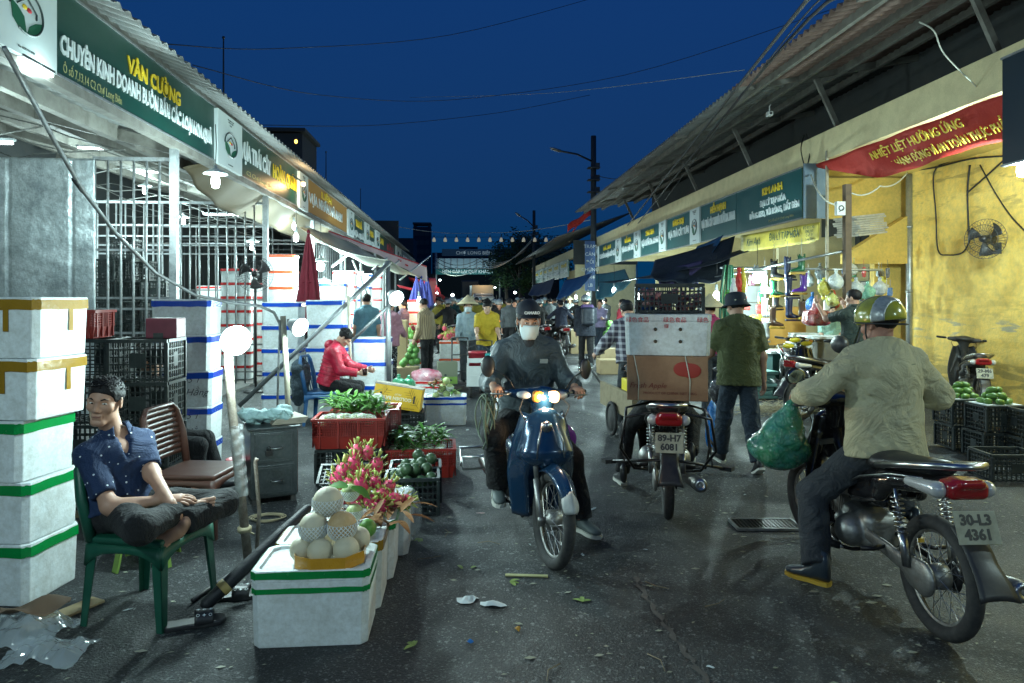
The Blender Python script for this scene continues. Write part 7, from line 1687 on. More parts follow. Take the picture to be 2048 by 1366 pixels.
P_('person in a pink jacket and conical hat behind the delivery load', 1424, 9.2, -.05, 1.56, cloth('magenta', (.34,.03,.11)), SLATE, sleeve='long', hat=cone_hat(STRAW), aL=(40,6,30), aR=(40,6,30), lean=8)
def strap(t, J, q):
    b = MB(); b.tube([J['sR']+J['up']*.07-J['fw']*.01, J['C']-J['fw']*.16, J['P']-J['fw']*.17-J['rt']*.14, J['P']-J['rt']*.2+J['up']*.02], .016, 6, fl=.4); part('bag_strap', b, BLK, t)
    b = MB(); b.arr(sdf([el(J['P']-J['rt']*.24+J['up']*.05,(.09,.14,.12))], .014)); part('shoulder_bag', b, BLK, t)
P_('man in a dark green T-shirt and brick red shorts raising a phone', 1708, 9.3, .25, 1.72, DKT, REDS, sleeve='short', legs='knee', aL=(75,12,70), aR=(70,8,75), noi=(9,.008), hres=.008, extra=strap, yaw=25, m=.022, hem=.07)
P_('stall woman in pale green behind the goods counter', 1658, 11.4, TO+.2, 1.52, cloth('mint', (.3,.5,.42)), SLATE, hair='bob', sleeve='short', skin=SKINP, pitch=18)

# ------------------------------------------------------------ pushcart
WP = mat('white_painted_board', (.55,.58,.57), .5, var=[(8,.4,(.38,.4,.38))], bump=(20,.2))
g = G(962,796); t = thing('pushcart', 'white wooden pushcart with a wire handle facing the viewer', 'cart', (g.x,g.y+.3,0)); wc = .44
b = MB(); b.box((0,-.28,.36),(wc,.02,.30)); b.box((0,.28,.36),(wc,.02,.30)); b.box((-wc/2,0,.36),(.02,.54,.30)); b.box((wc/2,0,.36),(.02,.54,.30)); b.box((0,0,.215),(wc-.02,.54,.02)); part('box_panel', b, WP, t, bev=.003)
b = MB(); b.box((0,-.293,.36),(wc+.01,.006,.012)); b.box((0,-.29,.20),(wc+.03,.02,.03)); part('trim', b, WP, t)
b = MB(); b.box((0,-.28,.60),(wc,.02,.075)); part('top_rail', b, WP, t, bev=.003)
for sx in (-1,1): b = MB(); b.box((sx*(wc/2-.01),-.28,.53),(.022,.022,.2)); b.box((sx*(wc/2-.01),.28,.53),(.022,.022,.2)); part('post', b, WP, t)
for sx in (-1,1):
    b = MB(); b.tube([V((sx*.17,-.2,.11))+V((0,math.cos(a)*.10,math.sin(a)*.10)) for a in [i*math.pi/9 for i in range(18)]], .022, 8, closed=True, up=V((1,0,0))); b.lathe([(0,-.02),(.035,-.02),(.035,.02),(0,.02)], 10, (sx*.17,-.2,.11), V((1,0,0))); part('wheel', b, RUB, t)
    b = MB(); b.tube([V((sx*.17,.2,.11))+V((0,math.cos(a)*.10,math.sin(a)*.10)) for a in [i*math.pi/9 for i in range(18)]], .022, 8, closed=True, up=V((1,0,0))); part('wheel', b, RUB, t)
b = MB(); b.tube([(-.2,.3,.5),(-.2,.3,.88),(.0,.3,.90),(.2,.3,.88),(.2,.3,.5)], .012, 6); part('handle', b, DSTEEL, t)
b = MB(); b.lathe([(0,0),(.13,0),(.15,.30),(.155,.30),(.155,.33),(0,.33)], 20); o = single('red_bucket', b, mat('red_plastic', (.4,.03,.05), .35), 'red plastic bucket in the white pushcart', 'bucket', (g.x-.05,g.y+.30,.40))
b = MB(); b.tube([V((math.cos(a)*.17, 0, math.sin(a)*.10)) for a in [i*math.pi/8 for i in range(9)]], .008, 6); single('wire_handle', b, DSTEEL, 'black wire handle arching over the red bucket', 'handle', (g.x-.05,g.y+.2,.74))
b = MB(); b.box((0,0,.13),(.14,.2,.26)); single('teal_container', b, mat('teal_plastic', (.04,.3,.3), .3), 'teal container beside the red bucket', 'container', (g.x+.14,g.y+.3,.44), bev=.01)
plastic_bag('clear plastic bag hanging on the right side of the pushcart', V((g.x+.26,g.y+.1,.38)), (.10,.10,.16), PLASC, seed=21)
# handcart beside the pushcart
g = G(925,790); t = thing('hand_truck', 'dark hand truck carrying a printed fruit carton', 'cart', (g.x-.05,g.y+.8,0)); b = MB()
for sx in (-.14,.14): b.tube([(sx,0,.1),(sx,.06,.9)], .014, 6)
for z in (.3,.6,.9): b.tube([(-.14,.05*z,z),(.14,.05*z,z)], .012, 6)
b.box((0,-.16,.10),(.36,.34,.02)); part('frame', b, DSTEEL, t)
for sx in (-1,1): b = MB(); b.lathe([(0,-.03),(.11,-.03),(.12,0),(.11,.03),(0,.03)], 18, (sx*.19,.05,.12), V((1,0,0))); part('wheel', b, RUB, t)
gx = t.location; t2 = thing('printed_carton', 'grey green printed fruit carton on the hand truck', 'carton', (gx.x-.22,gx.y-.18,.12), R(6)); b = MB(); b.box((0,0,.19),(.34,.3,.38)); part('box_body', b, mat('carton_olive', (.22,.24,.16), .7), t2, bev=.004)
b = MB(); b.box((0,-.152,.07),(.33,.003,.12)); b2 = part('printed_band', b, mat('print_lime', (.25,.42,.08), .6), t2); 
for x in (-.04,.05): b = MB(); b.prism([(x-.03,0),(x,-.02),(x+.03,0),(x,.02)], .002, Matrix.Translation((0,-.153,.16-(x > 0)*.09)) @ Matrix.Rotation(R(90),4,'X')); part('printed_mark', b, LDARK, t2)
# dark motorbike with crate near the dragon fruit
# handcart of plaid man
g = G(1226,889); t = thing('wooden_handcart', 'low wooden handcart pulled by the man in plaid', 'cart', (g.x+.2,g.y+.5,0), R(4)); b = MB()
b.box((-.05,0,.42),(.04,1.3,.28)); b.box((.55,0,.42),(.04,1.3,.28)); b.box((.25,-.63,.42),(.56,.04,.28)); b.box((.25,0,.29),(.58,1.26,.03)); part('board_side', b, mat('worn_wood', (.22,.18,.11), .85, var=[(9,.6,(.12,.095,.06))]), t)
for sx in (-.11,.61): b = MB(); b.tube([V((sx,0,.20))+V((0,math.cos(a)*.18,math.sin(a)*.18)) for a in [i*math.pi/12 for i in range(24)]], .022, 8, closed=True, up=V((1,0,0))); b.lathe([(0,-.02),(.15,-.006),(.15,.006),(0,.02)], 16, (sx,0,.20), V((1,0,0))); part('wheel', b, RUB, t)
b = MB(); b.tube([(0,.6,.42),(-.15,1.0,.75),(-.15,1.05,.85),(.1,1.05,.88)], .015, 6); part('handle', b, DSTEEL, t)
gx = t.location
b = MB(); b.box((0,0,.17),(.1,.45,.36)); single('yellow_box', b, mat('yellow_plastic', (.62,.5,.02), .4), 'bright yellow box standing in the wooden handcart', 'box', (gx.x+.05,gx.y-.35,.34), R(6), bev=.01)
b = MB(); b.box((0,0,.17),(.16,.4,.33)); single('red_printed_bag', b, mat('red_white_bag', (.35,.04,.04), .5, var=[(9,.7,(.6,.55,.5))], bump=(12,.6)), 'red and white printed bag in the wooden handcart', 'bag', (gx.x+.2,gx.y-.4,.32), R(-4), bev=.02)
# parked mopeds right
moped('dusty black moped parked against the yellow wall', GD(1938,9.9), R(-26), mat('dusty_black', (.03,.03,.03), .6, var=[(8,.6,(.08,.075,.065))]), R(-12), ('29-M6','479'), mirrors=False, kind='wave', stand=True)
t = moped('electric bike with yellow handlebar shells parked before the counter', GD(1592,10.3), R(165), BLKP, R(14), None, simple=False, mirrors=False)
for px, py, d_ in ((1590,680,9.8),(1577,692,9.75),(1613,687,9.9)):
    b = MB(); b.ell((0,0,0),(.10,.03,.035),12); o = single('handlebar_shell', b, mat('yellow_plastic'), ['yellow upper handlebar shell of the electric bike','yellow left handlebar shell of the electric bike','yellow right handlebar shell of the electric bike'][(1590,1577,1613).index(px)], 'shell', W(px,py,d=d_), .2)
moped('black moped parked beside the man in red shorts', GD(1668,9.2), R(-70), BLKP, 0, None, simple=True, mirrors=False)

# ------------------------------------------------------------ far crowd: a few figures, copied
def proto(top, bottom, **k):
    pk = {a: k.pop(a) for a in ('lean','aL','aR','lL','lR','yaw','pitch') if a in k}
    return person('far pedestrian', pose(1.62, **pk), (0,0,0), 0, SKIN, top, bottom, SHB, res=.024, hres=.014, **k)
T0 = cloth('crowd_top', (.1,.1,.1)); B0 = BLKC
prs = [proto(T0, B0, lL=(14,6), lR=(-12,12), sleeve='long', aL=(-12,8,15), aR=(15,8,15)),
       proto(T0, B0, lL=(2,2), lR=(-4,4), sleeve='long', aL=(30,8,60), aR=(25,8,50), hat=helmet(mat('helmet_grey'), None, False)),
       proto(T0, B0, lL=(-10,14), lR=(14,6), sleeve='short', aL=(10,8,20), aR=(-10,8,20), hat=cone_hat(STRAW), hair='bob'),
       proto(T0, B0, lL=(5,5), lR=(-6,8), sleeve='long', aL=(5,8,15), aR=(45,14,50), hat=cap_hat(mat('cap_black')))]
def sitter(top, hat):
    J = pose(1.62, lean=6, stand=False); shiftJ(J, V((0,-.18,.80))-J['P'])
    for n, sg in (('R',1),('L',-1)): reach(J, n, (sg*.285,.2,1.02), (sg*1,-.2,-.6), (0,1,-.1), (0,-.2,-1)); step(J, n, (sg*.23,.02,.33), (sg*.4,1,.2))
    return person('far moped rider', J, (0,0,0), 0, SKIN, top, B0, SHB, res=.024, hres=.014, sleeve='long', hat=hat)
rid = [sitter(T0, helmet(mat('helmet_grey'), None, False)), sitter(T0, None)]
CT = [('teal',(.04,.2,.2)),('red',(.32,.02,.03)),('white',(.5,.52,.5)),('navy',(.015,.025,.06)),('grey',(.16,.18,.19)),('yellow',(.4,.32,.03)),('purple',(.16,.1,.24)),('black',(.012,.012,.014)),('green',(.04,.14,.06)),('blue',(.05,.12,.26)),('beige',(.3,.26,.19)),('orange',(.45,.16,.03))]
used = set(); rc = random.Random(5); lc = {}
def place(pr_, px, d, rz, ci, what, key):
    nm, c = CT[ci%12]; sw = {T0.name: cloth('crowd_'+nm, tuple(x*.55 for x in c))}
    class D(dict):
        def __missing__(s, k): return MATS.get(k)
    g = GD(px, d); label = f'{what} in {nm} {"seen from behind" if abs(rz) < 1.6 else "facing the viewer"}'; 
    if pr_.name in used: o = dup(pr_, g, rz, label, 'people crowding the far street', swap=SW(sw))
    else:
        used.add(pr_.name); o = pr_; o.location = g; o.rotation_euler = (0,0,rz); o['label'] = label; o['group'] = 'people crowding the far street'; recolor(o, sw)
    return o
class SW(dict):
    def __init__(s, m): s.m = m
    def __bool__(s): return True
    def __contains__(s, k): return k in s.m
    def __getitem__(s, k): return s.m[k]
def recolor(o, sw):
    for k in kids(o):
        if k.type == 'MESH':
            for sl in k.material_slots:
                if sl.material and sl.material.name in sw: sl.link = 'OBJECT'; sl.material = sw[sl.material.name if False else T0.name]
        recolor(k, sw)
walk = [(1018, 18, 0.1, 4, 0),(905, 21, 2.9, 0, 1),(893, 24, 3.0, 5, 3),(880, 27, 0.3, 6, 0),(868, 30, 3, 10, 0),(930, 26, 0.2, 7, 3),(945, 30, 3.1, 2, 2),(915, 33, 0, 3, 0),(890, 36, 3, 1, 0),(960, 34, 3.2, 1, 1),(1002, 28, 0.1, 1, 3),(1046, 24, 2.9, 1, 3),(1060, 27, 0.2, 7, 0),(1035, 33, 3.3, 4, 1),(1075, 30, 0.2, 9, 0),(1090, 32, 3, 11, 1),(1052, 38, 3, 2, 0),(975, 40, 0.1, 8, 3),(990, 42, 3, 4, 0),(1110, 28, 0.2, 10, 0),(1128, 33, 2.8, 0, 2),(905, 42, 0.1, 7, 0),(925, 46, 3, 2, 1),(860, 34, 0.2, 4, 0),(1083, 42, 3, 6, 1),(1022, 46, 0.1, 3, 0),(878, 20, 2.2, 6, 3),(1100, 24, 0.3, 1, 0),(1140, 30, 2.9, 5, 2),(935, 38, 3, 11, 0),(1000, 50, 3, 7, 1),(953, 24, 2.9, 3, 3),(1210, 24, 0.2, 2, 0)]
for i, (px, d, rz, ci, pi_) in enumerate(walk): place(prs[pi_], px, d, rz, ci, 'far pedestrian '+['striding past','standing','in a conical hat','in a dark cap'][pi_], i)
# far mopeds with riders
mp = moped('far moped', (0,0,0), 0, BLKP, 0, None, simple=True, mirrors=False, lit=True); mp['group'] = 'mopeds in the far street'
mt = [(893,20,.3,0),(1030,22,math.pi,1),(1075,20,.1,0),(1125,26,math.pi,1),(912,33,.2,0),(965,36,0,0),(990,25,0,0),(1120,19.5,.1,0),(1000,19,math.pi,1),(1048,21,0,0),(1083,25,math.pi,1),(905,23,.3,0),(950,28,math.pi,1),(1030,30,math.pi,1),(1066,36,math.pi,1),(985,33,0,0),(918,29,math.pi,1),(1105,35,math.pi,1),(885,40,0,0),(1012,40,math.pi,1),(1150,27,.1,0),(875,23,.5,0)]
for i, (px, d, rz, fr) in enumerate(mt):
    g = GD(px, d); rzj = rz+rc.uniform(-.25,.25); lb = f'{["black moped in the far crowd riding away","black moped in the far crowd coming with its headlamp lit"][fr]}'
    if i == 0: o = mp; o.location = g; o.rotation_euler = (0,0,rzj); o['label'] = lb
    else: o = dup(mp, g, rzj, lb, 'mopeds in the far street')
    if i in (1,8,10,13,14,17): light(o, (0,.5,.95), 9, (1,.55,.22), r=.04)
    place(rid[i%2], px, d, rzj, [7,3,4,1,9,10,7,0][i%8], 'far moped rider', 100+i); C.objects[-1]
    C_ = None
for i, rd in enumerate(rid): pass
# truck
d = 57; g = GD(964, d); t = thing('box_truck', 'small box truck with a lit cargo box at the end of the street', 'truck', g, math.pi+.06)
TW = mat('truck_white', (.45,.46,.42), .35, coat=.5); b = MB(); b.arr(sdf([bx((0,1.3,1.2),(.86,.75,.62),r=.18), bx((0,1.1,1.75),(.78,.45,.30),r=.16)], .05, .12)); part('cab', b, TW, t)
b = MB(); b.box((0,1.86,1.62),(1.35,.06,.50), rx=R(14)); part('windscreen', b, mat('dark_glass', (.01,.015,.02), .1), t)
for sx in (-1,1):
    b = MB(); b.box((sx*.865,1.2,1.6),(.03,.6,.45)); part('side_window', b, mat('dark_glass'), t); b = MB(); b.ell((sx*.62,2.06,.95),(.14,.06,.09),12); part('headlight', b, GLO if sx < 0 else CLR, t)
    b = MB(); b.box((sx*1.02,1.75,1.7),(.06,.05,.34)); part('wing_mirror', b, BLK, t)
    for y in (1.2,-1.6): b = MB(); b.lathe([(0,-.1),(.25,-.1),(.36,-.07),(.36,.07),(.25,.1),(0,.1)], 20, (sx*.75,y,.36), V((1,0,0))); part('wheel', b, RUB, t)
b = MB(); b.box((0,2.07,.72),(1.6,.06,.2)); part('bumper', b, BLK, t); b = MB(); b.box((0,2.06,.95),(.9,.04,.16)); part('grille', b, DSTEEL, t)
b = MB(); b.box((0,-.9,1.75),(1.8,3.2,1.9)); part('cargo_box', b, mat('cargo_panel', (.5,.42,.28), .5), t, bev=.03); b = MB(); b.box((0,.0,.55),(1.0,4.2,.25)); part('chassis', b, BLKM, t)
light(t, (0,1.4,3.0), 25, (1,.7,.4), r=.2); light(t, (.62,2.3,.95), 20, (1,.8,.5), r=.1)
g = GD(940,62); b = MB(); b.box((0,0,1.6),(1.6,3,3.2)); single('dark_van', b, mat('van_dark', (.03,.035,.04), .5), 'dark tall van standing left of the box truck', 'van', g, bev=.1)
# ------------------------------------------------------------ lamp poles, cabinet, umbrellas, awning
RUSTP = mat('rusty_pipe', (.24,.20,.16), .6, .3, var=[(14,.7,(.10,.06,.04)),(40,.4,(.4,.38,.34))], bump=(40,.5))
def pole(label, pts, r, m=RUSTP, name='pole', cat='pole'):
    o0 = V(pts[0]); b = MB(); b.tube([V(p)-o0 for p in pts], r, 10); return single(name, b, m, label, cat, o0)
p1 = [G(497,1126), W(478,950,d=4.14), W(462,800,d=4.13), W(455,690,d=4.12)]; t = thing('lamp_pole', 'rusty leaning lamp pole wrapped in plastic beside the seated man', 'pole', p1[0]); b = MB(); b.tube([p-p1[0] for p in p1], .027, 10); part('pole_tube', b, RUSTP, t)
b = MB()
def wrap(u, v): f = v; p = (W(472,850,d=4.12)).lerp(W(484,990,d=4.13), f)-p1[0]; a = u*6.2832; r = .036+.003*math.sin(a*5+v*9)+.002*math.sin(v*41+a*2); return p+V((math.cos(a)*r, math.sin(a)*r, 0))
b.grid(wrap, 24, 40); part('plastic_wrap', b, PLASC, t)
b = MB(); k0 = W(489,1058,d=4.14)-p1[0]; b.ell(k0, (.045,.045,.03), 10); b.tube([k0, k0+V((.06,-.01,-.03))], .006, 5); part('tied_rag', b, mat('rag_tan', (.42,.35,.22), .8, bump=(30,.6)), t)
b = MB(); b.tube([(0,0,0),(.02,0,.30),(-.01,.02,.6),(0,.02,.62)], .012, 6); part('second_tube', b, RUSTP, t).location = (.035,.03,0)
pole('pale lamp pole rising behind the steel cabinet', [GD(580,6.42), W(574,760,d=6.4), W(566,632,d=6.38)], .026, mat('pale_pipe', (.36,.33,.26), .6, var=[(14,.5,(.22,.18,.12))]))
pole('thin grey cable tube beside the pale lamp pole', [GD(552,6.5), W(556,760,d=6.45), W(560,640,d=6.4)], .010, STEEL)
# long arching grey pipe
pts = [(8,95,3.6),(60,190,3.9),(105,275,4.2),(165,380,4.6),(230,465,5.0),(310,545,5.5),(390,590,5.9),(460,605,6.1),(520,612,6.3),(548,625,6.35),(560,648,6.38),(562,700,6.4)]
o = pole('long bent grey conduit sweeping from the near sign down to the second lamp', [W(*p[:2],d=p[2]) for p in pts], .014, STEEL, 'conduit', 'pipe'); b = MB(); b.tube([W(148,358,d=4.5)-o.location, W(166,382,d=4.62)-o.location], .017, 8); part('tape_wrap', b, BLK, o)
SQ = mat('square_tube', (.26,.28,.29), .45, .6, var=[(14,.5,(.12,.13,.13))])
pole('long diagonal steel strut from the ground up to the awning corner', [W(478,812,d=8.6), W(630,668,d=8.9), W(780,524,d=9.25)], .030, SQ, 'awning_strut'); pole('shorter diagonal steel strut below the awning corner', [W(702,684,d=9.25), W(776,613,d=9.25)], .022, SQ, 'awning_strut')
pole('dark upright awning pole between boxes and shoppers', [GD(779,9.3), W(775,522,d=9.3)], .035, SQ, 'awning_pole'); pole('white conduit pole left of the awning corner', [GD(762,9.6), W(768,526,d=9.6)], .015, WP if 'WP' in globals() else STEEL, 'awning_pole')
pole('pale plastic wrapped post between the blue taped stacks', [GD(704,9.0), W(697,590,d=9.0)], .02, mat('pale_pipe'), 'awning_pole')
for i, (a, c) in enumerate((((705,520,13),(740,600,13)),((722,512,14),(722,620,14)),((745,540,12),(775,515,12)),((800,560,14),(860,512,15)),((690,500,14),(690,600,14)),((755,555,15),(800,520,15)))):
    pole(['thin slanting steel bar under the awning, nearest the parasol','thin upright steel bar under the awning','short slanting bar by the awning corner','slanting bar behind the clamp lamp','upright bar just right of the red parasol','far slanting bar under the awning'][i], [W(*a[:2],d=a[2]), W(*c[:2],d=c[2])], .018, GALV, 'awning_bar')
A, D_, Cc, B_ = W(598,454,X=-3.5), W(664,466,X=-3.5), W(857,562,d=19.5), W(781,521,d=9.25)
def aw(u, v): p = A.lerp(D_,u).lerp(B_.lerp(Cc,u), v); p.z += -.22*math.sin(v*3.14)*(.6+.4*math.sin(u*5))+.03*math.sin(v*24+u*7)*math.sin(u*3.1)-.05*math.sin(u*3.1416)*v; return p
b = MB(); b.grid(aw, 30, 24); single('awning', b, mat('pale_tarp', (.42,.45,.36), .7, var=[(3,.5,(.3,.31,.24))], bump=(5,.5), bdist=.05), 'pale green grey tarpaulin stretched low over the left stalls', 'awning', sol=.004)
def aw4(u, v):
    a, c = W(657,463,d=17.3), W(853,534,d=18.6); top = a.lerp(c,u); low = W(657+198*u, 465+72*u+27*u**.8-6*math.sin(u*3.14), d=17.2+1.3*u); q = top.lerp(low, v); q.z += .02*math.sin(u*22+v*3)*v; q.y += .05*math.sin(u*26); return q
b = MB(); b.grid(aw4, 30, 8); o = single('awning_top_cloth', b, mat('pinkish_tarp', (.58,.46,.47), .6, var=[(4,.5,(.45,.36,.37))], bump=(5,.4), bdist=.05), 'pinkish white top cloth of the awning with red trim', 'awning', sol=.004)
b = MB(); b.tube([aw4(i/20,0)+V((0,0,.01)) for i in range(21)], .018, 5); part('red_trim', b, mat('red_trim', (.45,.03,.04), .6), o)
b = MB(); 
for u_, v_ in ((.69,.3),(.76,.5)):
    b = MB(); vs = [aw4(u_,v_)+V((.02,-.02,.01)), aw4(u_+.035,v_)+V((.02,-.02,.01)), aw4(u_+.035,v_+.18)+V((.02,-.02,.01)), aw4(u_+.01,v_+.2)+V((.02,-.02,.01))]; b.add(vs, [(0,1,2,3)]); part('red_patch', b, mat('red_trim'), o, sol=.004)
b = MB(); b.grid(lambda u, v: W(857+14*u,556+50*v,d=19.5+u*1.2)+V((.03*math.sin(v*9),0,0)), 6, 8); single('red_awning_end', b, mat('red_tarp', (.36,.02,.03), .6), 'red cloth hanging at the far end of the awning', 'awning', sol=.004)
for a, c, lb in (((868,585,22),(900,600,27),'dark red awning farther along the left stalls'),((872,566,30),(884,590,32),'small red cloth under the far left signs')):
    p, q = W(*a[:2],d=a[2]), W(*c[:2],d=c[2]); b = MB(); b.grid(lambda u, v: p.lerp(q,u)+V((-1.2+1.2*v,0,.25*(1-v)-.06*math.sin(u*9))), 8, 4); single('awning', b, mat('red_tarp'), lb, 'awning', sol=.005)
def closed_parasol(label, px, d, ytip, ybot, r, m, stand=True, n=8, group=None):
    tip = W(px,ytip,d=d); bot = W(px-6,ybot,d=d); t = thing('closed_parasol', label, 'parasol', (tip.x,tip.y,0), 0, group); Ht = tip.z-bot.z; b = MB()
    def cf(u, v): a = u*6.2832; f = v**.8; rr_ = .015+r*f*(1+.22*math.cos(a*n)+.08*math.sin(a*3+v*5)); return V((math.cos(a)*rr_, math.sin(a)*rr_, tip.z-Ht*v+.05*math.cos(a*n)*v))
    b.grid(cf, 64, 14); part('canopy', b, m, t)
    b = MB(); b.tube([(0,0,0 if stand else bot.z-.3),(0,0,tip.z+.06)], .018, 8); part('pole', b, STEEL, t); b = MB(); b.lathe([(.0,.06),(.015,.06),(.03,.02),(.03,0)], 8, (0,0,tip.z)); part('tip', b, m, t); 
    b = MB(); b.lathe([(r*.62,0),(r*.66,.03)], 16, (0,0,tip.z-Ht*.5)); part('tie_band', b, m, t, sol=.004); return t
closed_parasol('tall closed dark red parasol among the foam box stacks', 617, 11.2, 466, 665, .20, mat('parasol_red', (.20,.012,.028), .75, var=[(5,.5,(.13,.01,.02))], bump=(9,.4)))
for i, px in enumerate((833,843,854)): closed_parasol(['closed blue parasol left of the warm lamp','middle closed blue parasol','right closed blue parasol'][i], px, 17.5+i*.8, 556, 612, .16, mat('parasol_blue', (.04,.05,.30), .6, var=[(5,.5,(.12,.13,.42))]), True)
# steel cabinet
g1 = G(501,1013); g2 = G(595,1001); rzc = math.atan2((g2-g1).y,(g2-g1).x); wc = (g2-g1).length; mid = (g1+g2)/2; dv = V((-math.sin(rzc), math.cos(rzc),0)); cc = mid+dv*.22
CAB = mat('cabinet_steel', (.10,.115,.12), .36, .8, var=[(6,.6,(.05,.055,.055)),(40,.3,(.2,.21,.21))], bump=(30,.25)); CABS = mat('cabinet_side', (.08,.035,.03), .4, .4, var=[(6,.5,(.05,.04,.04))])
t = thing('steel_cabinet', 'small dented steel cabinet with two doors and a padlock', 'cabinet', cc, rzc); b = MB(); b.box((0,0,.315),(wc,.44,.53)); part('cabinet_body', b, CAB, t, bev=.004)
b = MB(); b.box((wc/2+.002,0,.315),(.004,.43,.50)); part('side_panel', b, CABS, t); b = MB(); b.box((0,0,.59),(wc+.05,.48,.016)); part('top', b, CAB, t, bev=.003)
for z, h_ in ((.44,.235),(.185,.235)):
    b = MB(); b.box((0,-.225,z),(wc-.05,.012,h_)); dr = part('door', b, CAB, t, bev=.003); b = MB()
    for (x, zz, w2, h2) in ((0,z+h_/2-.022,wc-.09,.006),(0,z-h_/2+.022,wc-.09,.006),(-wc/2+.045,z,.006,h_-.04),(wc/2-.045,z,.006,h_-.04)): b.box((x,-.2335,zz),(w2,.006,h2))
    part('panel_bead', b, CAB, dr); b = MB(); b.tube([(-.03,-.23,z-.005),(-.02,-.26,z-.005),(.05,-.26,z-.005),(.06,-.23,z-.005)], .006, 6); part('handle', b, CHR, dr)
b = MB(); b.box((-.045,-.262,.405),(.05,.02,.04)); b.tube([(-.058,-.262,.42),(-.058,-.262,.45),(-.045,-.262,.458),(-.032,-.262,.45),(-.032,-.262,.42)], .004, 6); part('padlock', b, BLKM, t, bev=.004)
for sx in (-1,1):
    for sy in (-1,1): b = MB(); b.box((sx*(wc/2-.03),sy*.19,.025),(.035,.035,.05)); part('foot', b, DSTEEL, t)
pr_ = []; r5 = random.Random(4)
for k_ in range(14): pr_.append(el((r5.uniform(-.15,.15),r5.uniform(-.12,.1),.03+.05*r5.random()+(.03 if k_ < 5 else 0)), (r5.uniform(.05,.09),r5.uniform(.05,.08),r5.uniform(.03,.05))))
for k_ in range(10): x, y = r5.uniform(-.18,.1), r5.uniform(-.12,.1); pr_.append(cap((x,y,.07),(x+r5.uniform(-.08,.08),y+r5.uniform(-.08,.08),.07+.04*r5.random()), .012,.009,k=.015))
b = MB(); b.arr(sdf(pr_, .008, .02, (16,.014))); single('crumpled_cloth', b, mat('aqua_cloth', (.34,.50,.50), .75, var=[(8,.4,(.25,.4,.4))], bump=(12,.8), bdist=.02, dis=1.5), 'crumpled pale aqua cloth heaped on the steel cabinet', 'cloth', cc+V((-.03,0,.60)))
b = MB()
for k_ in range(5): b.box((.08,.0,.008+.009*k_), (.26,.30,.007), rz=.05*k_)
single('cardboard_sheets', b, mat('worn_carton'), 'flattened cardboard sheets under the aqua cloth', 'cardboard', cc+V((.04,0,.598)), rzc)
b = MB(); b.lathe([(.06,0),(.09,.13),(.095,.13)], 16); single('red_basin', b, mat('red_plastic'), 'red plastic tub peeking out left of the steel cabinet', 'tub', cc+V((-.30,.12,.15)), sol=.004)
g = cc; b = MB()
for k_ in range(3): b.tube([V((.10*math.cos(a)*(1+.15*k_), .08*math.sin(a), .012+.006*k_)) for a in [i*math.pi/9 for i in range(18)]], .005, 5, closed=True)
single('coiled_wire', b, mat('tan_cord', (.28,.24,.15), .7), 'coil of tan wire lying on the ground by the cabinet', 'wire', G(535,1040))
# black rod / umbrella leaning on the nearest box
lo, hi = G(404,1228)+V((0,0,.03)), W(621,1012,d=3.85); t = thing('closed_umbrella', 'long black closed umbrella with a gold band leaning on the fruit boxes', 'umbrella', lo); dd = hi-lo
b = MB(); b.tube([(0,0,0), dd*.03, dd*.35, dd*.7, dd*.97, dd], [.016,.034,.036,.033,.026,.012], 12); part('canopy', b, mat('umbrella_black', (.010,.011,.014), .55, bump=(25,.6)), t)
b = MB(); b.tube([dd*.16, dd*.215], .039, 12); part('gold_band', b, mat('gold_band', (.42,.30,.10), .5), t); b = MB(); b.tube([dd*1.0, dd*1.05], .007, 6); part('tip', b, CHR, t)
# slippers
def slipper(label, loc, rz):
    t = thing('slipper', label, 'slipper', loc, rz); M = Matrix.Identity(4); b = MB(); pts = [(-.045,-.12),(-.038,-.135),(0,-.142),(.038,-.135),(.045,-.12),(.040,-.03),(.054,.06),(.045,.115),(.015,.138),(-.02,.138),(-.048,.11),(-.052,.05),(-.040,-.03)]
    b.prism(pts, .024); part('sole', b, BLK, t, bev=.006); b = MB()
    b.grid(lambda u, v: V(((u*2-1)*.052, -.005+.085*v, .018+.052*math.sqrt(max(1-(u*2-1)**2,0))*(1-.15*v))), 14, 6); s_ = part('strap', b, BLK, t, sol=.006)
    for k_ in range(9):
        x = -.035+.035*(k_%3); y = .01+.028*(k_//3); z = .021+.053*math.sqrt(max(1-(x/.052)**2,0))*(1-.15*(y+.005)/.085)
        nx_ = x/.052*.9; Mx = basis((x,y,z), (1,0,-nx_), (0,1,-.05)); b = MB(); b.M = Mx
        if k_%2: b.prism([(0,.009),(.0025,.0025),(.009,0),(.0025,-.0025),(0,-.009),(-.0025,-.0025),(-.009,0),(-.0025,.0025)], .0012)
        else: b.tube([(.007*math.cos(a),.007*math.sin(a),.001) for a in [i*math.pi/4 for i in range(8)]], .0012, 4, closed=True)
        part('strap_mark', b, LWHITE, s_)
    return t
slipper('black slipper with white flower marks near the green chair leg', G(392,1250), R(-72)); slipper('second black patterned slipper behind the umbrella', G(468,1196), R(-80))
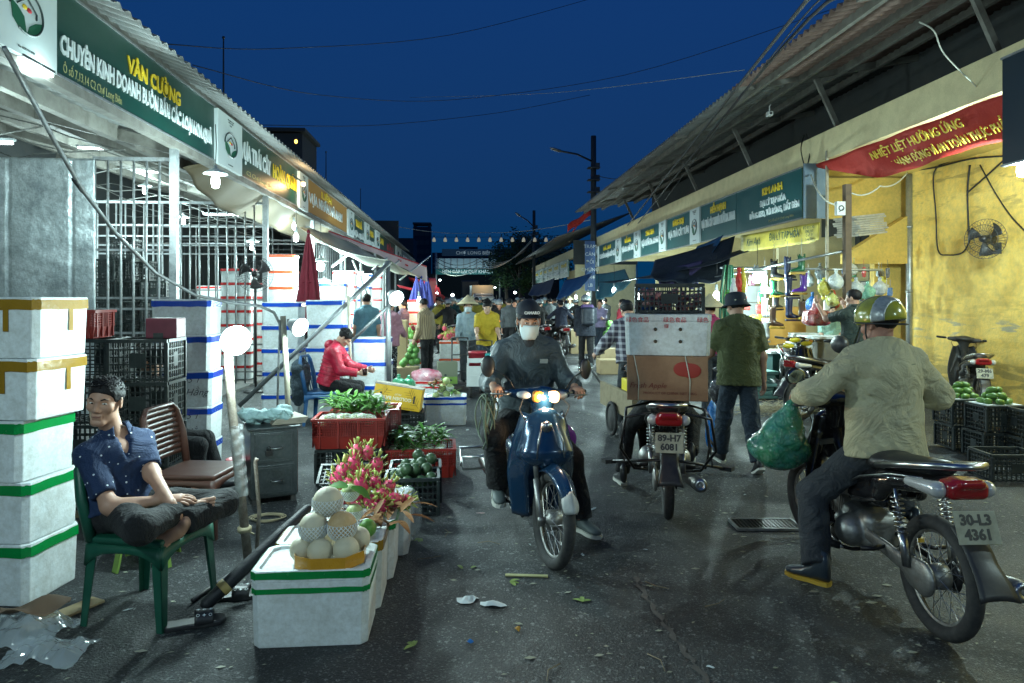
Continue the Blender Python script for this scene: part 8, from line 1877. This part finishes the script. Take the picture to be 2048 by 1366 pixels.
# rubbish
def crumple(label, loc, w_, d_, h_, seed, m, n=46):
    o_ = V((seed,seed*2,0)); b = MB()
    def f(u, v):
        x, y = (u-.5)*w_, (v-.5)*d_; e = max(0, 1-((2*u-1)**2+(2*v-1)**2)*.75)**.5; p = V((x*7,y*7,0))+o_; w2 = noise.noise_vector(p*.7)
        z = h_*e*(.55+.5*noise.noise(p*.6))+.035*abs(noise.noise(p*1.3+w2*1.5))*2+.02*abs(noise.noise(p*3.1+w2*2)); return V((x+w2.x*.05, y+w2.y*.05, .004+z*(.25+.75*e)))
    b.grid(f, n, n, False); return single('plastic_sheet', b, m, label, 'plastic sheet', loc)
PF = mat('plastic_film', (.55,.62,.64), .12, alpha=.5, spec=.9, coat=.6)
crumple('crumpled clear plastic sheet heap in the near left corner', G(22,1280), .50, .36, .16, 3, PF); crumple('smaller glossy plastic film beside the corner heap', G(90,1310), .34, .22, .07, 7, PF, 30)
b = MB(); b.box((0,0,.012),(.10,.36,.012), rz=-.5); single('wood_plank', b, CARDL, 'short wooden board beside the nearest box stack', 'board', G(128,1232))
b = MB(); b.grid(lambda u, v: V((-.16+.3*u, -.07+.14*v, .02+.03*math.sin(u*7)*math.cos(v*4))), 10, 6); single('brown_paper', b, mat('brown_paper', (.2,.13,.08), .8), 'torn brown paper on the plastic heap', 'paper', G(70,1262)+V((0,0,.10)), .4, sol=.002)
plastic_bag('thin clear bag slumped right of the fruit row', G(820,1085)+V((-.02,.08,0)), (.09,.12,.20), mat('clear_plastic'), 'plastic_bag', False, 35, .013, squash=.8)
def scrap(label, px, py, w_, l_, m, seed, rz=0, h_=.02, cat='litter', name='paper_scrap', n=9):
    r6 = random.Random(seed); b = MB(); pts = []
    for i in range(n): a = 2*math.pi*i/n; k_ = r6.uniform(.45,1); pts.append((math.cos(a)*w_*k_, math.sin(a)*l_*k_))
    vs = [V((0,0,h_))]+[V((x*.5,y*.5,r6.uniform(.2,1)*h_)) for x,y in pts]+[V((x,y,r6.uniform(0,.5)*h_+.002)) for x,y in pts]
    fs = [(0,1+i,1+(i+1)%n) for i in range(n)]+[(1+i,1+n+i,1+n+(i+1)%n,1+(i+1)%n) for i in range(n)]; b.add(vs, fs)
    return single(name, b, m, label, cat, G(px,py), rz, sol=.0015)
PAP = mat('paper_white', (.5,.55,.56), .7); PAPY = mat('paper_tan', (.36,.34,.16), .7)
scrap('torn white paper lying in the middle of the road', 935,1203,.085,.05,PAP,1,h_=.03); scrap('second torn white paper touching the first on the road', 985,1212,.08,.04,PAP,2,-.3,.03)
b = MB(); b.box((0,0,.006),(.245,.028,.006)); single('yellow_strip', b, PAPY, 'yellow cardboard strip on the road below the blue moped wheel', 'litter', G(1053,1153), R(-8)); scrap('orange peel scrap on the road',1036,1261,.022,.02,mat('peel',(.4,.2,.02),.6),3); scrap('small blue wrapper on the road',940,1286,.025,.012,mat('wrapper_blue',(.03,.18,.5),.3),4)
for i, (px, py, lb) in enumerate(((915,1132,'pale green leaf on the road, left of the pair'),(942,1138,'pale green leaf on the road, right of the pair'),(1020,1165,'green sprig under the yellow strip'),(828,1293,'dark crumpled leaf beside the nearest foam box'),(1165,1205,'small fallen twig with leaves on the road'),(840,1078,'leaf bits at the foot of the fruit row'))):
    b = MB(); r6 = random.Random(i)
    for k_ in range(3 if i > 1 else 1): leaf(b, V((0,0,.004)), V((r6.gauss(0,1),r6.gauss(0,1),.1)), V((0,0,1)), .06, .025, .2)
    single('fallen_leaf', b, mat('leaf_pale', (.22,.30,.08), .6), lb, 'leaf', G(px,py))
for px, py, s_, k_ in ((962,1027,.04,0),(1187,1018,.05,1),(650,1240,.02,2),(745,1100,.02,3),(935,860,.05,4),(1060,1090,.02,5),(1290,1100,.02,6),(1490,990,.03,7),(1165,1110,.03,8),(1420,1335,.03,9),(255,1221,.03,10),(1560,850,.09,11),(1510,840,.10,12),(1585,862,.08,13)):
    scrap(['pinkish paper scrap left of the blue moped','flat leaf like paper right of the purple helmet','tiny scrap near the slippers','tiny scrap before the last fruit box','pale scrap by the far crates','tiny scrap before the moped wheel','scrap in the shadow beyond the moped','paper scrap by the walking man','scrap near the moped tyre','scrap beside the road seam','white scrap under the green chair','flattened paper near the scooter front wheel','flattened pale paper behind the walking man','torn newspaper near the green bag'][k_], px, py, s_, s_*.4, PAP if k_ not in (0,) else mat('paper_pink',(.5,.35,.35),.7), 40+k_, k_, .008)
b = MB(); r6 = random.Random(77)
for k_ in range(3600):
    y = 2.2+18*r6.random()**1.6; x = r6.uniform(-3.2,6.5); s_ = r6.uniform(.002,.012)*(1+.04*y); a = r6.uniform(0,3.14); dx, dy = math.cos(a)*s_*r6.uniform(1,3), math.sin(a)*s_; z = .003+r6.random()*.002
    b.add([V((x-dx,y-dy,z)),V((x+dy*.5,y-dx*.5,z+.002)),V((x+dx,y+dy,z)),V((x-dy*.5,y+dx*.5,z+.001))], [(0,1,2,3)])
tag(part('road_litter', b, mat('litter_bits', (.30,.30,.24), .8, var=[(.8,.7,(.10,.13,.06))])), 'tiny scattered bits of leaf and paper over the road', 'litter', kind='stuff')
for k_ in range(7):
    px = [835,890,1000,1120,1290,1410,1330][k_]; py = [1120,1075,1090,1330,1165,1215,1345][k_]; b = MB(); a = k_*1.3; b.tube([(0,0,.006),(.08*math.cos(a),.08*math.sin(a),.012),(.15*math.cos(a+.3),.15*math.sin(a+.3),.006)], .0025, 5); single('twig', b, mat('twig', (.2,.16,.1), .8), ['long twig right of the fruit row','pale straw beyond the fruit row','thin straw by the moped wheel','twig in the near road centre','pale twig in the moped shadow','pale twig right of the road seam','twig close to the viewer by the seam'][k_], 'twig', G(px,py))
# drain grate
g = G(1530,1052); t = thing('drain_grate', 'flat metal drain grate lying on the road', 'grate', (g.x,g.y,0), R(-4)); b = MB()
for i in range(17): b.box((-.21+.42*i/16,0,.011),(.008,.20,.010))
for j in range(9): b.box((0,-.095+.19*j/8,.0115),(.42,.006,.009))
part('grate_bars', b, BLKM, t); b = MB(); b.box((0,-.105,.012),(.45,.014,.018)); b.box((0,.105,.012),(.45,.014,.018)); b.box((-.222,0,.0125),(.014,.196,.018)); b.box((.222,0,.0125),(.014,.196,.018)); part('grate_frame', b, STEEL, t); b = MB(); b.box((0,0,.003),(.44,.2,.003)); part('dark_pit', b, mat('pit', (.004,.004,.004), .9), t)  # flat black sheet paints the shade beneath the grate bars
pole('steel bar lying on the ground by the lamp pole', [G(385,1206)+V((0,0,.015)), G(490,1134)+V((0,0,.015))], .012, DSTEEL, 'ground_bar')

# ------------------------------------------------------------ right stalls
def tarp(label, c4, m, sag=.15, wr=.022, n=24, k=5, name='tarpaulin'):
    a, b1, c, d_ = [W(p[0],p[1],d=p[2]) for p in c4]
    def f(u, v): p = a.lerp(b1,u).lerp(d_.lerp(c,u), v); p.z -= sag*math.sin(u*3.14)*(.3+v*.7)+wr*math.sin(u*19+v*k)*v; p.y += wr*math.sin(u*13)*v; return p
    b = MB(); b.grid(f, n, 12); return single(name, b, m, label, 'tarpaulin', sol=.006)
TNAVY = mat('tarp_navy', (.012,.018,.028), .6, var=[(3,.5,(.02,.028,.04))], bump=(5,.6), bdist=.06); TPUR = mat('tarp_purple', (.045,.035,.10), .7, var=[(3,.5,(.06,.05,.14))], bump=(4,.5), bdist=.06); TTEAL = mat('tarp_teal', (.03,.14,.17), .6, var=[(3,.5,(.05,.22,.26))], bump=(5,.6), bdist=.06); TBL = mat('tarp_blue', (.01,.08,.20), .5, var=[(3,.5,(.02,.05,.13))], bump=(5,.6), bdist=.06)
tarp('long dark tarpaulin awning sloping under the teal signs', [(1260,560,18),(1480,500,12.6),(1500,505,10.2),(1195,566,15.5)], TNAVY, .1); tarp('dark purple cloth hanging above the black crate load', [(1312,545,12.8),(1405,520,12.2),(1396,578,11.6),(1318,570,11.8)], TPUR, -.02, .03)
tarp('dark tarpaulin canopy behind the purple cloth', [(1310,520,13.5),(1470,472,12.6),(1452,560,11.2),(1300,556,12)], TNAVY, .08); tarp('rolled bright blue tarpaulin drooping below the signs', [(1395,492,13.6),(1446,470,12.8),(1428,505,12.4),(1376,520,13)], TBL, .05, .04)
tarp('teal tarpaulin awning beside the concrete pole', [(1190,548,24),(1250,538,20),(1262,566,17.5),(1192,600,20)], TTEAL, .1); tarp('blue tarpaulin awning beyond the concrete pole', [(1130,560,32),(1185,545,27),(1172,566,24),(1112,600,27)], TBL, .1); tarp('grey tarpaulin at the corner of the second hall', [(1066,570,44),(1110,556,38),(1100,586,34),(1056,590,38)], mat('tarp_grey', (.12,.12,.13), .7), .1)
# parcel bundle and small hall kit
b = MB()
for k_ in range(9): b.box((rf.uniform(-.02,.02),rf.uniform(-.03,.03),.02+.035*k_),(.62,.4,.03), rz=rf.uniform(-.08,.08), ry=.02)
o = single('paper_bundle', b, mat('newsprint', (.36,.33,.27), .85, var=[(12,.6,(.2,.18,.14))]), 'tied bundle of old paper on the stall roof by the socket post', 'paper bundle', W(1722,472,d=10.6)); o.rotation_euler = (0,R(-8),R(20))
p = W(1694,640,d=9.9); b = MB(); b.box((0,0,0),(.09,.09,1.9)); single('wooden_post', b, mat('worn_wood_dark', (.12,.08,.05), .8, var=[(9,.5,(.06,.045,.03))]), 'brown wooden post carrying the electric meter', 'post', (p.x,p.y,W(1694,500,d=9.9).z)); t = thing('meter_box', 'white box with a black round socket on the wooden post', 'box', W(1680,417,d=9.8)); b = MB(); b.box((0,0,0),(.13,.07,.20)); part('box_body', b, mat('white_plastic', (.55,.57,.55), .5), t, bev=.006); b = MB(); b.tube([V((.035*math.cos(a),-.04,.035*math.sin(a))) for a in [i*math.pi/7 for i in range(14)]], .007, 5, closed=True, up=V((0,1,0))); b.bar((-.03,-.04,-.05),(.04,-.04,.0), .012,.01); part('printed_mark', b, BLK, t)
b = MB(); b.box((0,0,0),(.035,.035,2.2)); single('white_post', b, mat('pale_pipe'), 'thin white post under the red banner', 'post', (W(1654,380,d=10.4).x,W(1654,380,d=10.4).y,2.75))
wire('looped pale cable from the socket post to the building', [(1672,410,9.8),(1650,400,9.8),(1632,375,10),(1622,350,10.6)], .012, WIREW, 0, 'stall_cable'); wire('pale cables looping below the red banner', [(1700,385,10),(1760,372,10),(1815,345,10.5)], .012, WIREW, .08, 'stall_cable'); wire('coiled black cables hanging over the cream fascia', [(1608,270,11.2),(1602,300,11),(1612,335,10.9),(1620,300,10.95),(1612,268,11.2)], .01, WIRE, 0, 'stall_cable'); wire('thin pale cable slanting across the near canopy', [(1838,44,6.8),(1868,62,6.8),(1890,110,7),(1960,180,7.4)], .008, WIREW, 0, 'stall_cable')
t = thing('security_camera', 'small white camera hanging under the right canopy', 'camera', W(1539,228,d=10.5)); b = MB(); b.box((0,0,0),(.08,.1,.07)); part('camera_body', b, mat('white_plastic'), t, bev=.01); b = MB(); b.tube([(0,0,.035),(0,0,.12),(.02,0,.15)], .01, 6); part('bracket', b, mat('white_plastic'), t); b = MB(); b.ell((0,-.05,0),(.02,.015,.02),10); part('lens', b, BLK, t)
# hanging goods
hb_ = W(1560,532,d=10.3); b = MB(); pa, pb = W(1440,535,d=11), W(1765,540,d=10); b.tube([pa, pb], .018, 8); single('goods_rail', b, GALV, 'steel rail from which the boots and bags hang', 'rail'); 
b = MB(); b.tube([W(1430,555,d=11.5), W(1600,520,d=10.2), W(1700,500,d=9.9)], .02, 8); single('goods_rail', b, GALV, 'second steel rail above the hanging boots', 'rail')
def boot(label, px, py, d, h_, m, sm, rz, upside=False, tilt=0):
    t = thing('rubber_boot', label, 'boot', W(px,py,d=d)); b = MB(); b.arr(sdf([cap((0,0,0),(0,0,-h_*.72),.058,.045,(V((1,0,0)),1.15)), cap((0,0,-h_*.78),(0,.13,-h_*.9),.046,.040), bx((0,.06,-h_*1.0),(.12,.2,.03),op='-',k=.005), cap((0,0,-.0),(0,0,.1),.047,op='-',k=.004)], .012, .03)); part('boot_shaft', b, m, t)
    b = MB(); pts = [(-.036,-.05),(.036,-.05),(.04,.0),(.046,.1),(.036,.165),(0,.18),(-.036,.165),(-.046,.1),(-.04,.0)]; b.prism(pts, .03, Matrix.Translation((0,0,-h_*1.0-.012))); part('boot_sole', b, sm, t, bev=.004)
    b = MB(); b.tube([(0,0,-.05),(0,0,.06),(0,0,.25)], .004, 5); part('string', b, mat('pale_cable'), t); t.rotation_euler = (tilt, 0, rz); return t
GB, PBk, NVB, PUB, WB, BRB = mat('boot_green', (.015,.12,.05), .3, coat=.4), mat('boot_black2', (.012,.013,.015), .3, coat=.4), mat('boot_navy', (.012,.02,.06), .3, coat=.4), mat('boot_purple', (.08,.02,.25), .3, coat=.4), mat('boot_white', (.52,.55,.54), .35, coat=.3), mat('boot_brown', (.07,.035,.02), .4, coat=.3)
bo = [(1548,520,10.6,.30,PBk,YSOLE,2.2,'black boot highest on the left of the hanging boots'),(1575,515,10.4,.34,NVB,NVB,1.2,'navy boot upper middle of the hanging boots'),(1603,510,10.3,.28,GB,YSOLE,-1.4,'green boot with a yellow sole, uppermost of the row'),(1547,560,10.6,.26,GB,YSOLE,1.9,'green boot with a yellow sole below the black one'),(1577,552,10.4,.34,NVB,NVB,1.7,'navy boot middle of the hanging boots'),(1607,548,10.3,.30,PUB,YSOLE,-1.3,'purple boot with a yellow sole'),(1529,545,10.8,.32,WB,WB,1.6,'white boot upper left of the row'),(1530,598,10.8,.32,WB,WB,1.6,'white boot middle left of the row'),(1533,640,10.7,.34,WB,WB,-1.6,'white boot lowest on the left'),(1578,596,10.4,.34,NVB,NVB,1.7,'navy boot lowest of the hanging boots'),(1604,600,10.3,.28,BRB,YSOLE,1.6,'brown boot with a yellow sole'),(1545,612,10.6,.34,BRB,YSOLE,2.0,'dark brown boot behind the white boots'),(1552,588,10.9,.25,PBk,PBk,1.0,'short black boot between the white and navy boots')]
for px, py, d, h_, m_, sm, rz, lb in bo: boot(lb, px, py, d, h_, m_, sm, -rz)
b = MB(); rr6 = random.Random(8)
for k_ in range(46): x, y = rr6.uniform(-.16,.12), rr6.uniform(-.06,.06); b.tube([(x*.5,y,0),(x,y,-.5),(x+rr6.uniform(-.04,.04),y,-rr6.uniform(.9,1.25))], .008, 4)
single('green_straps', b, mat('strap_green', (.008,.06,.03), .5, var=[(3,.5,(.04,.12,.06))]), 'bunch of long dark green straps hanging at the stall corner', 'straps', W(1458,530,d=10.9))
b = MB()
for k_ in range(16): a0 = rr6.uniform(0,6); c_ = V((rr6.uniform(-.07,.07),rr6.uniform(-.05,.05),rr6.uniform(-.25,.0))); b.tube([c_+V((.05*math.cos(a), .03*math.sin(a+a0), .07*math.sin(a))) for a in [i*math.pi/5 for i in range(10)]], .009, 4, closed=True)
single('lime_rope', b, mat('rope_lime', (.12,.42,.04), .6), 'loops of lime green rope on the green straps', 'rope', W(1464,585,d=10.6))
def glove(label, px, py, d, m, L=.34): b = MB(); b.arr(sdf([el((0,0,-L*.5),(.055,.05,L*.5)), cap((0,0,0),(0,0,.05),.02,.03)], .012, .03, (16,.012))); return single('hanging_bag', b, m, label, 'goods', W(px,py,d=d))
glove('red net bag of gloves beside the lime rope', 1478,545,10.4,mat('net_red',(.5,.03,.02),.5)); glove('yellow net bag of gloves beside the red one', 1486,545,10.4,mat('net_yellow',(.55,.45,.04),.5)); glove('white cloth gloves bundled over the lime rope', 1467,566,10.3,mat('net_white',(.6,.6,.6),.7), .22)
hangs = [(1672,545,9.9,.10,.22,'clear bag of white goods hanging right of the boots',(.5,.55,.52)),(1648,560,10,.09,.2,'yellow plastic bag of goods hanging in the stall',(.5,.42,.05)),(1664,585,10,.09,.18,'lemon yellow bag low in the hanging goods',(.5,.5,.12)),(1625,590,10.5,.10,.26,'bright blue bag among the hanging goods',(.02,.15,.5)),(1712,560,10.1,.10,.2,'grey clear bag left of the helmeted rider',(.4,.45,.45)),(1735,568,10.2,.11,.2,'green and white bag near the drain pipe',(.15,.35,.25)),(1760,560,10.3,.10,.2,'clear bag of small packs by the pipe',(.4,.42,.42)),(1640,530,10.8,.08,.2,'dark glittering bag high behind the boots',(.1,.12,.12)),(1700,525,10.4,.10,.18,'pale bag high among the hanging goods',(.45,.46,.4)),(1618,545,11,.08,.2,'greyish packs hanging behind the purple boot',(.3,.33,.33))]
for i, (px, py, d, r, h_, lb, c) in enumerate(hangs): plastic_bag(lb, W(px,py,d=d)-V((0,0,h_)), (r,r*.8,h_*.55), mat('stall_bag_%d' % i, c, .25, bump=(15,1.), dis=1.5, bdist=.03, var=[(14,.7,tuple(min(.7,x*1.6+.12) for x in c))], coat=.4), seed=50+i, res=.018)
b = MB(); b.arr(sdf([cap((0,0,.0),(0,0,.30),.11,.012)], .014, .03, (12,.02))); single('red_bag', b, mat('bag_red', (.55,.06,.02), .35, bump=(12,.8), bdist=.03), 'orange red plastic bag hanging behind the stall woman', 'bag', W(1665,608,d=11.6)); b = MB(); b.arr(sdf([bx((0,0,.14),(.17,.12,.11),r=.05), cap((0,0,.22),(0,0,.45),.10,.01)], .016, .04, (12,.015))); single('printed_bag', b, mat('bag_pinkred', (.34,.04,.05), .25, bump=(12,.9), bdist=.03, var=[(9,.6,(.55,.5,.5))], coat=.5), 'clear tied bag with a red parcel on the counter', 'bag', W(1632,655,d=9.9))
# counter
gA = GD(1668,10.3); t = thing('stall_counter', 'rough stone faced counter in front of the goods stall', 'counter', (gA.x,gA.y+.1,0), R(-4)); b = MB(); b.box((0,0,.50),(.62,.5,1.0)); part('counter_body', b, mat('rough_plaster', (.17,.16,.13), .9, var=[(6,.6,(.10,.095,.08))], bump=(20,.7)), t, bev=.01); b = MB(); b.box((0,0,1.015),(.78,.6,.03)); part('counter_top', b, FOAM, t)
gB = GD(1590,11.4); t = thing('stall_table', 'low dark stall table with piles of folded bags', 'table', (gB.x,gB.y,0)); b = MB(); b.box((0,0,.72),(1.1,.6,.04)); part('table_top', b, WP, t); b = MB(); b.box((0,.0,.35),(1.0,.5,.7)); part('table_skirt', b, mat('deep_green_cloth', (.01,.05,.045), .7), t)
for i in range(8):
    b = MB(); b.box((0,0,.018),(.42,.28,.03), rz=rf.uniform(-.2,.2)); single('folded_sack', b, mat('sack_white', (.5,.51,.48), .7, bump=(12,.6)), 'white folded sack in the pile on the low stall table', 'sack', (gB.x+.12+rf.uniform(-.04,.04),gB.y,.74+.036*i), 0, 'folded sacks on the stall table', bev=.008)
for i in range(7):
    g = GD(1515+rf.uniform(-8,8), 10.9); b = MB(); b.box((0,0,.03),(.45,.34,.055), rz=rf.uniform(-.2,.2)); single('mint_bag_pile', b, mat('sack_mint', (.22,.42,.36), .6, bump=(12,.7)), 'pale mint folded bags piled on the ground before the stall', 'bags', (g.x,g.y,.02+.062*i), 0, 'mint bags piled before the stall', bev=.012)
b = MB(); r7 = random.Random(4)
for k_ in range(500): a = r7.uniform(0,6.3); p = V((r7.gauss(0,.28),r7.gauss(0,.22),abs(r7.gauss(0,.05)))); b.tube([p, p+V((math.cos(a)*.12,math.sin(a)*.12,r7.uniform(-.02,.05)))], .003, 3, cap=False)
tag(part('straw_heap', b, mat('straw')), 'heap of loose straw on the ground before the electric bike', 'straw', kind='stuff').location = GD(1545,9.6)
# back shelves stacked cartons at the right stalls
for i, (px, d, z, s_, ci, lb) in enumerate(((1500,12.8,0,(.5,.4,.45),0,'tan carton at the back of the boot stall'),(1500,12.8,.45,(.5,.4,.4),1,'white carton on the tan one behind the straps'),(1500,12.8,.86,(.5,.4,.35),1,'second white carton behind the straps'),(1500,12.8,1.22,(.5,.4,.3),1,'third white carton behind the straps'),(1498,12.8,1.53,(.5,.4,.3),1,'topmost white carton behind the straps'),(1565,12.6,.75,(.7,.4,.7),2,'orange carton behind the hanging boots'),(1230,15.9,0,(.8,.6,.45),0,'wooden crate table under the green melons'),(1160,20,0,(.6,.5,.7),0,'tan carton beside the helmeted shopper'),(1220,14.6,0,(.5,.45,.3),0,'tan carton tied with cord near the melon table'),(1285,16.5,0,(.9,.6,.8),0,'carton stack behind the delivery load'),(1310,14.5,0,(.8,.6,1.0),1,'pale box pile behind the delivery load'),(1560,12.4,0,(.9,.4,.7),0,'tan cartons under the boots'))):
    g = GD(px, d); b = MB(); b.box((0,0,s_[2]/2), s_); single('carton', b, [CARDL, mat('grey_carton', (.34,.36,.36), .7), mat('orange_board', (.45,.24,.05), .6)][ci], lb, 'carton', (g.x,g.y,z), rf.uniform(-.05,.05), bev=.006)
for k_ in range(26):
    px = 1212+rf.uniform(0,38); lay = k_//10; ball('round green melon heaped on the right stall table', W(px,668-10*lay,d=15.8+rf.uniform(-.2,.2)), .085, GPOM, 'green melons on the right table', 'melon', 'melon')
for k_ in range(5): ball('large yellow green pomelo behind the man in olive', W(1500+rf.uniform(-7,7),640+8*k_,d=10.9), .085, mat('lime_fruit',(.35,.45,.05),.5), 'pomelos behind the man in olive', 'pomelo', 'pomelo')
# racks of goods in the right bays: shelves with packets
for i, Y_ in enumerate((13.4,17.0,20.2,23.6)):
    t = thing('goods_rack', ['metal goods rack in the nearest right bay','metal goods rack in the second right bay','metal goods rack in the third right bay','metal goods rack in the farthest right bay'][i], 'rack', (8.7,Y_,0)); b = MB()
    for z in (.6,1.15,1.7,2.2): b.box((0,0,z),(.5,2.3,.025))
    part('shelf', b, STEEL, t); b = MB()
    for sx in (-.24,.24):
        for sy in (-1.14,1.14): b.box((sx,sy,1.15),(.03,.03,2.3))
    part('post', b, STEEL, t)
    for z in (.615,1.165,1.715):
        for k_ in range(7): b = MB(); hh = rf.uniform(.2,.4); b.box((0,0,hh/2),(.35,.26,hh)); part('packet', b, mat('packet_%d' % (k_%6), [(.4,.38,.34),(.3,.05,.05),(.1,.25,.3),(.5,.45,.2),(.15,.3,.15),(.5,.5,.5)][k_%6], .5), t).location = (0,-1+.33*k_,z)

# extra things inside the left stalls
for i, (px, py, d, L_) in enumerate(((700,545,16,.6),(725,560,19,.6),(745,575,22,.5),(690,600,17,.5),(232,300,11.5,1.1),(330,345,14,1.1),(455,430,17,1.1))):
    tube_lamp(['tube lamp among the bars right of the parasol','tube lamp between the awning bars','far tube lamp under the awning','low tube lamp behind the blue taped boxes','tube lamp under the roof behind the first cage','second tube lamp under the roof of the left hall','third tube lamp under the roof of the left hall'][i], W(px,py,d=d), (1,.3,0), L_, 55*K)
for i, (px, d, n) in enumerate(((668,13.5,6),(690,15.5,7),(722,17,7),(747,19,7),(560,16,6),(420,16.5,6))):
    g = GD(px,d)
    for j in range(n): foam_box(f'{ORD[j]} box of the {["first","second","third","fourth","fifth","sixth"][i]} white stack deep in the left hall', (g.x,g.y,.05+j*.31), R(rf.uniform(-4,4)), (.5,.36,.305), [TBLU,TRED][i%2])

for k_ in range(46):
    px, py, d = (rf.uniform(1612,1785), rf.uniform(528,600), rf.uniform(10.6,11.5)) if k_ < 30 else (rf.uniform(1492,1545), rf.uniform(535,650), rf.uniform(11.2,12)); w_, h_ = rf.uniform(.06,.13), rf.uniform(.10,.2); b = MB(); b.arr(sdf([bx((0,0,-h_/2),(w_/2,.022,h_/2),r=.02)], .016, .01, (18,.01))); b.tube([(0,0,0),(0,0,.12)], .003, 4)
    c = [(.5,.5,.46),(.5,.06,.05),(.05,.25,.12),(.5,.42,.06),(.06,.16,.42),(.10,.10,.11),(.42,.5,.5),(.45,.2,.3)][k_%8]
    single('goods_packet', b, mat('packet_tone_%d' % (k_%8), c, .3, var=[(20,.6,tuple(min(.7,x*1.5+.1) for x in c))], coat=.4), 'small pack of goods hanging in the stall behind the boots', 'packet', W(px,py,d=d), rf.uniform(-.5,.5), 'small packs hanging in the goods stall')
